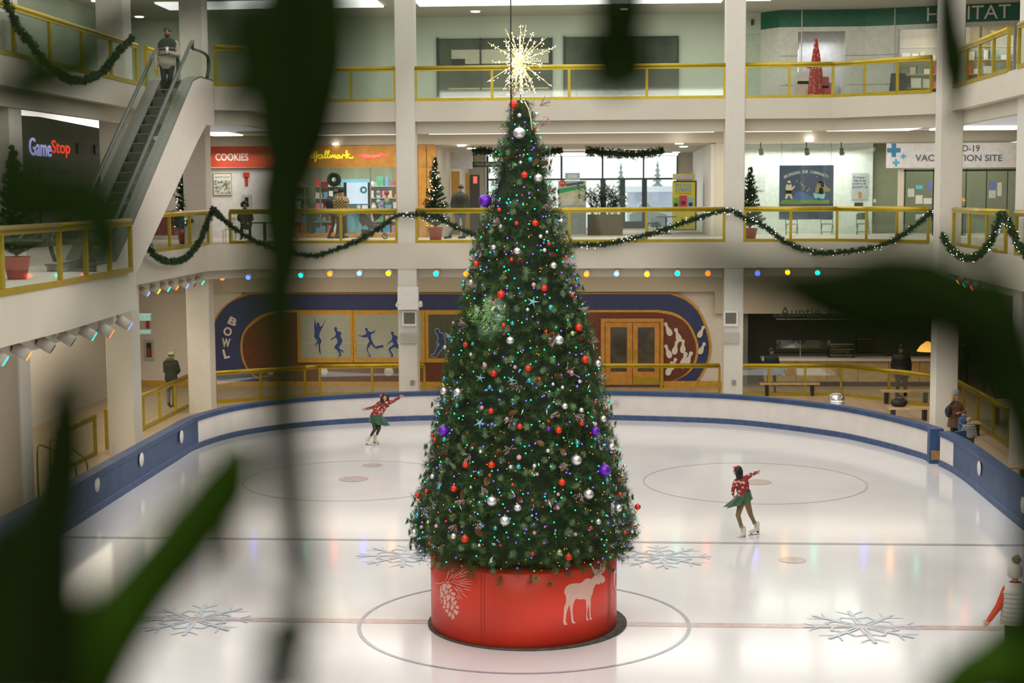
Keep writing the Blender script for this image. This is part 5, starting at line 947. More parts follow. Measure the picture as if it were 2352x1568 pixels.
for (x, y, r), lab in balls('c', [(1128, 1285, 11), (1263, 1157, 11), (1178, 1130, 9), (1058, 1165, 7), (1256, 700+245, 8), (1363, 795, 9), (1352, 888, 7), (1415, 1120, 8), (1159, 703, 7), (1200, 945, 8)], 'pale frosted', 'drop ornament'):
    p = ontree(x, y, .1); o = bpy.data.objects.new('drop_ornament', icm); COL.objects.link(o); o.location = p; s = r/122; o.scale = (s, s, s); o.rotation_euler = (0, random.uniform(-.7, .7), 0); tag(o, lab, 'ornament', 'frosted drop ornaments on the big tree')
SPR = [(1139,697),(1260,792.6),(1350.8,790),(1303.6,851),(1367,865),(1173.5,965),(1261.5,956),(1326.5,708),(1319,952),(1187.5,883),(1076.5,748),(1170,1031.6),(1080.8,1042.6),(1001,1053.5),(1286.5,1064.5),(1105.5,1116.6),(1071,1148),(1335.8,1133),(1048,1203),(1113.7,1204.4),(1147,513),(1262,485),(1287.5,602.7),(1240,243),(1243,290),(1175,228),(1105,573)]
for (x, y, r), lab in balls('c', [(x, y, 7) for x, y in SPR], 'frosted dark red', 'berry spray'):
    p = ontree(x, y, .05); d0 = Vector((p.x, p.y, .4)).normalized() if abs(p.x)+abs(p.y) > .1 else Vector((0, -1, .4)); m = MB(); d0 = (d0+Vector((random.uniform(-.8, .8), 0, random.uniform(-.8, .6)))).normalized()
    for k in range(9):
        d = (d0+Vector((random.uniform(-.6, .6), random.uniform(-.6, .6), random.uniform(-.6, .6)))).normalized()*.2; m.tube([p, p+d], .004, 4, 1)
        for j in range(3): m.ball(p+d*random.uniform(.4, 1)+Vector((random.uniform(-.015, .015),)*3), .011, 6, 0)
    t = m.build('berry_spray', [mat('frosted_berries', (.22, .02, .03), .4, col2=(.6, .45, .45), scale=50), mat('pale_twig', (.35, .28, .25), .7)]); tag(t, lab, 'berry spray', 'berry sprays on the big tree')
# ------------------------------------------------------------------ light strings
def bulbmesh(name, r, col, es):
    b = MB().ball((0, 0, 0), r, 6); me = bpy.data.meshes.new(name); me.from_pydata(b.v, [], b.f); me.materials.append(emis('bulb_'+name+'%d' % int(r*1e4), col, es)); me.update(); return me
def bulbs(parent, pts, me, first=100, cell='bulb'):
    for p in pts[:first]:
        o = bpy.data.objects.new(cell, me); COL.objects.link(o); o.parent = parent; o.matrix_parent_inverse = Matrix.Translation(-parent.location); o.location = p
    rest = pts[first:] if len(pts) > first+30 else []
    if rest:
        n = len(me.vertices); co = [v.co.copy() for v in me.vertices]; f = [tuple(q.vertices) for q in me.polygons]; m = MB()
        for p in rest: m.add([c+p for c in co], f)
        m.build('bulbs', me.materials[0], parent, kind='stuff')
for nm, col, r, es, N in (('blue', (.12, .06, 1), .015, 4.0, 190), ('green', (.01, .85, .36), .015, 2.4, 190), ('red', (1, .07, .03), .009, 3, 150), ('amber', (1, .42, .06), .008, 3, 130)):
    t = thing('light_string', 'string of tiny %s lights wound round the big christmas tree' % nm, 'string lights', (0, 0, 1.3)); P = []; Pb = []
    me = bulbmesh(nm, r, col, es)
    while len(P) < N:
        z = random.uniform(1.45, 9.5); rr = trad(z)
        if random.random() > (rr+.2)/2.2: continue
        a = -math.pi/2+math.asin(random.uniform(-.985, .985)); q = rr+random.uniform(.02, .13); P.append(Vector((q*math.cos(a), q*math.sin(a), z)))
    while len(Pb) < N//2:
        z = random.uniform(1.45, 9.5); rr = trad(z)
        if random.random() > (rr+.2)/2.2: continue
        a = random.uniform(0, math.pi); q = rr+random.uniform(.02, .13); Pb.append(Vector((q*math.cos(a), q*math.sin(a), z)))
    bulbs(t, P+Pb, me)
    wire = [];
    for k in range(400): z = 1.3+8.1*k/400; a = k*.42+N; rr = trad(z)*.93; wire.append((rr*math.cos(a), rr*math.sin(a), z))
    MB().tube(wire, .004, 4).build('wire', DARK, t)
# ------------------------------------------------------------------ lit star on top
st = thing('tree_star', 'glowing warm white starburst of lit twigs above the tree', 'star', PY(1194, 143, 0)); sc_ = PY(1194, 143, 0)
SGL = emis('warm_star_light', (1, .80, .42), 9); SRD = emis('glowing_twig', (1, .72, .32), .9)
tips = [(655,180),(740,180),(410,240),(850,300),(900,440),(1205,530),(1050,820),(1145,1155),(900,1275),(790,1230),(670,1380),(550,1290),(450,1270),(410,1070),(120,1080),(215,775),(140,460),(510,290),(410,400),(850,1110),(690,1240)]
ends = [PY(1100+x/6.815, 30+y/6.815, random.uniform(-.25, .25)) for x, y in tips]
for k in range(14):
    d = Vector((random.gauss(0, 1), random.gauss(0, 1), random.gauss(0, 1))).normalized(); ends.append(sc_+d*random.uniform(.35, .66))
for e in ends:
    d = e-sc_; L = d.length; s_ = MB().tube([sc_, sc_+d*.5+Vector((0, 0, .01)), e], [.009, .007, .004], 5).build('spike', SRD, st); m = MB()
    for k in range(int(L*24)):
        q = sc_+d*random.uniform(.12, 1)+Vector([random.gauss(0, .022) for _ in range(3)]); m.ball(q, .0095, 5)
    m.build('bulbs', SGL, s_, kind='stuff')
MB().tube([(0, 0, 9.4), sc_], .012, 6).build('stem', GREY, st)
cw = thing('steel_cable', 'thin dark steel cable hanging beside the star down the tree top', 'cable', PY(1173, 0, -.5)); a = PY(1173, 0, -.55); b = PY(1174, 398, -.55); MB().tube([(a.x, a.y, 18.9), a, b], .012, 6).build('cable', DARK, cw)
pwr = MB().tube([PY(1205, 233, -.2), PY(1214, 250, -.28), PY(1219, 270, -.34), PY(1222, 298, -.40)], .012, 6).build('power_cord', pick((.6, .58, .4))); tag(pwr, 'pale power cord draped over the top of the tree', 'cord')
# ------------------------------------------------------------------ garlands
def garland(pts, lab, lights=0, rad=.12, dens=75, nm='garland'):
    P = catmull(pts, 8); L = sum((b-a).length for a, b in zip(P, P[1:])); t = thing(nm, lab, 'garland', P[0])
    MB().tube(P, rad*.45, 6).build('core', mat('dark_garland_core', (.008, .02, .008), .8), t)
    tips_, dirs_ = [], []
    cum = [0]
    for a, b in zip(P, P[1:]): cum.append(cum[-1]+(b-a).length)
    def at_(s):
        for i in range(len(P)-1):
            if cum[i+1] >= s: return P[i].lerp(P[i+1], (s-cum[i])/max(1e-6, cum[i+1]-cum[i])), (P[i+1]-P[i]).normalized()
        return P[-1], (P[-1]-P[-2]).normalized()
    for k in range(int(L*dens)):
        p, d = at_(random.uniform(0, L)); n = Vector((random.gauss(0, 1), random.gauss(0, 1), random.gauss(0, 1))); n = (n-d*n.dot(d)).normalized(); tips_.append(p+n*rad*random.uniform(.3, 1.)); dirs_.append((n+d*random.uniform(-.6, .6)).normalized())
    needle_obj('needle_foliage', needles(tips_, dirs_, 18, .09, .016, .9, along=.06), mat('garland_green', (.014, .05, .012), .6, noise=.3), t)
    if lights:
        me = bulbmesh('warm', .012, (1, .88, .62), 9); q = []
        for k in range(int(L*lights)): p, d = at_(random.uniform(0, L)); n = Vector((random.gauss(0, 1), -abs(random.gauss(0, 1)), random.gauss(0, 1))).normalized(); q.append(p+n*rad*1.15)
        bulbs(t, q, me)
    return t
YG = 27.42
garland([PX(10, -4, -12.3), PX(40, 60, -12.3), PX(70, 100, -12.3), PX(110, 150, -12.3), PX(170, 185, -12.3), PX(230, 168, -12.3), PX(270, 122, -12.3), PX(305, 85, -12.3)], 'thick green garland swagged on the upper left railing', 0, .12)
garland([PX(335, 545, -12.45), PX(350, 580, -12.45), PX(385, 600, -12.45), PX(425, 593, -12.45), PX(455, 560, -12.45), PX(475, 515, -12.45), PX(489, 482, -12.45)], 'green garland hanging in a deep loop right of the escalator', 0, .12)
garland([PX(489, 480, -12.3), PY(520, 510, YG), PY(590, 555, YG), PY(700, 586, YG), PY(760, 577, YG), PY(830, 548, YG), PY(880, 518, YG), PY(905, 498, YG), PY(920, 494, YG)], 'plain green garland looping below the gift shop railing', 0)
garland([PY(920, 494, YG), PY(945, 494, YG-.1), PY(975, 492, YG), PY(1010, 502, YG), PY(1045, 520, YG), PY(1090, 540, YG), PY(1190, 570, YG), PY(1310, 563, YG), PY(1390, 560, YG), PY(1490, 538, YG), PY(1580, 508, YG), PY(1640, 488, YG), PY(1665, 483, YG)], 'long lit garland passing behind the tree between the two centre pillars', 5)
garland([PY(1665, 483, YG), PY(1690, 488, YG-.1), PY(1715, 502, YG), PY(1760, 522, YG), PY(1800, 553, YG), PY(1860, 577, YG), PY(1920, 580, 27.0), PY(1990, 572, 26.4), PY(2050, 553, 26.0), PY(2100, 520, 25.6), PY(2140, 484, 25.2)], 'lit garland looping below the community banner railing', 6)
garland([PY(2140, 484, 25.2), PX(2158, 520, 12.5), PX(2175, 560, 12.5), PX(2205, 588, 12.5), PX(2240, 590, 12.5), PX(2275, 555, 12.5), PX(2298, 488, 12.5)], 'lit garland loop between the corner pillar and the right edge pillar', 7)
garland([PX(2300, 488, 12.5), PX(2315, 510, 12.5), PX(2335, 555, 12.5), PX(2370, 600, 12.5)], 'lit garland dropping at the right edge of the middle gallery', 8)
garland([PY(1085, 346, 37), PY(1130, 349, 37), PY(1165, 358, 37), PY(1230, 358, 37), PY(1260, 350, 37), PY(1292, 346, 37)], 'dark greenery swag hanging under the hall ceiling behind the tree top', 0, .2, 140)
garland([PY(1345, 347, 37), PY(1395, 351, 37), PY(1450, 355, 37), PY(1490, 352, 37), PY(1525, 347, 37)], 'green swag hanging under the hall ceiling right of the tree', 0, .22, 160)
# ------------------------------------------------------------------ potted trees
def potted(c, H, lab, lights=70, red=0):
    t = thing('potted_christmas_tree', lab, 'christmas tree', c); h0 = H*.17
    MB().lathe([(.20, 0), (.29, h0*.95), (.31, h0), (.27, h0), (.25, h0*.8), (1e-4, h0*.8)], c, 24).build('pot', mat('red_plant_pot', (.42, .05, .03), .5), t)
    MB().tube([c+Vector((0, 0, h0*.7)), c+Vector((0, 0, H*.95))], [.035, .01], 8).build('trunk', mat('brown_bark', (.09, .055, .03), .8), t); tips_, dirs_ = [], []
    for k in range(int(230)):
        f = random.random()**1.15; z = h0*1.1+f*(H-h0*1.2); R = (1-f)*.54+.06; a = random.uniform(0, 6.2832); R *= random.uniform(.75, 1.15); d = Vector((math.cos(a), math.sin(a), .45)).normalized(); n_ = max(2, int(R/.07))
        for j in range(n_): tips_.append(c+Vector((0, 0, z))+d*R*(j+1)/n_); dirs_.append(d)
    needle_obj('needle_foliage', needles(tips_, dirs_, 34, .075, .013, 1.1, along=.08), mat('potted_tree_green', (.018, .055, .012), .6, noise=.3), t)
    me = bulbmesh('warm', .012, (1, .88, .62), 6); q = []
    for k in range(lights): f = random.random()**1.2; a = random.uniform(0, 6.28); R = (1-f)*.47+.03; q.append(c+Vector((R*math.cos(a), R*math.sin(a), h0*1.1+f*(H-h0*1.2))))
    bulbs(t, q, me)
    rm = bulbmesh('redball', .04, (.5, .02, .01), .3)
    return t
def at2(px, Y): p = PY(px, 500, Y); p.z = Z2; return p
potted(at2(1000, 29.6), 3.15, 'slim lit christmas tree in a red pot just left of the big tree', 95)
potted(at2(1722, 29.4), 2.72, 'lit christmas tree in a red pot beside the pillar right of the big tree', 60)
potted(Vector((PX(424, 500, -13.9).x, PX(424, 500, -13.9).y, Z2)), 2.75, 'lit christmas tree in a red pot beside the escalator side', 50)
potted(Vector((-11.2, 4.5, Z2)), 2.9, 'dim christmas tree in a red pot at the foot of the escalator', 0)
# ================================================================== ESCALATOR
def escalator():
    t = thing('escalator', 'escalator with glass sides and white underside running down to the left', 'escalator', (-11.3, 13, Z2)); XL, XR = -11.74, -10.45
    s_ = .67; Yt = 16.8; Yb = Yt-(Z3-Z2)/s_; U = lambda y, o=0: min(Z3, max(Z2, Z3-(Yt-y)*s_))+o
    CL = mat('escalator_white_cladding', (.62, .56, .49), .5, noise=.03); SK = mat('escalator_skirt', (.16, .165, .13), .3, .6); HR = mat('black_rubber_handrail', (.035, .045, .03), .35)
    up = [(18.85, Z3+.16), (Yt+.5, Z3+.16), (Yt-.3, U(Yt-.3, .2)), (Yb+.5, U(Yb+.5, .28)), (Yb-.2, Z2+.2), (7.6, Z2+.16)]; lo = [(7.6, Z2-.1), (Yb-.1, Z2-.1), (10.3, Z2-.35), (Yt, Z3-1.75), (17.9, Z3-1.2), (18.85, Z3-1.2)]
    for x0, x1 in ((XR-.04, XR), (XL, XL+.04)): m = MB(); m.prism([(x0, y, z) for y, z in up+lo], (x1-x0, 0, 0)); m.build('side_panel', CL, t)
    m = MB()
    for (y0, z0), (y1, z1) in zip(lo[1:], lo[2:]): m.prism([(XL+.04, y0, z0), (XL+.04, y1, z1), (XL+.04, y1, z1+.05), (XL+.04, y0, z0+.05)], (XR-XL-.08, 0, 0))
    m.build('underside', CL, t)
    for x in (XR-.17, XL+.17):
        m = MB()
        for (y0, z0), (y1, z1) in zip(up, up[1:]): m.prism([(x-.17, y0, z0-.01), (x-.17, y1, z1-.01), (x-.17, y1, z1+.03), (x-.17, y0, z0+.03)], (.34, 0, 0))
        m.build('skirt_deck', SK, t)
        g = MB(); gt = [(18.6, Z3+.95), (Yt+.4, Z3+.95), (Yt-.3, U(Yt-.3, .98)), (Yb+.5, U(Yb+.5, .98)), (Yb-.3, Z2+.95), (7.9, Z2+.95)]; g.prism([(x, y, z) for y, z in [(18.6, Z3+.16)]+gt+[(7.9, Z2+.16)]+[(y, z) for y, z in reversed(up[1:-1])]], (.012, 0, 0)); g.build('glass_balustrade', GLASS, t)
        h = [(x, 18.75, Z3+.25), (x, 18.95, Z3+.6), (x, 18.75, Z3+.93)]+[(x, y, z+.03) for y, z in gt[1:-1]]+[(x, 7.85, Z2+.95), (x, 7.6, Z2+.6), (x, 7.85, Z2+.25)]
        MB().tube(catmull(h, 6), .055, 10, flat=.8).build('handrail', HR, t)
    SG = mat('escalator_step_metal', (.07, .08, .055), .45, .5); SE = mat('step_edge', (.14, .15, .11), .4, .5)
    n = 19; dy = (Yt-Yb)/n
    for k in range(n):
        y = Yb+dy*(k+.0); z = U(y)+dy*s_; MB().box(XL+.34, XR-.34, y, y+dy, z-.34, z, 0).box(XL+.34, XR-.34, y-.015, y+.02, z-.03, z+.004, 1).build('step', [SG, SE], t)
    MB().box(XL+.34, XR-.34, Yt, 18.9, Z3-.3, Z3+.01).build('landing_plate', GREY, t); MB().box(XL+.34, XR-.34, 7.6, Yb, Z2-.1, Z2+.01).build('landing_plate', GREY, t)
    return Yb, dy, s_, U
EY = escalator()
# ================================================================== PEOPLE
SKIN = mat('skin', (.55, .32, .22), .5, noise=.05); SKIN2 = mat('skin_tan', (.40, .22, .14), .5, noise=.05)
HAIRB = mat('black_hair', (.012, .012, .010), .4, noise=.3, scale=40); HAIRR = mat('brown_hair', (.07, .04, .02), .5, noise=.3, scale=40); BLOND = mat('blond_hair', (.42, .28, .12), .5, noise=.2, scale=40)
FACE = mat('dark_eye', (.01, .01, .01), .3); LIP = mat('lip', (.35, .10, .08), .5)
def capsule(mb, a, b, ra, rb, fx=1., side=None):
    a = Vector(a); b = Vector(b); d = b-a; L = max(d.length, 1e-4); d /= L; pts, R = [], []
    for k in range(5): th = math.pi/2*k/4; pts.append(a-d*ra*math.cos(th)); R.append(max(1e-4, ra*math.sin(th)))
    for k in range(5): th = math.pi/2*k/4; pts.append(b+d*rb*math.sin(th)); R.append(max(1e-4, rb*math.cos(th)))
    n = Vector(side) if side else d.orthogonal(); n = (n-d*n.dot(d)).normalized(); q = d.cross(n); seg = 12; v = []
    for p, r in zip(pts, R): v += [p+(n*math.cos(6.28318*k/seg)*fx+q*math.sin(6.28318*k/seg))*r for k in range(seg)]
    m = len(pts); f = [(i*seg+k, i*seg+(k+1) % seg, (i+1)*seg+(k+1) % seg, (i+1)*seg+k) for i in range(m-1) for k in range(seg)]
    mb.add(v, f+[tuple(reversed(range(seg))), tuple((m-1)*seg+k for k in range(seg))], 0, True)
def person(name, label, J, s, mats, fwd, grp=None, vox=.02, puff=1., long_coat=0., fingers=True, hat=None, hair=None, hairmat=None, sleeve=.93, trouser=.9, fat=1., face=True, cat='person', footless=False):
    """J: world joints; s: height/1.75; mats: top, bottom, shoe, skin; fwd: facing direction"""
    t = thing(name, label, cat, J['an0'] if 'an0' in J else J['pel'], grp); F = Vector(fwd).normalized(); W = (J['sh1']-J['sh0']).normalized(); HW = (J['hip1']-J['hip0']).normalized(); mb = MB(); up = Vector((0, 0, 1))
    seg = []
    def C(a, b, ra, rb, tagm, fx=1., side=None): capsule(mb, a, b, ra*s, rb*s, fx, side); seg.append((Vector(a), Vector(b), (ra+rb)/2*s, tagm))
    pel, neck = J['pel'], J['neck']; ch = pel.lerp(neck, .72); wa = pel.lerp(neck, .32)
    C(neck.lerp(pel, .12), ch, .075*puff, .118*puff*fat, 0, 1.45, W); C(ch, wa, .118*puff*fat, .105*puff*fat, 0, 1.4, W); C(wa, pel, .105*puff*fat, .118*puff*fat, 0 if long_coat else 0, 1.4, HW)
    C(pel, J['hip0'].lerp(J['hip1'], .5)-up*.03*s, .115, .10, 1, 1.35, HW)
    C(neck-up*.02*s, J['head']-up*.03*s, .052, .05, 3)
    for k in '01':
        sh, el, wr = J['sh'+k], J['el'+k], J['wr'+k]
        C(neck.lerp(pel, .10), sh, .06*puff, .062*puff, 0); C(sh, el, .062*puff, .046*puff, 0); cut = el.lerp(wr, sleeve); C(el, cut, .046*puff, .036*puff, 0); C(cut, wr, .03, .026, 3)
        hd = (wr-el).normalized(); hand = J.get('ha'+k, wr+hd*.09*s); C(wr, wr.lerp(hand, .8), .026, .034, 3, 1.2, hd.cross(F) if hd.cross(F).length > .1 else None)
        kn, an = J['kn'+k], J['an'+k]; C(J['hip'+k], kn, .092*fat, .062, 1); C(kn, kn.lerp(an, trouser), .06, .048, 1)
        if trouser < 1: C(kn.lerp(an, trouser), an, .045, .042, 2)
        to = J.get('to'+k, an+F*.17*s-up*.05*s); hl = an-up*.045*s-(to-an).normalized()*.04*s; C(hl, to, .042, .036, 2, 1.15, None); C(an, hl, .045, .042, 2)
    h = J['head']; mb.ball(h+up*.02*s, .092*s, 16, 0, (.88, .98, 1.18)); seg.append((h-up*.03*s, h+up*.06*s, .09*s, 3)); mb.ball(h+F*.035*s-up*.055*s, .055*s, 10, 0, (1, 1, 1)); 
    side = F.cross(up).normalized()
    if face: capsule(mb, h+F*.085*s+up*.015*s, h+F*.108*s-up*.018*s, .010*s, .015*s)
    for sd in (-1, 1): mb.ball(h+side*sd*.083*s, .022*s, 8, 0, (.7, .9, 1.3))
    me = bpy.data.meshes.new('b'); me.from_pydata(mb.v, [], mb.f); tmp = bpy.data.objects.new('b', me); COL.objects.link(tmp)
    rm = tmp.modifiers.new('r', 'REMESH'); rm.mode = 'VOXEL'; rm.voxel_size = vox*s; sm = tmp.modifiers.new('s', 'SMOOTH'); sm.iterations = 3; sm.factor = .5
    dg = bpy.context.evaluated_depsgraph_get(); body = bpy.data.meshes.new_from_object(tmp.evaluated_get(dg)); bpy.data.objects.remove(tmp, do_unlink=True)
    n = len(body.polygons); cen = np.empty(n*3); body.polygons.foreach_get('center', cen); cen = cen.reshape(-1, 3); D = []
    for a, b, r, g in seg:
        a = np.array(a); b = np.array(b); ab = b-a; tt = np.clip(((cen-a)@ab)/max(1e-9, ab@ab), 0, 1)[:, None]; D.append(np.linalg.norm(cen-(a+tt*ab), axis=1)-r)
    idx = np.array([g for *_, g in seg])[np.argmin(np.array(D), 0)]
    body.materials.clear()
    for q in mats: body.materials.append(q)
    body.polygons.foreach_set('material_index', idx.astype(int)); body.polygons.foreach_set('use_smooth', [True]*n)
    # fingers joined to the body mesh
    if fingers:
        fb = MB()
        for k in '01':
            wr, el = J['wr'+k], J['el'+k]; hd = (J.get('ha'+k, wr+(wr-el).normalized()*.09*s)-wr).normalized(); pn = F if abs(hd.dot(F)) < .8 else W; sp = hd.cross(pn).normalized(); palm = J.get('ha'+k, wr+hd*.09*s)-hd*.01*s; cur = hd.cross(sp).normalized()
            if cur.dot(F) < 0: cur = -cur
            for j, (o, L) in enumerate(((-.03, .062), (-.01, .075), (.01, .07), (.028, .055))):
                b = palm+sp*o*s; fb.tube([b-hd*.02*s, b+hd*L*.45*s+cur*.005*s, b+hd*L*.8*s+cur*.02*s, b+hd*L*.98*s+cur*.036*s], [.0095*s, .0088*s, .008*s, .006*s], 6, 3)
            b = wr.lerp(palm, .45)-sp*.03*s; fb.tube([b, b-sp*.03*s+hd*.03*s, b-sp*.035*s+hd*.055*s], [.012*s, .010*s, .007*s], 6, 3)
        import bmesh as bmm
        bm = bmm.new(); bm.from_mesh(body); vs = [bm.verts.new(v) for v in fb.v]
        for f in fb.f:
            q = bm.faces.new([vs[i] for i in f]); q.material_index = 3; q.smooth = True
        bm.to_mesh(body); bm.free()
    body.name = 'body'; link('body', body, t)
    if face:
        for sd in (-1, 1): MB().ball(h+F*.083*s+side*sd*.032*s+up*.02*s, .011*s, 8).build('eye', FACE, t)
        c = h+F*.095*s-up*.052*s; MB().tube([c-side*.022*s, c+F*.004*s, c+side*.022*s], .0055*s, 6).build('mouth', LIP, t)
    if hair is not None: hair(t, h, s, F, side, hairmat or HAIRB)
    if hat is not None: hat(t, h, s, F, side)
    return t
def cap_hair(t, h, s, F, side, m):
    mb = MB(); c = h-F*.016*s+Vector((0, 0, .035))*s; rot = F.to_track_quat('Y', 'Z').to_matrix().to_4x4()
    prof = [(.100*s*math.sin(a), .112*s*math.cos(a)) for a in [i*math.pi*.58/8+1e-3 for i in range(9)]]; mb.lathe([(r, z) for r, z in reversed(prof)], c, 16, 0, rot); mb.build('hair', m, t)
def long_hair(L):
    def f(t, h, s, F, side, m):
        cap_hair(t, h, s, F, side, m); mb = MB(); up = Vector((0, 0, 1))
        for sd in (-1, 0, 1): b = h-F*(.06 if sd == 0 else .02)*s+side*sd*.075*s; capsule(mb, b+up*.03*s, b-up*L*s+side*sd*.03*s-F*.02*s, .062*s, .045*s, 1.2, side)
        capsule(mb, h-F*.05*s, h-F*.07*s-up*L*.8*s, .085*s, .07*s, 1.2, side); mb.build('long_hair', m, t)
    return f
def P_(Y, **k): return {n: PY(v[0], v[1], Y+(v[2] if len(v) > 2 else 0)) for n, v in k.items()}
def skate(t, an, to, white=True):
    d = (to-an); d.z = 0; d.normalize(); up = Vector((0, 0, 1)); sk = MB(); hl = Vector(an)
    capsule(sk, an+up*.10-d*.01, an-up*.03, .062, .058); capsule(sk, an-up*.04-d*.02, to, .052, .040); o = sk.build('skate_boot', mat('white_skate_leather', (.72, .70, .64), .4), t)
    z0 = min(an.z-.08, to.z-.035); hb = MB(); hb.box(-.03, .03, -.03, .03, -.05, 0, 0, Matrix.Translation(Vector((an.x-d.x*.03, an.y-d.y*.03, an.z-.07)))); hb.build('skate_heel', BLACK, o)
    a = Vector((an.x, an.y, z0-.035))-d*.09; b = Vector((to.x, to.y, z0-.035))+d*.06; MB().bar(a, b, .006, .025).build('skate_blade', STEEL, o)
    MB().bar(Vector((to.x, to.y, z0+.02))-d*.02, Vector((to.x, to.y, z0-.03))-d*.02, .01, .05, up=(d.x, d.y, 0)).build('blade_post', STEEL, o)
def skirt(t, top, rt, prof, m, W, nm='skirt', wob=.08, tilt=None):
    """prof: list of (offset vector from top, rx, ry)"""
    mb = MB(); seg = 28; v = []
    for i, (o, rx, ry) in enumerate(prof):
        for k in range(seg):
            a = 6.28318*k/seg; w = 1+wob*i*math.sin(a*7); v.append(top+Vector(o)+W*math.cos(a)*rx*w+Vector((-W.y, W.x, 0))*math.sin(a)*ry*w)
    mb.add(v, [(i*seg+k, i*seg+(k+1) % seg, (i+1)*seg+(k+1) % seg, (i+1)*seg+k) for i in range(len(prof)-1) for k in range(seg)], 0, True); return mb.build(nm, m, t)
HOL = checkmat('red_holiday_sweater', (.26, .025, .022), (.66, .46, .42), 13, kind='vor')
GSK = mat('dark_green_skirt', (.018, .085, .035), .7, sheen=.3); TIGHT = mat('dark_tights', (.035, .035, .018), .6); TAN = mat('tan_tights', (.24, .155, .07), .6)
# skater on the right, seen from behind, gliding left
Ys = 7.5; J = P_(Ys, head=(1694, 1082), neck=(1701, 1098), pel=(1709, 1139), sh0=(1691, 1105, -.02), sh1=(1712, 1098, .02), el0=(1684, 1121, -.1), wr0=(1683, 1134, -.16), ha0=(1687, 1141, -.17), el1=(1727, 1089, .12), wr1=(1737, 1085, .16), ha1=(1742, 1083, .18),
    hip0=(1704, 1150, -.03), hip1=(1715, 1149, .05), kn0=(1695, 1183, -.15), an0=(1707, 1223, -.02), to0=(1695, 1233, -.12), kn1=(1724, 1181, .1), an1=(1738, 1211, .25), to1=(1724, 1221, .16))
s1 = person('person', 'young skater seen from behind with black hair, red patterned sweater and green skirt, arm out', J, .95, [HOL, TAN, mat('striped_sock', (.66, .60, .46), .8), SKIN], (-.9, .35, 0), vox=.014, hair=long_hair(.13), hairmat=HAIRB, trouser=.5, face=True, puff=1.12, sleeve=.97)
skate(s1, J['an0'], J['to0']); skate(s1, J['an1'], J['to1'])
skirt(s1, J['pel']+Vector((0, 0, .10)), 0, [((0, 0, 0), .155, .12), ((-.03, 0, -.10), .20, .16), ((-.10, -.03, -.20), .27, .22), ((-.14, -.05, -.27), .30, .25)], GSK, Vector((1, 0, .28)).normalized())
c = J['head']; bw_ = MB(); bw_.ball(c+Vector((-.07, -.06, .10)), .035, 8, 0, (1.3, .6, .8)); bw_.ball(c+Vector((-.03, -.08, .12)), .03, 8, 0, (1.3, .6, .8)); bw_.build('hair_bow', mat('bright_red_bow', (.80, .05, .03), .5), s1)
for k in '01':
    kn, an = J['kn'+k], J['an'+k]
    for f in (.55, .64): q = kn.lerp(an, f); d = (an-kn).normalized(); MB().tube([q, q+d*.015], .052, 10).build('sock_stripe', mat('sock_band', (.25, .24, .2), .8), s1)
# skater on the left, facing the camera with both arms spread
Ys = 20.4; J = P_(Ys, head=(884, 912, -.05), neck=(881, 923), pel=(865, 953), sh0=(869, 930, .05), sh1=(890, 926, -.05), el0=(856, 936, .1), wr0=(843, 938, .12), ha0=(836, 939, .14), el1=(905, 920, -.1), wr1=(917, 913, -.12), ha1=(924, 909, -.14),
    hip0=(858, 962, -.03), hip1=(868, 964, .03), kn0=(861, 986, -.2), an0=(844, 1013, .05), to0=(851, 1019, -.1), kn1=(871, 984, -.15), an1=(861, 1009, .1), to1=(869, 1013, -.05))
s2 = person('person', 'young skater with long black hair, red patterned sweater and both arms spread wide', J, .97, [HOL, TIGHT, mat('striped_sock', (.66, .60, .46), .8), SKIN], (.45, -1, 0), vox=.015, hair=long_hair(.30), hairmat=HAIRB, trouser=.45, puff=1.25, sleeve=.97)
skate(s2, J['an0'], J['to0']); skate(s2, J['an1'], J['to1'])
skirt(s2, J['pel']+Vector((0, 0, .06)), 0, [((0, 0, 0), .17, .13), ((0, 0, -.12), .22, .18), ((.05, 0, -.25), .27, .22), ((.09, 0, -.34), .29, .24)], GSK, Vector((1, 0, -.18)).normalized())
MB().ball(J['head']+Vector((-.12, -.03, .05)), .05, 8).build('hair_bow', mat('bright_red_bow', (.80, .05, .03), .5), s2); MB().ball(J['neck'].lerp(J['pel'], .35)+Vector((.06, -.12, 0)), .07, 8, 0, (.8, .4, 1.2)).build('blue_shirt_front', pick((.3, .48, .5)), s2)
# person in white vest and bobble hat at the lower right
Ys = -2.4; J = P_(Ys, head=(2331, 1318), neck=(2332, 1340), pel=(2334, 1418), sh0=(2312, 1354), sh1=(2354, 1354), el0=(2294, 1392), wr0=(2272, 1423), ha0=(2267, 1431), el1=(2368, 1392), wr1=(2380, 1425), hip0=(2320, 1432), hip1=(2346, 1432), kn0=(2317, 1480), kn1=(2350, 1480), an0=(2318, 1525), an1=(2352, 1525), to0=(2316, 1532, .16), to1=(2354, 1532, .16))
VEST = mat('white_quilted_vest', (.62, .60, .52), .6, noise=.05); REDS = mat('red_sleeve', (.55, .045, .012), .7)
s3 = person('person', 'person from behind in a cream bobble hat, white quilted vest and red sleeves', J, 1.03, [REDS, mat('black_trousers', (.02, .025, .02), .8), BLACK, SKIN], (.1, 1, 0), vox=.013, hair=cap_hair, hairmat=BLOND, sleeve=.97, puff=1.25)
up_ = Vector((0, 0, 1)); W_ = Vector((1, 0, 0)); v0 = J['neck']
skirt(s3, v0+Vector((0, 0, -.0)), 0, [((0, 0, .03), .10, .09), ((0, 0, -.06), .20, .12), ((0, 0, -.13), .225, .15), ((0, 0, -.35), .215, .165), ((0, 0, -.52), .22, .165), ((0, 0, -.68), .235, .17), ((0, 0, -.69), .18, .12)], VEST, W_, 'vest', .0)
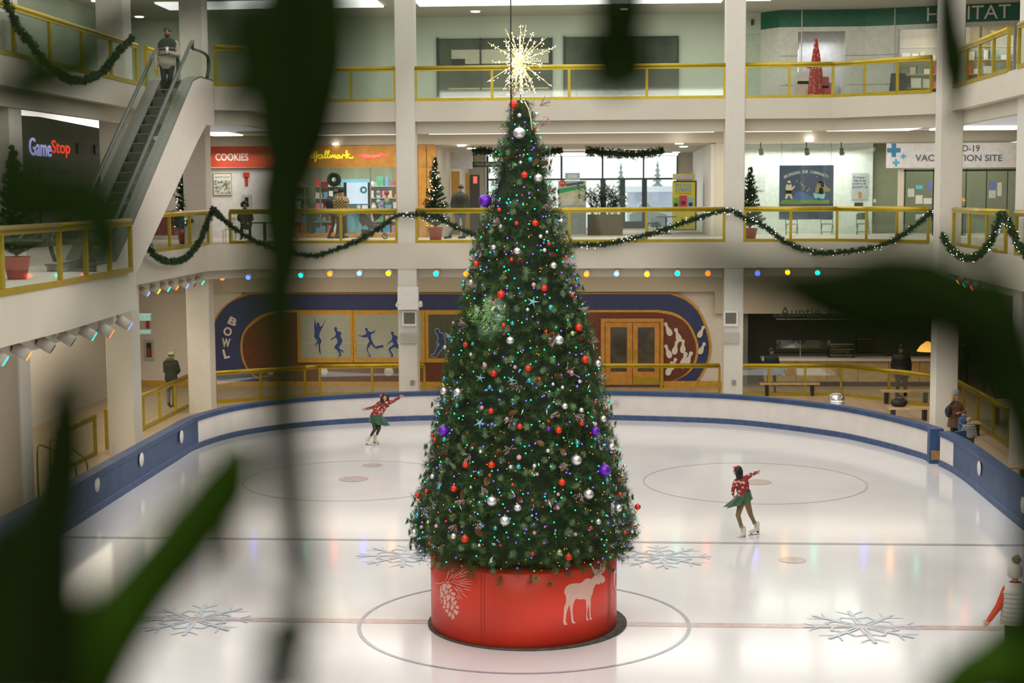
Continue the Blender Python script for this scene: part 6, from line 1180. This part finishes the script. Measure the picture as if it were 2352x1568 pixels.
for k in range(7): z = -.14-.08*k; m = MB(); m.tube([v0+Vector((.23*math.cos(a), .17*math.sin(a), z)) for a in [i*6.2832/24 for i in range(25)]], .006, 4); m.build('quilting_seam', mat('vest_seam', (.42, .40, .33), .7), s3)
MB().lathe([(.095, -.02), (.118, .0), (.122, .06), (.112, .14), (.08, .20), (1e-4, .235)], J['head']+Vector((0, 0, -.03)), 20).build('knitted_hat', mat('cream_knit', (.58, .55, .45), .9, bump=.4, scale=60), s3)
bd = [Vector((random.gauss(0, 1), random.gauss(0, 1), random.gauss(0, 1))).normalized() for _ in range(120)]; V = needles([J['head']+Vector((.02, 0, .25))+q*.03 for q in bd], bd, 8, .065, .008, .5); needle_obj('bobble', V, mat('fur_bobble', (.26, .22, .12), .8), s3); MB().ball(J['head']+Vector((.02, 0, .25)), .065, 12).build('bobble_core', mat('fur_bobble', (.26, .22, .12), .8), s3)
# man with cap on the ground floor
Ys = 27.5; J = P_(Ys, head=(394, 818), neck=(391, 827), pel=(393, 869), sh0=(380, 833), sh1=(404, 832), el0=(379, 852, .1), wr0=(392, 862, .2), el1=(411, 851, .05), wr1=(406, 858, .25), hip0=(388, 874), hip1=(398, 874), kn0=(387, 901, .1), kn1=(400, 899, .1), an0=(388, 926, -.2), to0=(393, 934, -.1), an1=(399, 929, .1), to1=(404, 936, .1))
def flatcap(t, h, s, F, side):
    m = MB(); m.lathe([(.112*s, 0), (.118*s, .03*s), (.10*s, .075*s), (.05*s, .10*s), (1e-4, .105*s)], h+Vector((0, 0, .05*s)), 18); m.box(-.07*s, .07*s, .07*s, .20*s, 0, .012*s, 0, Matrix.Translation(h+Vector((0, 0, .045*s))) @ F.to_track_quat('Y', 'Z').to_matrix().to_4x4()); m.build('cap', mat('pale_cap', (.32, .34, .2), .7), t)
s4 = person('person', 'man in a pale cap, dark jacket and grey trousers walking behind the left railing', J, 1.12, [mat('dark_green_jacket', (.022, .028, .016), .8), mat('grey_trousers', (.10, .11, .09), .8), BLACK, SKIN], (.6, .8, 0), hair=cap_hair, hairmat=HAIRR, hat=flatcap, puff=1.35, vox=.02)
MB().ball(J['neck']+Vector((0, -.05, .02)), .15, 12, 0, (1.15, .8, .55)).build('hood', mat('green_hood', (.06, .085, .035), .8), s4)
# man on the escalator
J = {k: PY(v[0], v[1], 16.15+(v[2] if len(v) > 2 else 0)) for k, v in dict(head=(385, 74), neck=(385, 89), pel=(384, 150), sh0=(368, 99), sh1=(403, 99), el0=(359, 125, .02), wr0=(358, 153, -.1), ha0=(357, 162, -.12), el1=(410, 126, -.05), wr1=(392, 122, -.28), ha1=(386, 119, -.3), hip0=(375, 155), hip1=(393, 155), kn0=(376, 182, -.08), kn1=(391, 181, -.1), an0=(379, 205, 0), an1=(391, 206, 0)).items()}
for k in '01': J['to'+k] = J['an'+k]+Vector((0, -.19, -.06))
SW = checkmat('fair_isle_sweater', (.34, .31, .24), (.30, .27, .21), 6, kind='stripe')
s5 = person('person', 'bearded man in a fair isle sweater holding a cup near the escalator top', J, 1.15, [SW, mat('black_trousers', (.02, .025, .02), .8), BLACK, SKIN2], (.05, -1, 0), hair=cap_hair, hairmat=HAIRR, puff=1.25, vox=.018)
MB().ball(J['head']+Vector((0, -.045, -.085)), .085, 12, 0, (1, .75, .8)).build('beard', HAIRR, s5)
n0 = J['neck']; skirt(s5, n0, 0, [((0, 0, .03), .10, .09), ((0, 0, -.04), .235, .16), ((0, 0, -.14), .30, .19), ((0, 0, -.27), .30, .20)], mat('dark_sweater_yoke', (.03, .04, .025), .85), Vector((1, 0, 0)), 'sweater_yoke', 0)
for z, m_ in ((-.27, WHITE), (-.31, mat('dark_sweater_yoke', (.03, .04, .025), .85)), (-.46, mat('dark_sweater_yoke', (.03, .04, .025), .85))): m = MB(); m.tube([n0+Vector((.262*math.cos(a), .185*math.sin(a), z)) for a in [i*6.2832/24 for i in range(25)]], .016, 6); m.build('sweater_band', m_, s5)
skirt(s5, J['pel']+Vector((0, 0, .22)), 0, [((0, 0, 0), .235, .17), ((0, 0, -.14), .25, .18), ((0, 0, -.25), .245, .18), ((0, 0, -.255), .19, .13)], SW, Vector((1, 0, 0)), 'sweater_hem', 0)
cup = thing('paper_cup', 'white paper cup held up by the man on the escalator', 'cup', J['ha1']); MB().lathe([(.032, -.09), (.048, .08)], J['ha1']+Vector((-.02, -.03, .05)), 14).build('cup_body', WHITE, cup); MB().lathe([(.052, .08), (.05, .095), (1e-4, .1)], J['ha1']+Vector((-.02, -.03, .05)), 14).build('cup_lid', pick((.3, .28, .25)), cup)
# woman with beanie and two children
def beanie(col, nm='beanie'):
    def f(t, h, s, F, side): MB().lathe([(.10*s, 0), (.112*s, .02*s), (.108*s, .09*s), (.07*s, .15*s), (1e-4, .17*s)], h+Vector((0, 0, .035*s)), 18).build(nm, mat('knit_%02d' % int(col[0]*99), col, .9, bump=.4, scale=60), t)
    return f
J = P_(21.2, head=(2195, 908), neck=(2196, 921), pel=(2193, 967), sh0=(2186, 930), sh1=(2206, 929), el0=(2184, 948, -.05), wr0=(2197, 951, -.2), ha0=(2203, 947, -.24), el1=(2210, 944, .05), wr1=(2211, 950, -.1), hip0=(2188, 972), hip1=(2199, 972), kn0=(2188, 994), kn1=(2199, 994), an0=(2188, 1015), an1=(2199, 1015))
s6 = person('person', 'woman in a grey beanie and brown coat beside the right corner pillar', J, 1.02, [mat('brown_coat', (.10, .045, .022), .8), mat('black_trousers', (.02, .025, .02), .8), BLACK, SKIN], (.7, -.7, 0), hair=long_hair(.16), hairmat=BLOND, hat=beanie((.28, .29, .26)), puff=1.25)
skirt(s6, J['pel']+Vector((0, 0, .12)), 0, [((0, 0, 0), .20, .17), ((0, 0, -.15), .22, .19), ((0, 0, -.30), .235, .20)], mat('brown_coat', (.10, .045, .022), .8), Vector((1, 0, 0)), 'coat_hem', 0)
hb_ = thing('handbag', 'dark handbag hanging on the shoulder of the woman in the grey beanie', 'bag', PY(2178, 944, 21.1)); MB().ball(PY(2178, 945, 21.05), .15, 12, 0, (.75, .6, 1.25)).build('bag_body', BLACK, hb_); MB().tube([PY(2175, 935, 21.05), PY(2188, 922, 21.1), PY(2183, 940, 21.15)], .014, 6).build('strap', BLACK, hb_)
J = P_(20.5, head=(2215, 949), neck=(2214, 957), pel=(2211, 982), sh0=(2206, 961), sh1=(2221, 961), el0=(2203, 970, -.1), wr0=(2210, 975, -.2), el1=(2227, 966, -.1), wr1=(2229, 962, -.2), hip0=(2207, 985), hip1=(2215, 985), kn0=(2206, 998), kn1=(2215, 998), an0=(2206, 1013), an1=(2215, 1013))
person('person', 'small child in a blue jacket and beige trousers held by the woman', J, .68, [mat('blue_jacket', (.03, .09, .18), .7), mat('beige_trousers', (.30, .25, .15), .8), BLACK, SKIN], (.6, .5, 0), hair=cap_hair, hairmat=HAIRR, puff=1.45)
J = P_(19.5, head=(2225, 965), neck=(2226, 973), pel=(2228, 999), sh0=(2217, 978), sh1=(2235, 977), el0=(2211, 988), wr0=(2206, 994, .1), el1=(2240, 990), wr1=(2242, 1001), hip0=(2223, 1003), hip1=(2233, 1003), kn0=(2222, 1020), kn1=(2234, 1020), an0=(2222, 1036), an1=(2234, 1036))
person('person', 'small child in a black and white striped top behind the right boards', J, .74, [checkmat('striped_top', (.02, .02, .03), (.42, .42, .45), 6.5, kind='stripe'), mat('black_trousers', (.02, .025, .02), .8), BLACK, SKIN], (.1, 1, 0), hair=cap_hair, hairmat=BLOND, puff=1.35)
# middle storey people
def standing(px, yt, yb, Y, dx=0, step=.12, face=1):
    k = (yb-yt)/1.75; f = lambda x, z, d=0: PY(px+x*k, yb-z*k, Y+d)
    return dict(head=f(0, 1.62), neck=f(0, 1.45), pel=f(0, .96), sh0=f(-.19, 1.38), sh1=f(.19, 1.38), el0=f(-.26, 1.12), wr0=f(-.24, .88), el1=f(.26, 1.12), wr1=f(.24, .88), hip0=f(-.09, .90), hip1=f(.09, .90), kn0=f(-.10+dx, .50), kn1=f(.12+dx, .50, .1), an0=f(-.16+dx-step, .10), an1=f(.12+dx, .10, .15)), (PY(px, yt, Y).z-PY(px, yb, Y).z)/1.75
DKJ = mat('dark_olive_jacket', (.025, .03, .018), .8); JEAN = mat('blue_jeans', (.06, .085, .11), .8)
J, s = standing(1057, 424, 549, 32.6, step=.18); person('person', 'heavy man in a dark jacket and blue jeans walking through the entrance hall', J, s, [DKJ, JEAN, BLACK, SKIN2], (-.9, -.3, 0), hair=cap_hair, hairmat=HAIRB, puff=1.45, fat=1.2, vox=.022)
J, s = standing(783, 434, 549, 33.0, step=.0); k = 115/1.75; J['wr1'] = PY(808, 484, 32.9); J['el1'] = PY(797, 478, 32.9); J['wr0'] = PY(806, 486, 33.2); J['el0'] = PY(791, 480, 33.2); J['kn1'] = PY(793, 520, 33.1); J['an1'] = PY(788, 541, 33.1)
PLAID = checkmat('yellow_black_plaid', (.36, .27, .10), (.03, .03, .015), 17)
person('person', 'person in a yellow and black plaid shirt and dark cap pushing a stroller', J, s, [PLAID, mat('dark_olive_trousers', (.045, .045, .028), .8), BLACK, SKIN2], (1, .1, 0), hair=cap_hair, hairmat=HAIRB, hat=beanie((.015, .02, .015), 'dark_beanie'), puff=1.45, fat=1.25, vox=.022)
J, s = standing(772, 436, 549, 34.0, step=.1); person('person', 'dark coated person with a backpack just behind the plaid shirt', J, s, [mat('dark_teal_coat', (.012, .03, .022), .8), BLACK, BLACK, SKIN2], (1, .2, 0), hair=cap_hair, hairmat=HAIRB, puff=1.4, vox=.022)
c = PY(758, 467, 33.8); tag(MB().ball(c, .28, 12, 0, (.8, .7, 1.1)).build('backpack', BLACK), 'black backpack on the back of the dark coated walker', 'backpack')
# stroller
stt = thing('stroller', 'dark baby stroller pushed past the gift shop window', 'stroller', PY(855, 548, 32.8)); Yq = 32.8; Q = lambda x, y, d=0: PY(x, y, Yq+d)
for d in (-.2, .2):
    MB().tube([Q(808, 486, d), Q(824, 492, d), Q(845, 520, d), Q(878, 528, d), Q(886, 542, d)], .014, 6).build('frame_tube', DARK, stt); MB().tube([Q(872, 486, d), Q(850, 522, d), Q(838, 540, d)], .014, 6).build('frame_tube', DARK, stt)
    for x, y, r in ((884, 542, .1), (836, 540, .12)): c = Q(x, y, d); m = MB(); m.tube([c+Vector((r*math.cos(a*.5236), 0, r*math.sin(a*.5236))) for a in range(13)], .022, 6); m.ball(c, .03, 6); m.build('wheel', BLACK, stt)
m = MB(); polyplate(m, [(840, 486), (850, 497), (858, 515), (872, 518), (876, 524), (852, 526), (838, 510)], Yq+.18, .36); m.build('seat', mat('grey_fabric_seat', (.08, .08, .07), .8), stt)
m = MB(); polyplate(m, [(858, 490), (866, 483), (876, 485), (880, 494), (872, 500), (862, 508)], Yq+.18, .36); m.build('canopy', BLACK, stt); m = MB(); polyplate(m, [(832, 526), (852, 528), (850, 538), (834, 538)], Yq+.15, .3); m.build('basket', mat('dark_basket', (.05, .06, .05), .8), stt)
m = MB(); polyplate(m, [(828, 487), (836, 487), (842, 497), (843, 515), (834, 520), (826, 505)], Yq+.1, .2); m.build('hanging_bag', mat('olive_bag', (.09, .08, .03), .8), stt)
# seated person and chair near cookies
J = P_(29.6, head=(562, 470), neck=(563, 480), pel=(566, 517), sh0=(552, 487), sh1=(576, 487), el0=(548, 503, -.1), wr0=(556, 510, -.25), el1=(580, 503, -.1), wr1=(572, 510, -.25), hip0=(560, 520), hip1=(572, 520), kn0=(556, 522, -.4), kn1=(574, 522, -.4), an0=(555, 545, -.4), an1=(575, 545, -.4))
person('person', 'seated person in black with bushy dark hair below the cookie shop sign', J, 1.05, [BLACK, BLACK, BLACK, SKIN2], (0, -1, 0), hair=long_hair(.04), hairmat=HAIRB, puff=1.35, vox=.022)
wc = thing('white_chair', 'white slatted chair behind the railing below the cookie poster', 'chair', PY(529, 545, 29.3)); Yc = 29.3; Q = lambda x, y, d=0: PY(x, y, Yc+d)
for x in range(5): MB().tube([Q(518+x*5.5, 502), Q(519+x*5, 527)], .012, 5).build('back_slat', WHITE, wc)
MB().bar(Q(516, 502), Q(541, 502), .03, .05).build('top_rail', WHITE, wc); m = MB(); a = Q(517, 527); b = Q(541, 527); m.box(a.x, b.x, Yc-.4, Yc, a.z-.02, a.z+.02); m.build('seat', WHITE, wc)
for x in (518, 540):
    for d in (0, -.38): p = Q(x, 527); MB().box(p.x-.015, p.x+.015, Yc+d-.015, Yc+d+.015, Z2, p.z).build('leg', WHITE, wc)
tb2 = thing('cafe_table', 'dark table edge in front of the seated person in black', 'table', PY(590, 520, 29)); a = PY(578, 510, 29.2); b = PY(640, 510, 29.2); MB().box(a.x, b.x, 28.8, 29.6, Z2+.72, Z2+.76).build('tabletop', BLACK, tb2); MB().box((a.x+b.x)/2-.05, (a.x+b.x)/2+.05, 29.1, 29.2, Z2, Z2+.72).build('pedestal', BLACK, tb2)
# snack bar people and far figures
J, s = standing(1772, 798, 906, 33.6, step=0); person('person', 'person in a dark coat with a bag standing at the left of the snack bench', J, s, [mat('dark_teal_coat', (.012, .03, .022), .8), mat('dark_trousers', (.02, .022, .02), .8), BLACK, SKIN2], (.8, .4, 0), hair=cap_hair, hairmat=HAIRB, puff=1.35, vox=.024)
m = MB(); m.ball(PY(1789, 852, 33.5), .22, 12, 0, (1.2, .6, .9)); tag(m.build('shopping_bag', mat('dark_teal_bag', (.02, .05, .04), .5)), 'dark shiny bag at the side of the person by the snack bench', 'bag')
J, s = standing(2070, 790, 926, 32.6, step=0); person('person', 'tall person in black standing at the snack counter left of the corner pillar', J, s, [BLACK, BLACK, BLACK, SKIN2], (-.2, 1, 0), hair=cap_hair, hairmat=HAIRB, puff=1.35, fat=1.15, vox=.024)
J, s = standing(2213, 780, 885, PZ(2213, 885, 0).y, step=0); person('person', 'dark clothed figure far behind the right railing beside the corner pillar', J, s, [BLACK, DKJ, BLACK, SKIN2], (0, 1, 0), hair=cap_hair, hairmat=HAIRB, puff=1.2, vox=.03, fingers=False)
J, s = standing(2272, 775, 900, PZ(2272, 900, 0).y, step=0); person('person', 'dark clothed figure behind the table near the right edge pillar', J, s, [BLACK, mat('brown_trousers', (.06, .03, .02), .8), BLACK, SKIN2], (.3, 1, 0), hair=cap_hair, hairmat=HAIRB, puff=1.2, vox=.03, fingers=False)
# ================================================================== FOREGROUND PLANTS (close to the lens, far out of focus)
LF = mat('deep_green_leaf', (.0045, .012, .0005), .8, noise=.3, scale=20, spec=.05); LB = mat('bright_green_leaf', (.016, .042, .001), .8, noise=.25, scale=12, spec=.05); STM = mat('plant_stem', (.004, .009, .0008), .9, spec=.05)
def leaf(mb, pts, wid, curl=.25):
    """pts: 3-D spine; wid: half widths; a folded leaf blade with a midrib"""
    P = catmull(pts, 4); n = len(P); k = (n-1)/(len(wid)-1); view = (P[n//2]-CP).normalized(); v = []
    for i, p in enumerate(P):
        t = (P[min(i+1, n-1)]-P[max(i-1, 0)]).normalized(); sd = t.cross(view).normalized(); u = i/k; j = min(int(u), len(wid)-2); w = wid[j]+(wid[j+1]-wid[j])*(u-j)
        v += [p-sd*w+view*w*curl, p+view*.0, p+sd*w+view*w*curl, p+view*.0015]
    f = []
    for i in range(n-1):
        a = i*4; b = a+4; f += [(a, a+1, b+1, b), (a+1, a+2, b+2, b+1), (a, b, b+3, a+3), (a+3, b+3, b+2, a+2)]
    mb.add(v, f, 0, True)
def branch(lab, stems, leaves, d0, grp=None, grow=1.):
    t = thing('leafy_branch', lab, 'plant', PD(*stems[0][0][0][:2], d0) if stems else PD(*leaves[0][0][0][:2], d0), grp)
    for pts, r in stems: MB().tube(catmull([PD(x, y, d0*(q[0] if q else 1)) for x, y, *q in pts], 5), r, 8).build('stem', STM, t)
    for pts, wid, m_ in leaves:
        mb = MB(); leaf(mb, [PD(x, y, d0*(q[0] if q else 1)) for x, y, *q in pts], [w*grow*d0/FPX for w in wid]); mb.build('leaf', m_, t)
branch('wide dark blurred leafy stem hanging in front of the left centre, top to bottom', [([(700, -60), (690, 150), (670, 400), (655, 700), (660, 1000), (690, 1370)], .006)],
  [([(700, -80), (715, 80), (700, 250), (660, 380)], [60, 88, 85, 20], LF), ([(760, -60), (735, 120), (690, 300), (640, 470), (620, 600)], [50, 80, 85, 70, 30], LF), ([(640, 240), (650, 400), (655, 600), (650, 760)], [30, 70, 62, 15], LF), ([(690, 330), (665, 480), (645, 640), (640, 800), (650, 900)], [40, 62, 55, 40, 25], LF),
   ([(650, -60), (640, 120), (628, 300), (630, 420)], [40, 60, 60, 30], LF), ([(630, 300), (625, 450), (640, 620), (655, 760)], [30, 50, 50, 20], LF), ([(650, 700), (648, 900), (662, 1100), (685, 1300), (700, 1420)], [38, 44, 42, 40, 10], LF), ([(655, 420), (650, 600), (650, 760), (652, 900)], [40, 52, 46, 30], LF), ([(625, 60), (560, 160), (500, 240), (440, 260)], [20, 26, 22, 4], LF)], .62, grow=1.15)
branch('long blurred bright green leaf slanting across the lower left', [], [([(560, 1000), (520, 1110), (440, 1220), (340, 1340), (240, 1470), (150, 1620)], [24, 68, 72, 72, 84, 100], LB)], .66, grow=1.12)
branch('dark blurred plant mass filling the bottom left corner', [([(150, 840), (140, 1000), (120, 1250), (90, 1600)], .008)],
  [([(150, 840), (150, 960), (135, 1100), (110, 1250)], [34, 62, 74, 70], LF), ([(30, 1150), (50, 1270), (60, 1420), (40, 1620)], [10, 90, 120, 130], LF), ([(150, 1080), (110, 1220), (70, 1380), (40, 1600)], [20, 80, 110, 120], LF), ([(-30, 1180), (10, 1300), (30, 1450), (20, 1640)], [20, 70, 100, 110], LF), ([(180, 1260), (130, 1380), (110, 1500), (100, 1640)], [14, 55, 75, 90], LF)], .5, grow=1.25)
branch('dark blurred leaf cluster spreading over the right middle of the view', [([(2400, 800), (2250, 740), (2050, 680), (1800, 630), (1560, 580)], .005)],
  [([(1510, 548), (1620, 600), (1740, 640), (1860, 655), (1960, 650)], [6, 26, 42, 50, 30], LF), ([(1760, 620), (1880, 660), (2000, 690), (2130, 700), (2260, 690)], [20, 70, 88, 90, 60], LF), ([(1880, 640), (2000, 620), (2120, 650), (2240, 720), (2340, 800)], [20, 60, 85, 90, 70], LF), ([(2160, 620), (2220, 680), (2270, 760), (2320, 860), (2370, 960)], [30, 80, 95, 85, 60], LF), ([(2250, 640), (2300, 780), (2345, 930), (2380, 1100)], [40, 80, 70, 50], LF), ([(1740, 640), (1860, 700), (2000, 740), (2120, 760)], [14, 46, 60, 30], LF), ([(2300, 520), (2310, 620), (2320, 740), (2350, 880)], [8, 26, 60, 60], LF)], .52, grow=1.2)
branch('dark blurred two pronged leaf hanging at the top right of the star', [([(1400, -60), (1395, 30), (1400, 110)], .005), ([(1465, -60), (1460, 20), (1440, 100)], .005)],
  [([(1395, -60), (1392, 0), (1400, 60), (1410, 120)], [26, 26, 30, 40], LF), ([(1468, -60), (1458, 0), (1445, 60), (1420, 130)], [30, 28, 30, 40], LF), ([(1340, 100), (1380, 115), (1430, 150), (1440, 205)], [10, 50, 62, 26], LF), ([(1465, 70), (1440, 120), (1405, 170), (1380, 210)], [24, 48, 55, 20], LF)], .85, grow=1.2)
branch('dark blurred leaf reaching in at the bottom right corner', [], [([(2400, 900), (2370, 1080), (2366, 1250), (2372, 1500)], [10, 26, 40, 60], LF), ([(2130, 1620), (2220, 1560), (2310, 1520), (2400, 1450)], [30, 62, 80, 90], LB), ([(2330, 1430), (2345, 1500), (2350, 1640)], [10, 40, 60], LF)], .75)
branch('faint blurred sprig in front of the top right pillar', [([(2160, -40), (2175, 80), (2195, 200), (2190, 290)], .004)], [([(2170, -40), (2178, 60), (2192, 150), (2200, 240)], [20, 30, 34, 8], LF), ([(2215, 90), (2205, 170), (2195, 240)], [6, 16, 5], LF)], 1.3)
branch('dark blurred twigs across the upper left gallery and escalator', [([(560, -40), (380, 10), (270, 60), (150, 150), (-40, 195)], .006)],
  [([(480, -20), (380, 10), (285, 52), (170, 135)], [14, 30, 42, 24], LF), ([(260, 130), (180, 175), (90, 195), (-30, 190)], [20, 36, 40, 30], LF), ([(-40, 30), (40, 90), (120, 160), (210, 200)], [34, 40, 40, 10], LF), ([(480, -30), (500, 40), (480, 110), (470, 130)], [30, 40, 22, 4], LF)], .62)
branch('dark blurred foliage in front of the foot of the escalator', [], [([(60, 400), (140, 430), (230, 470), (270, 560)], [30, 60, 70, 24], LF), ([(200, 400), (225, 480), (245, 570), (255, 660)], [14, 60, 62, 16], LF), ([(-20, 360), (30, 430), (60, 520)], [50, 60, 30], LF), ([(-30, 440), (80, 480), (200, 490)], [50, 64, 34], LF)], .5, grow=1.25)
branch('small blurred twig ends over the lower left ice', [([(700, 1420), (650, 1480), (640, 1600)], .009)], [([(545, 1210), (545, 1290), (540, 1390)], [6, 24, 6], LF), ([(640, 1400), (635, 1500), (640, 1620)], [10, 38, 46], LF)], .6, grow=1.1)
for lab, d, L in (('very blurred leaf veiling the upper left ceiling and escalator top', .34, [([(200, -60), (190, 60), (170, 180), (120, 260)], [16, 36, 40, 16]), ([(520, -60), (500, 60), (520, 180), (540, 300)], [24, 44, 44, 16])]),
  ('very blurred leaf veiling the upper wall left of the centre pillar', .30, [([(860, -80), (845, 40), (820, 160), (800, 300)], [26, 44, 44, 16]), ([(560, -80), (545, 60), (550, 200), (580, 320)], [40, 60, 60, 20])]),
  ('very blurred leaf veiling the upper left corner', .30, [([(20, 100), (120, 130), (220, 110), (330, 30)], [40, 60, 60, 30]), ([(-30, 240), (60, 300), (120, 420), (140, 520)], [40, 60, 60, 30])]),
  ('very blurred twig veiling the wall left of the tree star', .36, [([(1060, -80), (1040, 60), (1010, 180), (960, 260)], [14, 20, 20, 8])]),
  ('very blurred leaf veiling the left flank of the tree', .34, [([(900, 640), (1000, 730), (1080, 820), (1120, 900)], [8, 20, 34, 14])]),
  ('very blurred leaf veiling the lower front of the tree and drum', .36, [([(1420, 1180), (1320, 1250), (1180, 1310), (1040, 1380)], [10, 30, 34, 22])]),
  ('very blurred leaf veiling the left balcony front', .32, [([(440, 560), (480, 640), (540, 690), (600, 700)], [20, 36, 36, 20]), ([(250, 560), (270, 700), (230, 820), (160, 900)], [16, 36, 40, 20])]),
  ('very blurred twig ends dotting the right hand ice', .5, [([(1640, 1150), (1645, 1200), (1640, 1240)], [8, 16, 6]), ([(1780, 1160), (1790, 1200), (1780, 1230)], [6, 14, 5]), ([(2130, 1270), (2140, 1340), (2120, 1400)], [6, 22, 8])]),
  ('very blurred leaf veiling the foot of the lower left ice', .4, [([(500, 1330), (560, 1400), (680, 1460), (800, 1568)], [10, 24, 26, 14])])):
    branch(lab, [], [(p, w_, LF) for p, w_ in L], d)
# ------------------------------------------------------------------ tidy: one small tag for unlabelled top-level structure
for o in COL.objects:
    if o.parent is None and o.type in ('MESH', 'EMPTY') and 'label' in o:
        wds = o['label'].split()
        if len(wds) > 16: o['label'] = ' '.join(wds[:16]).rstrip(',')
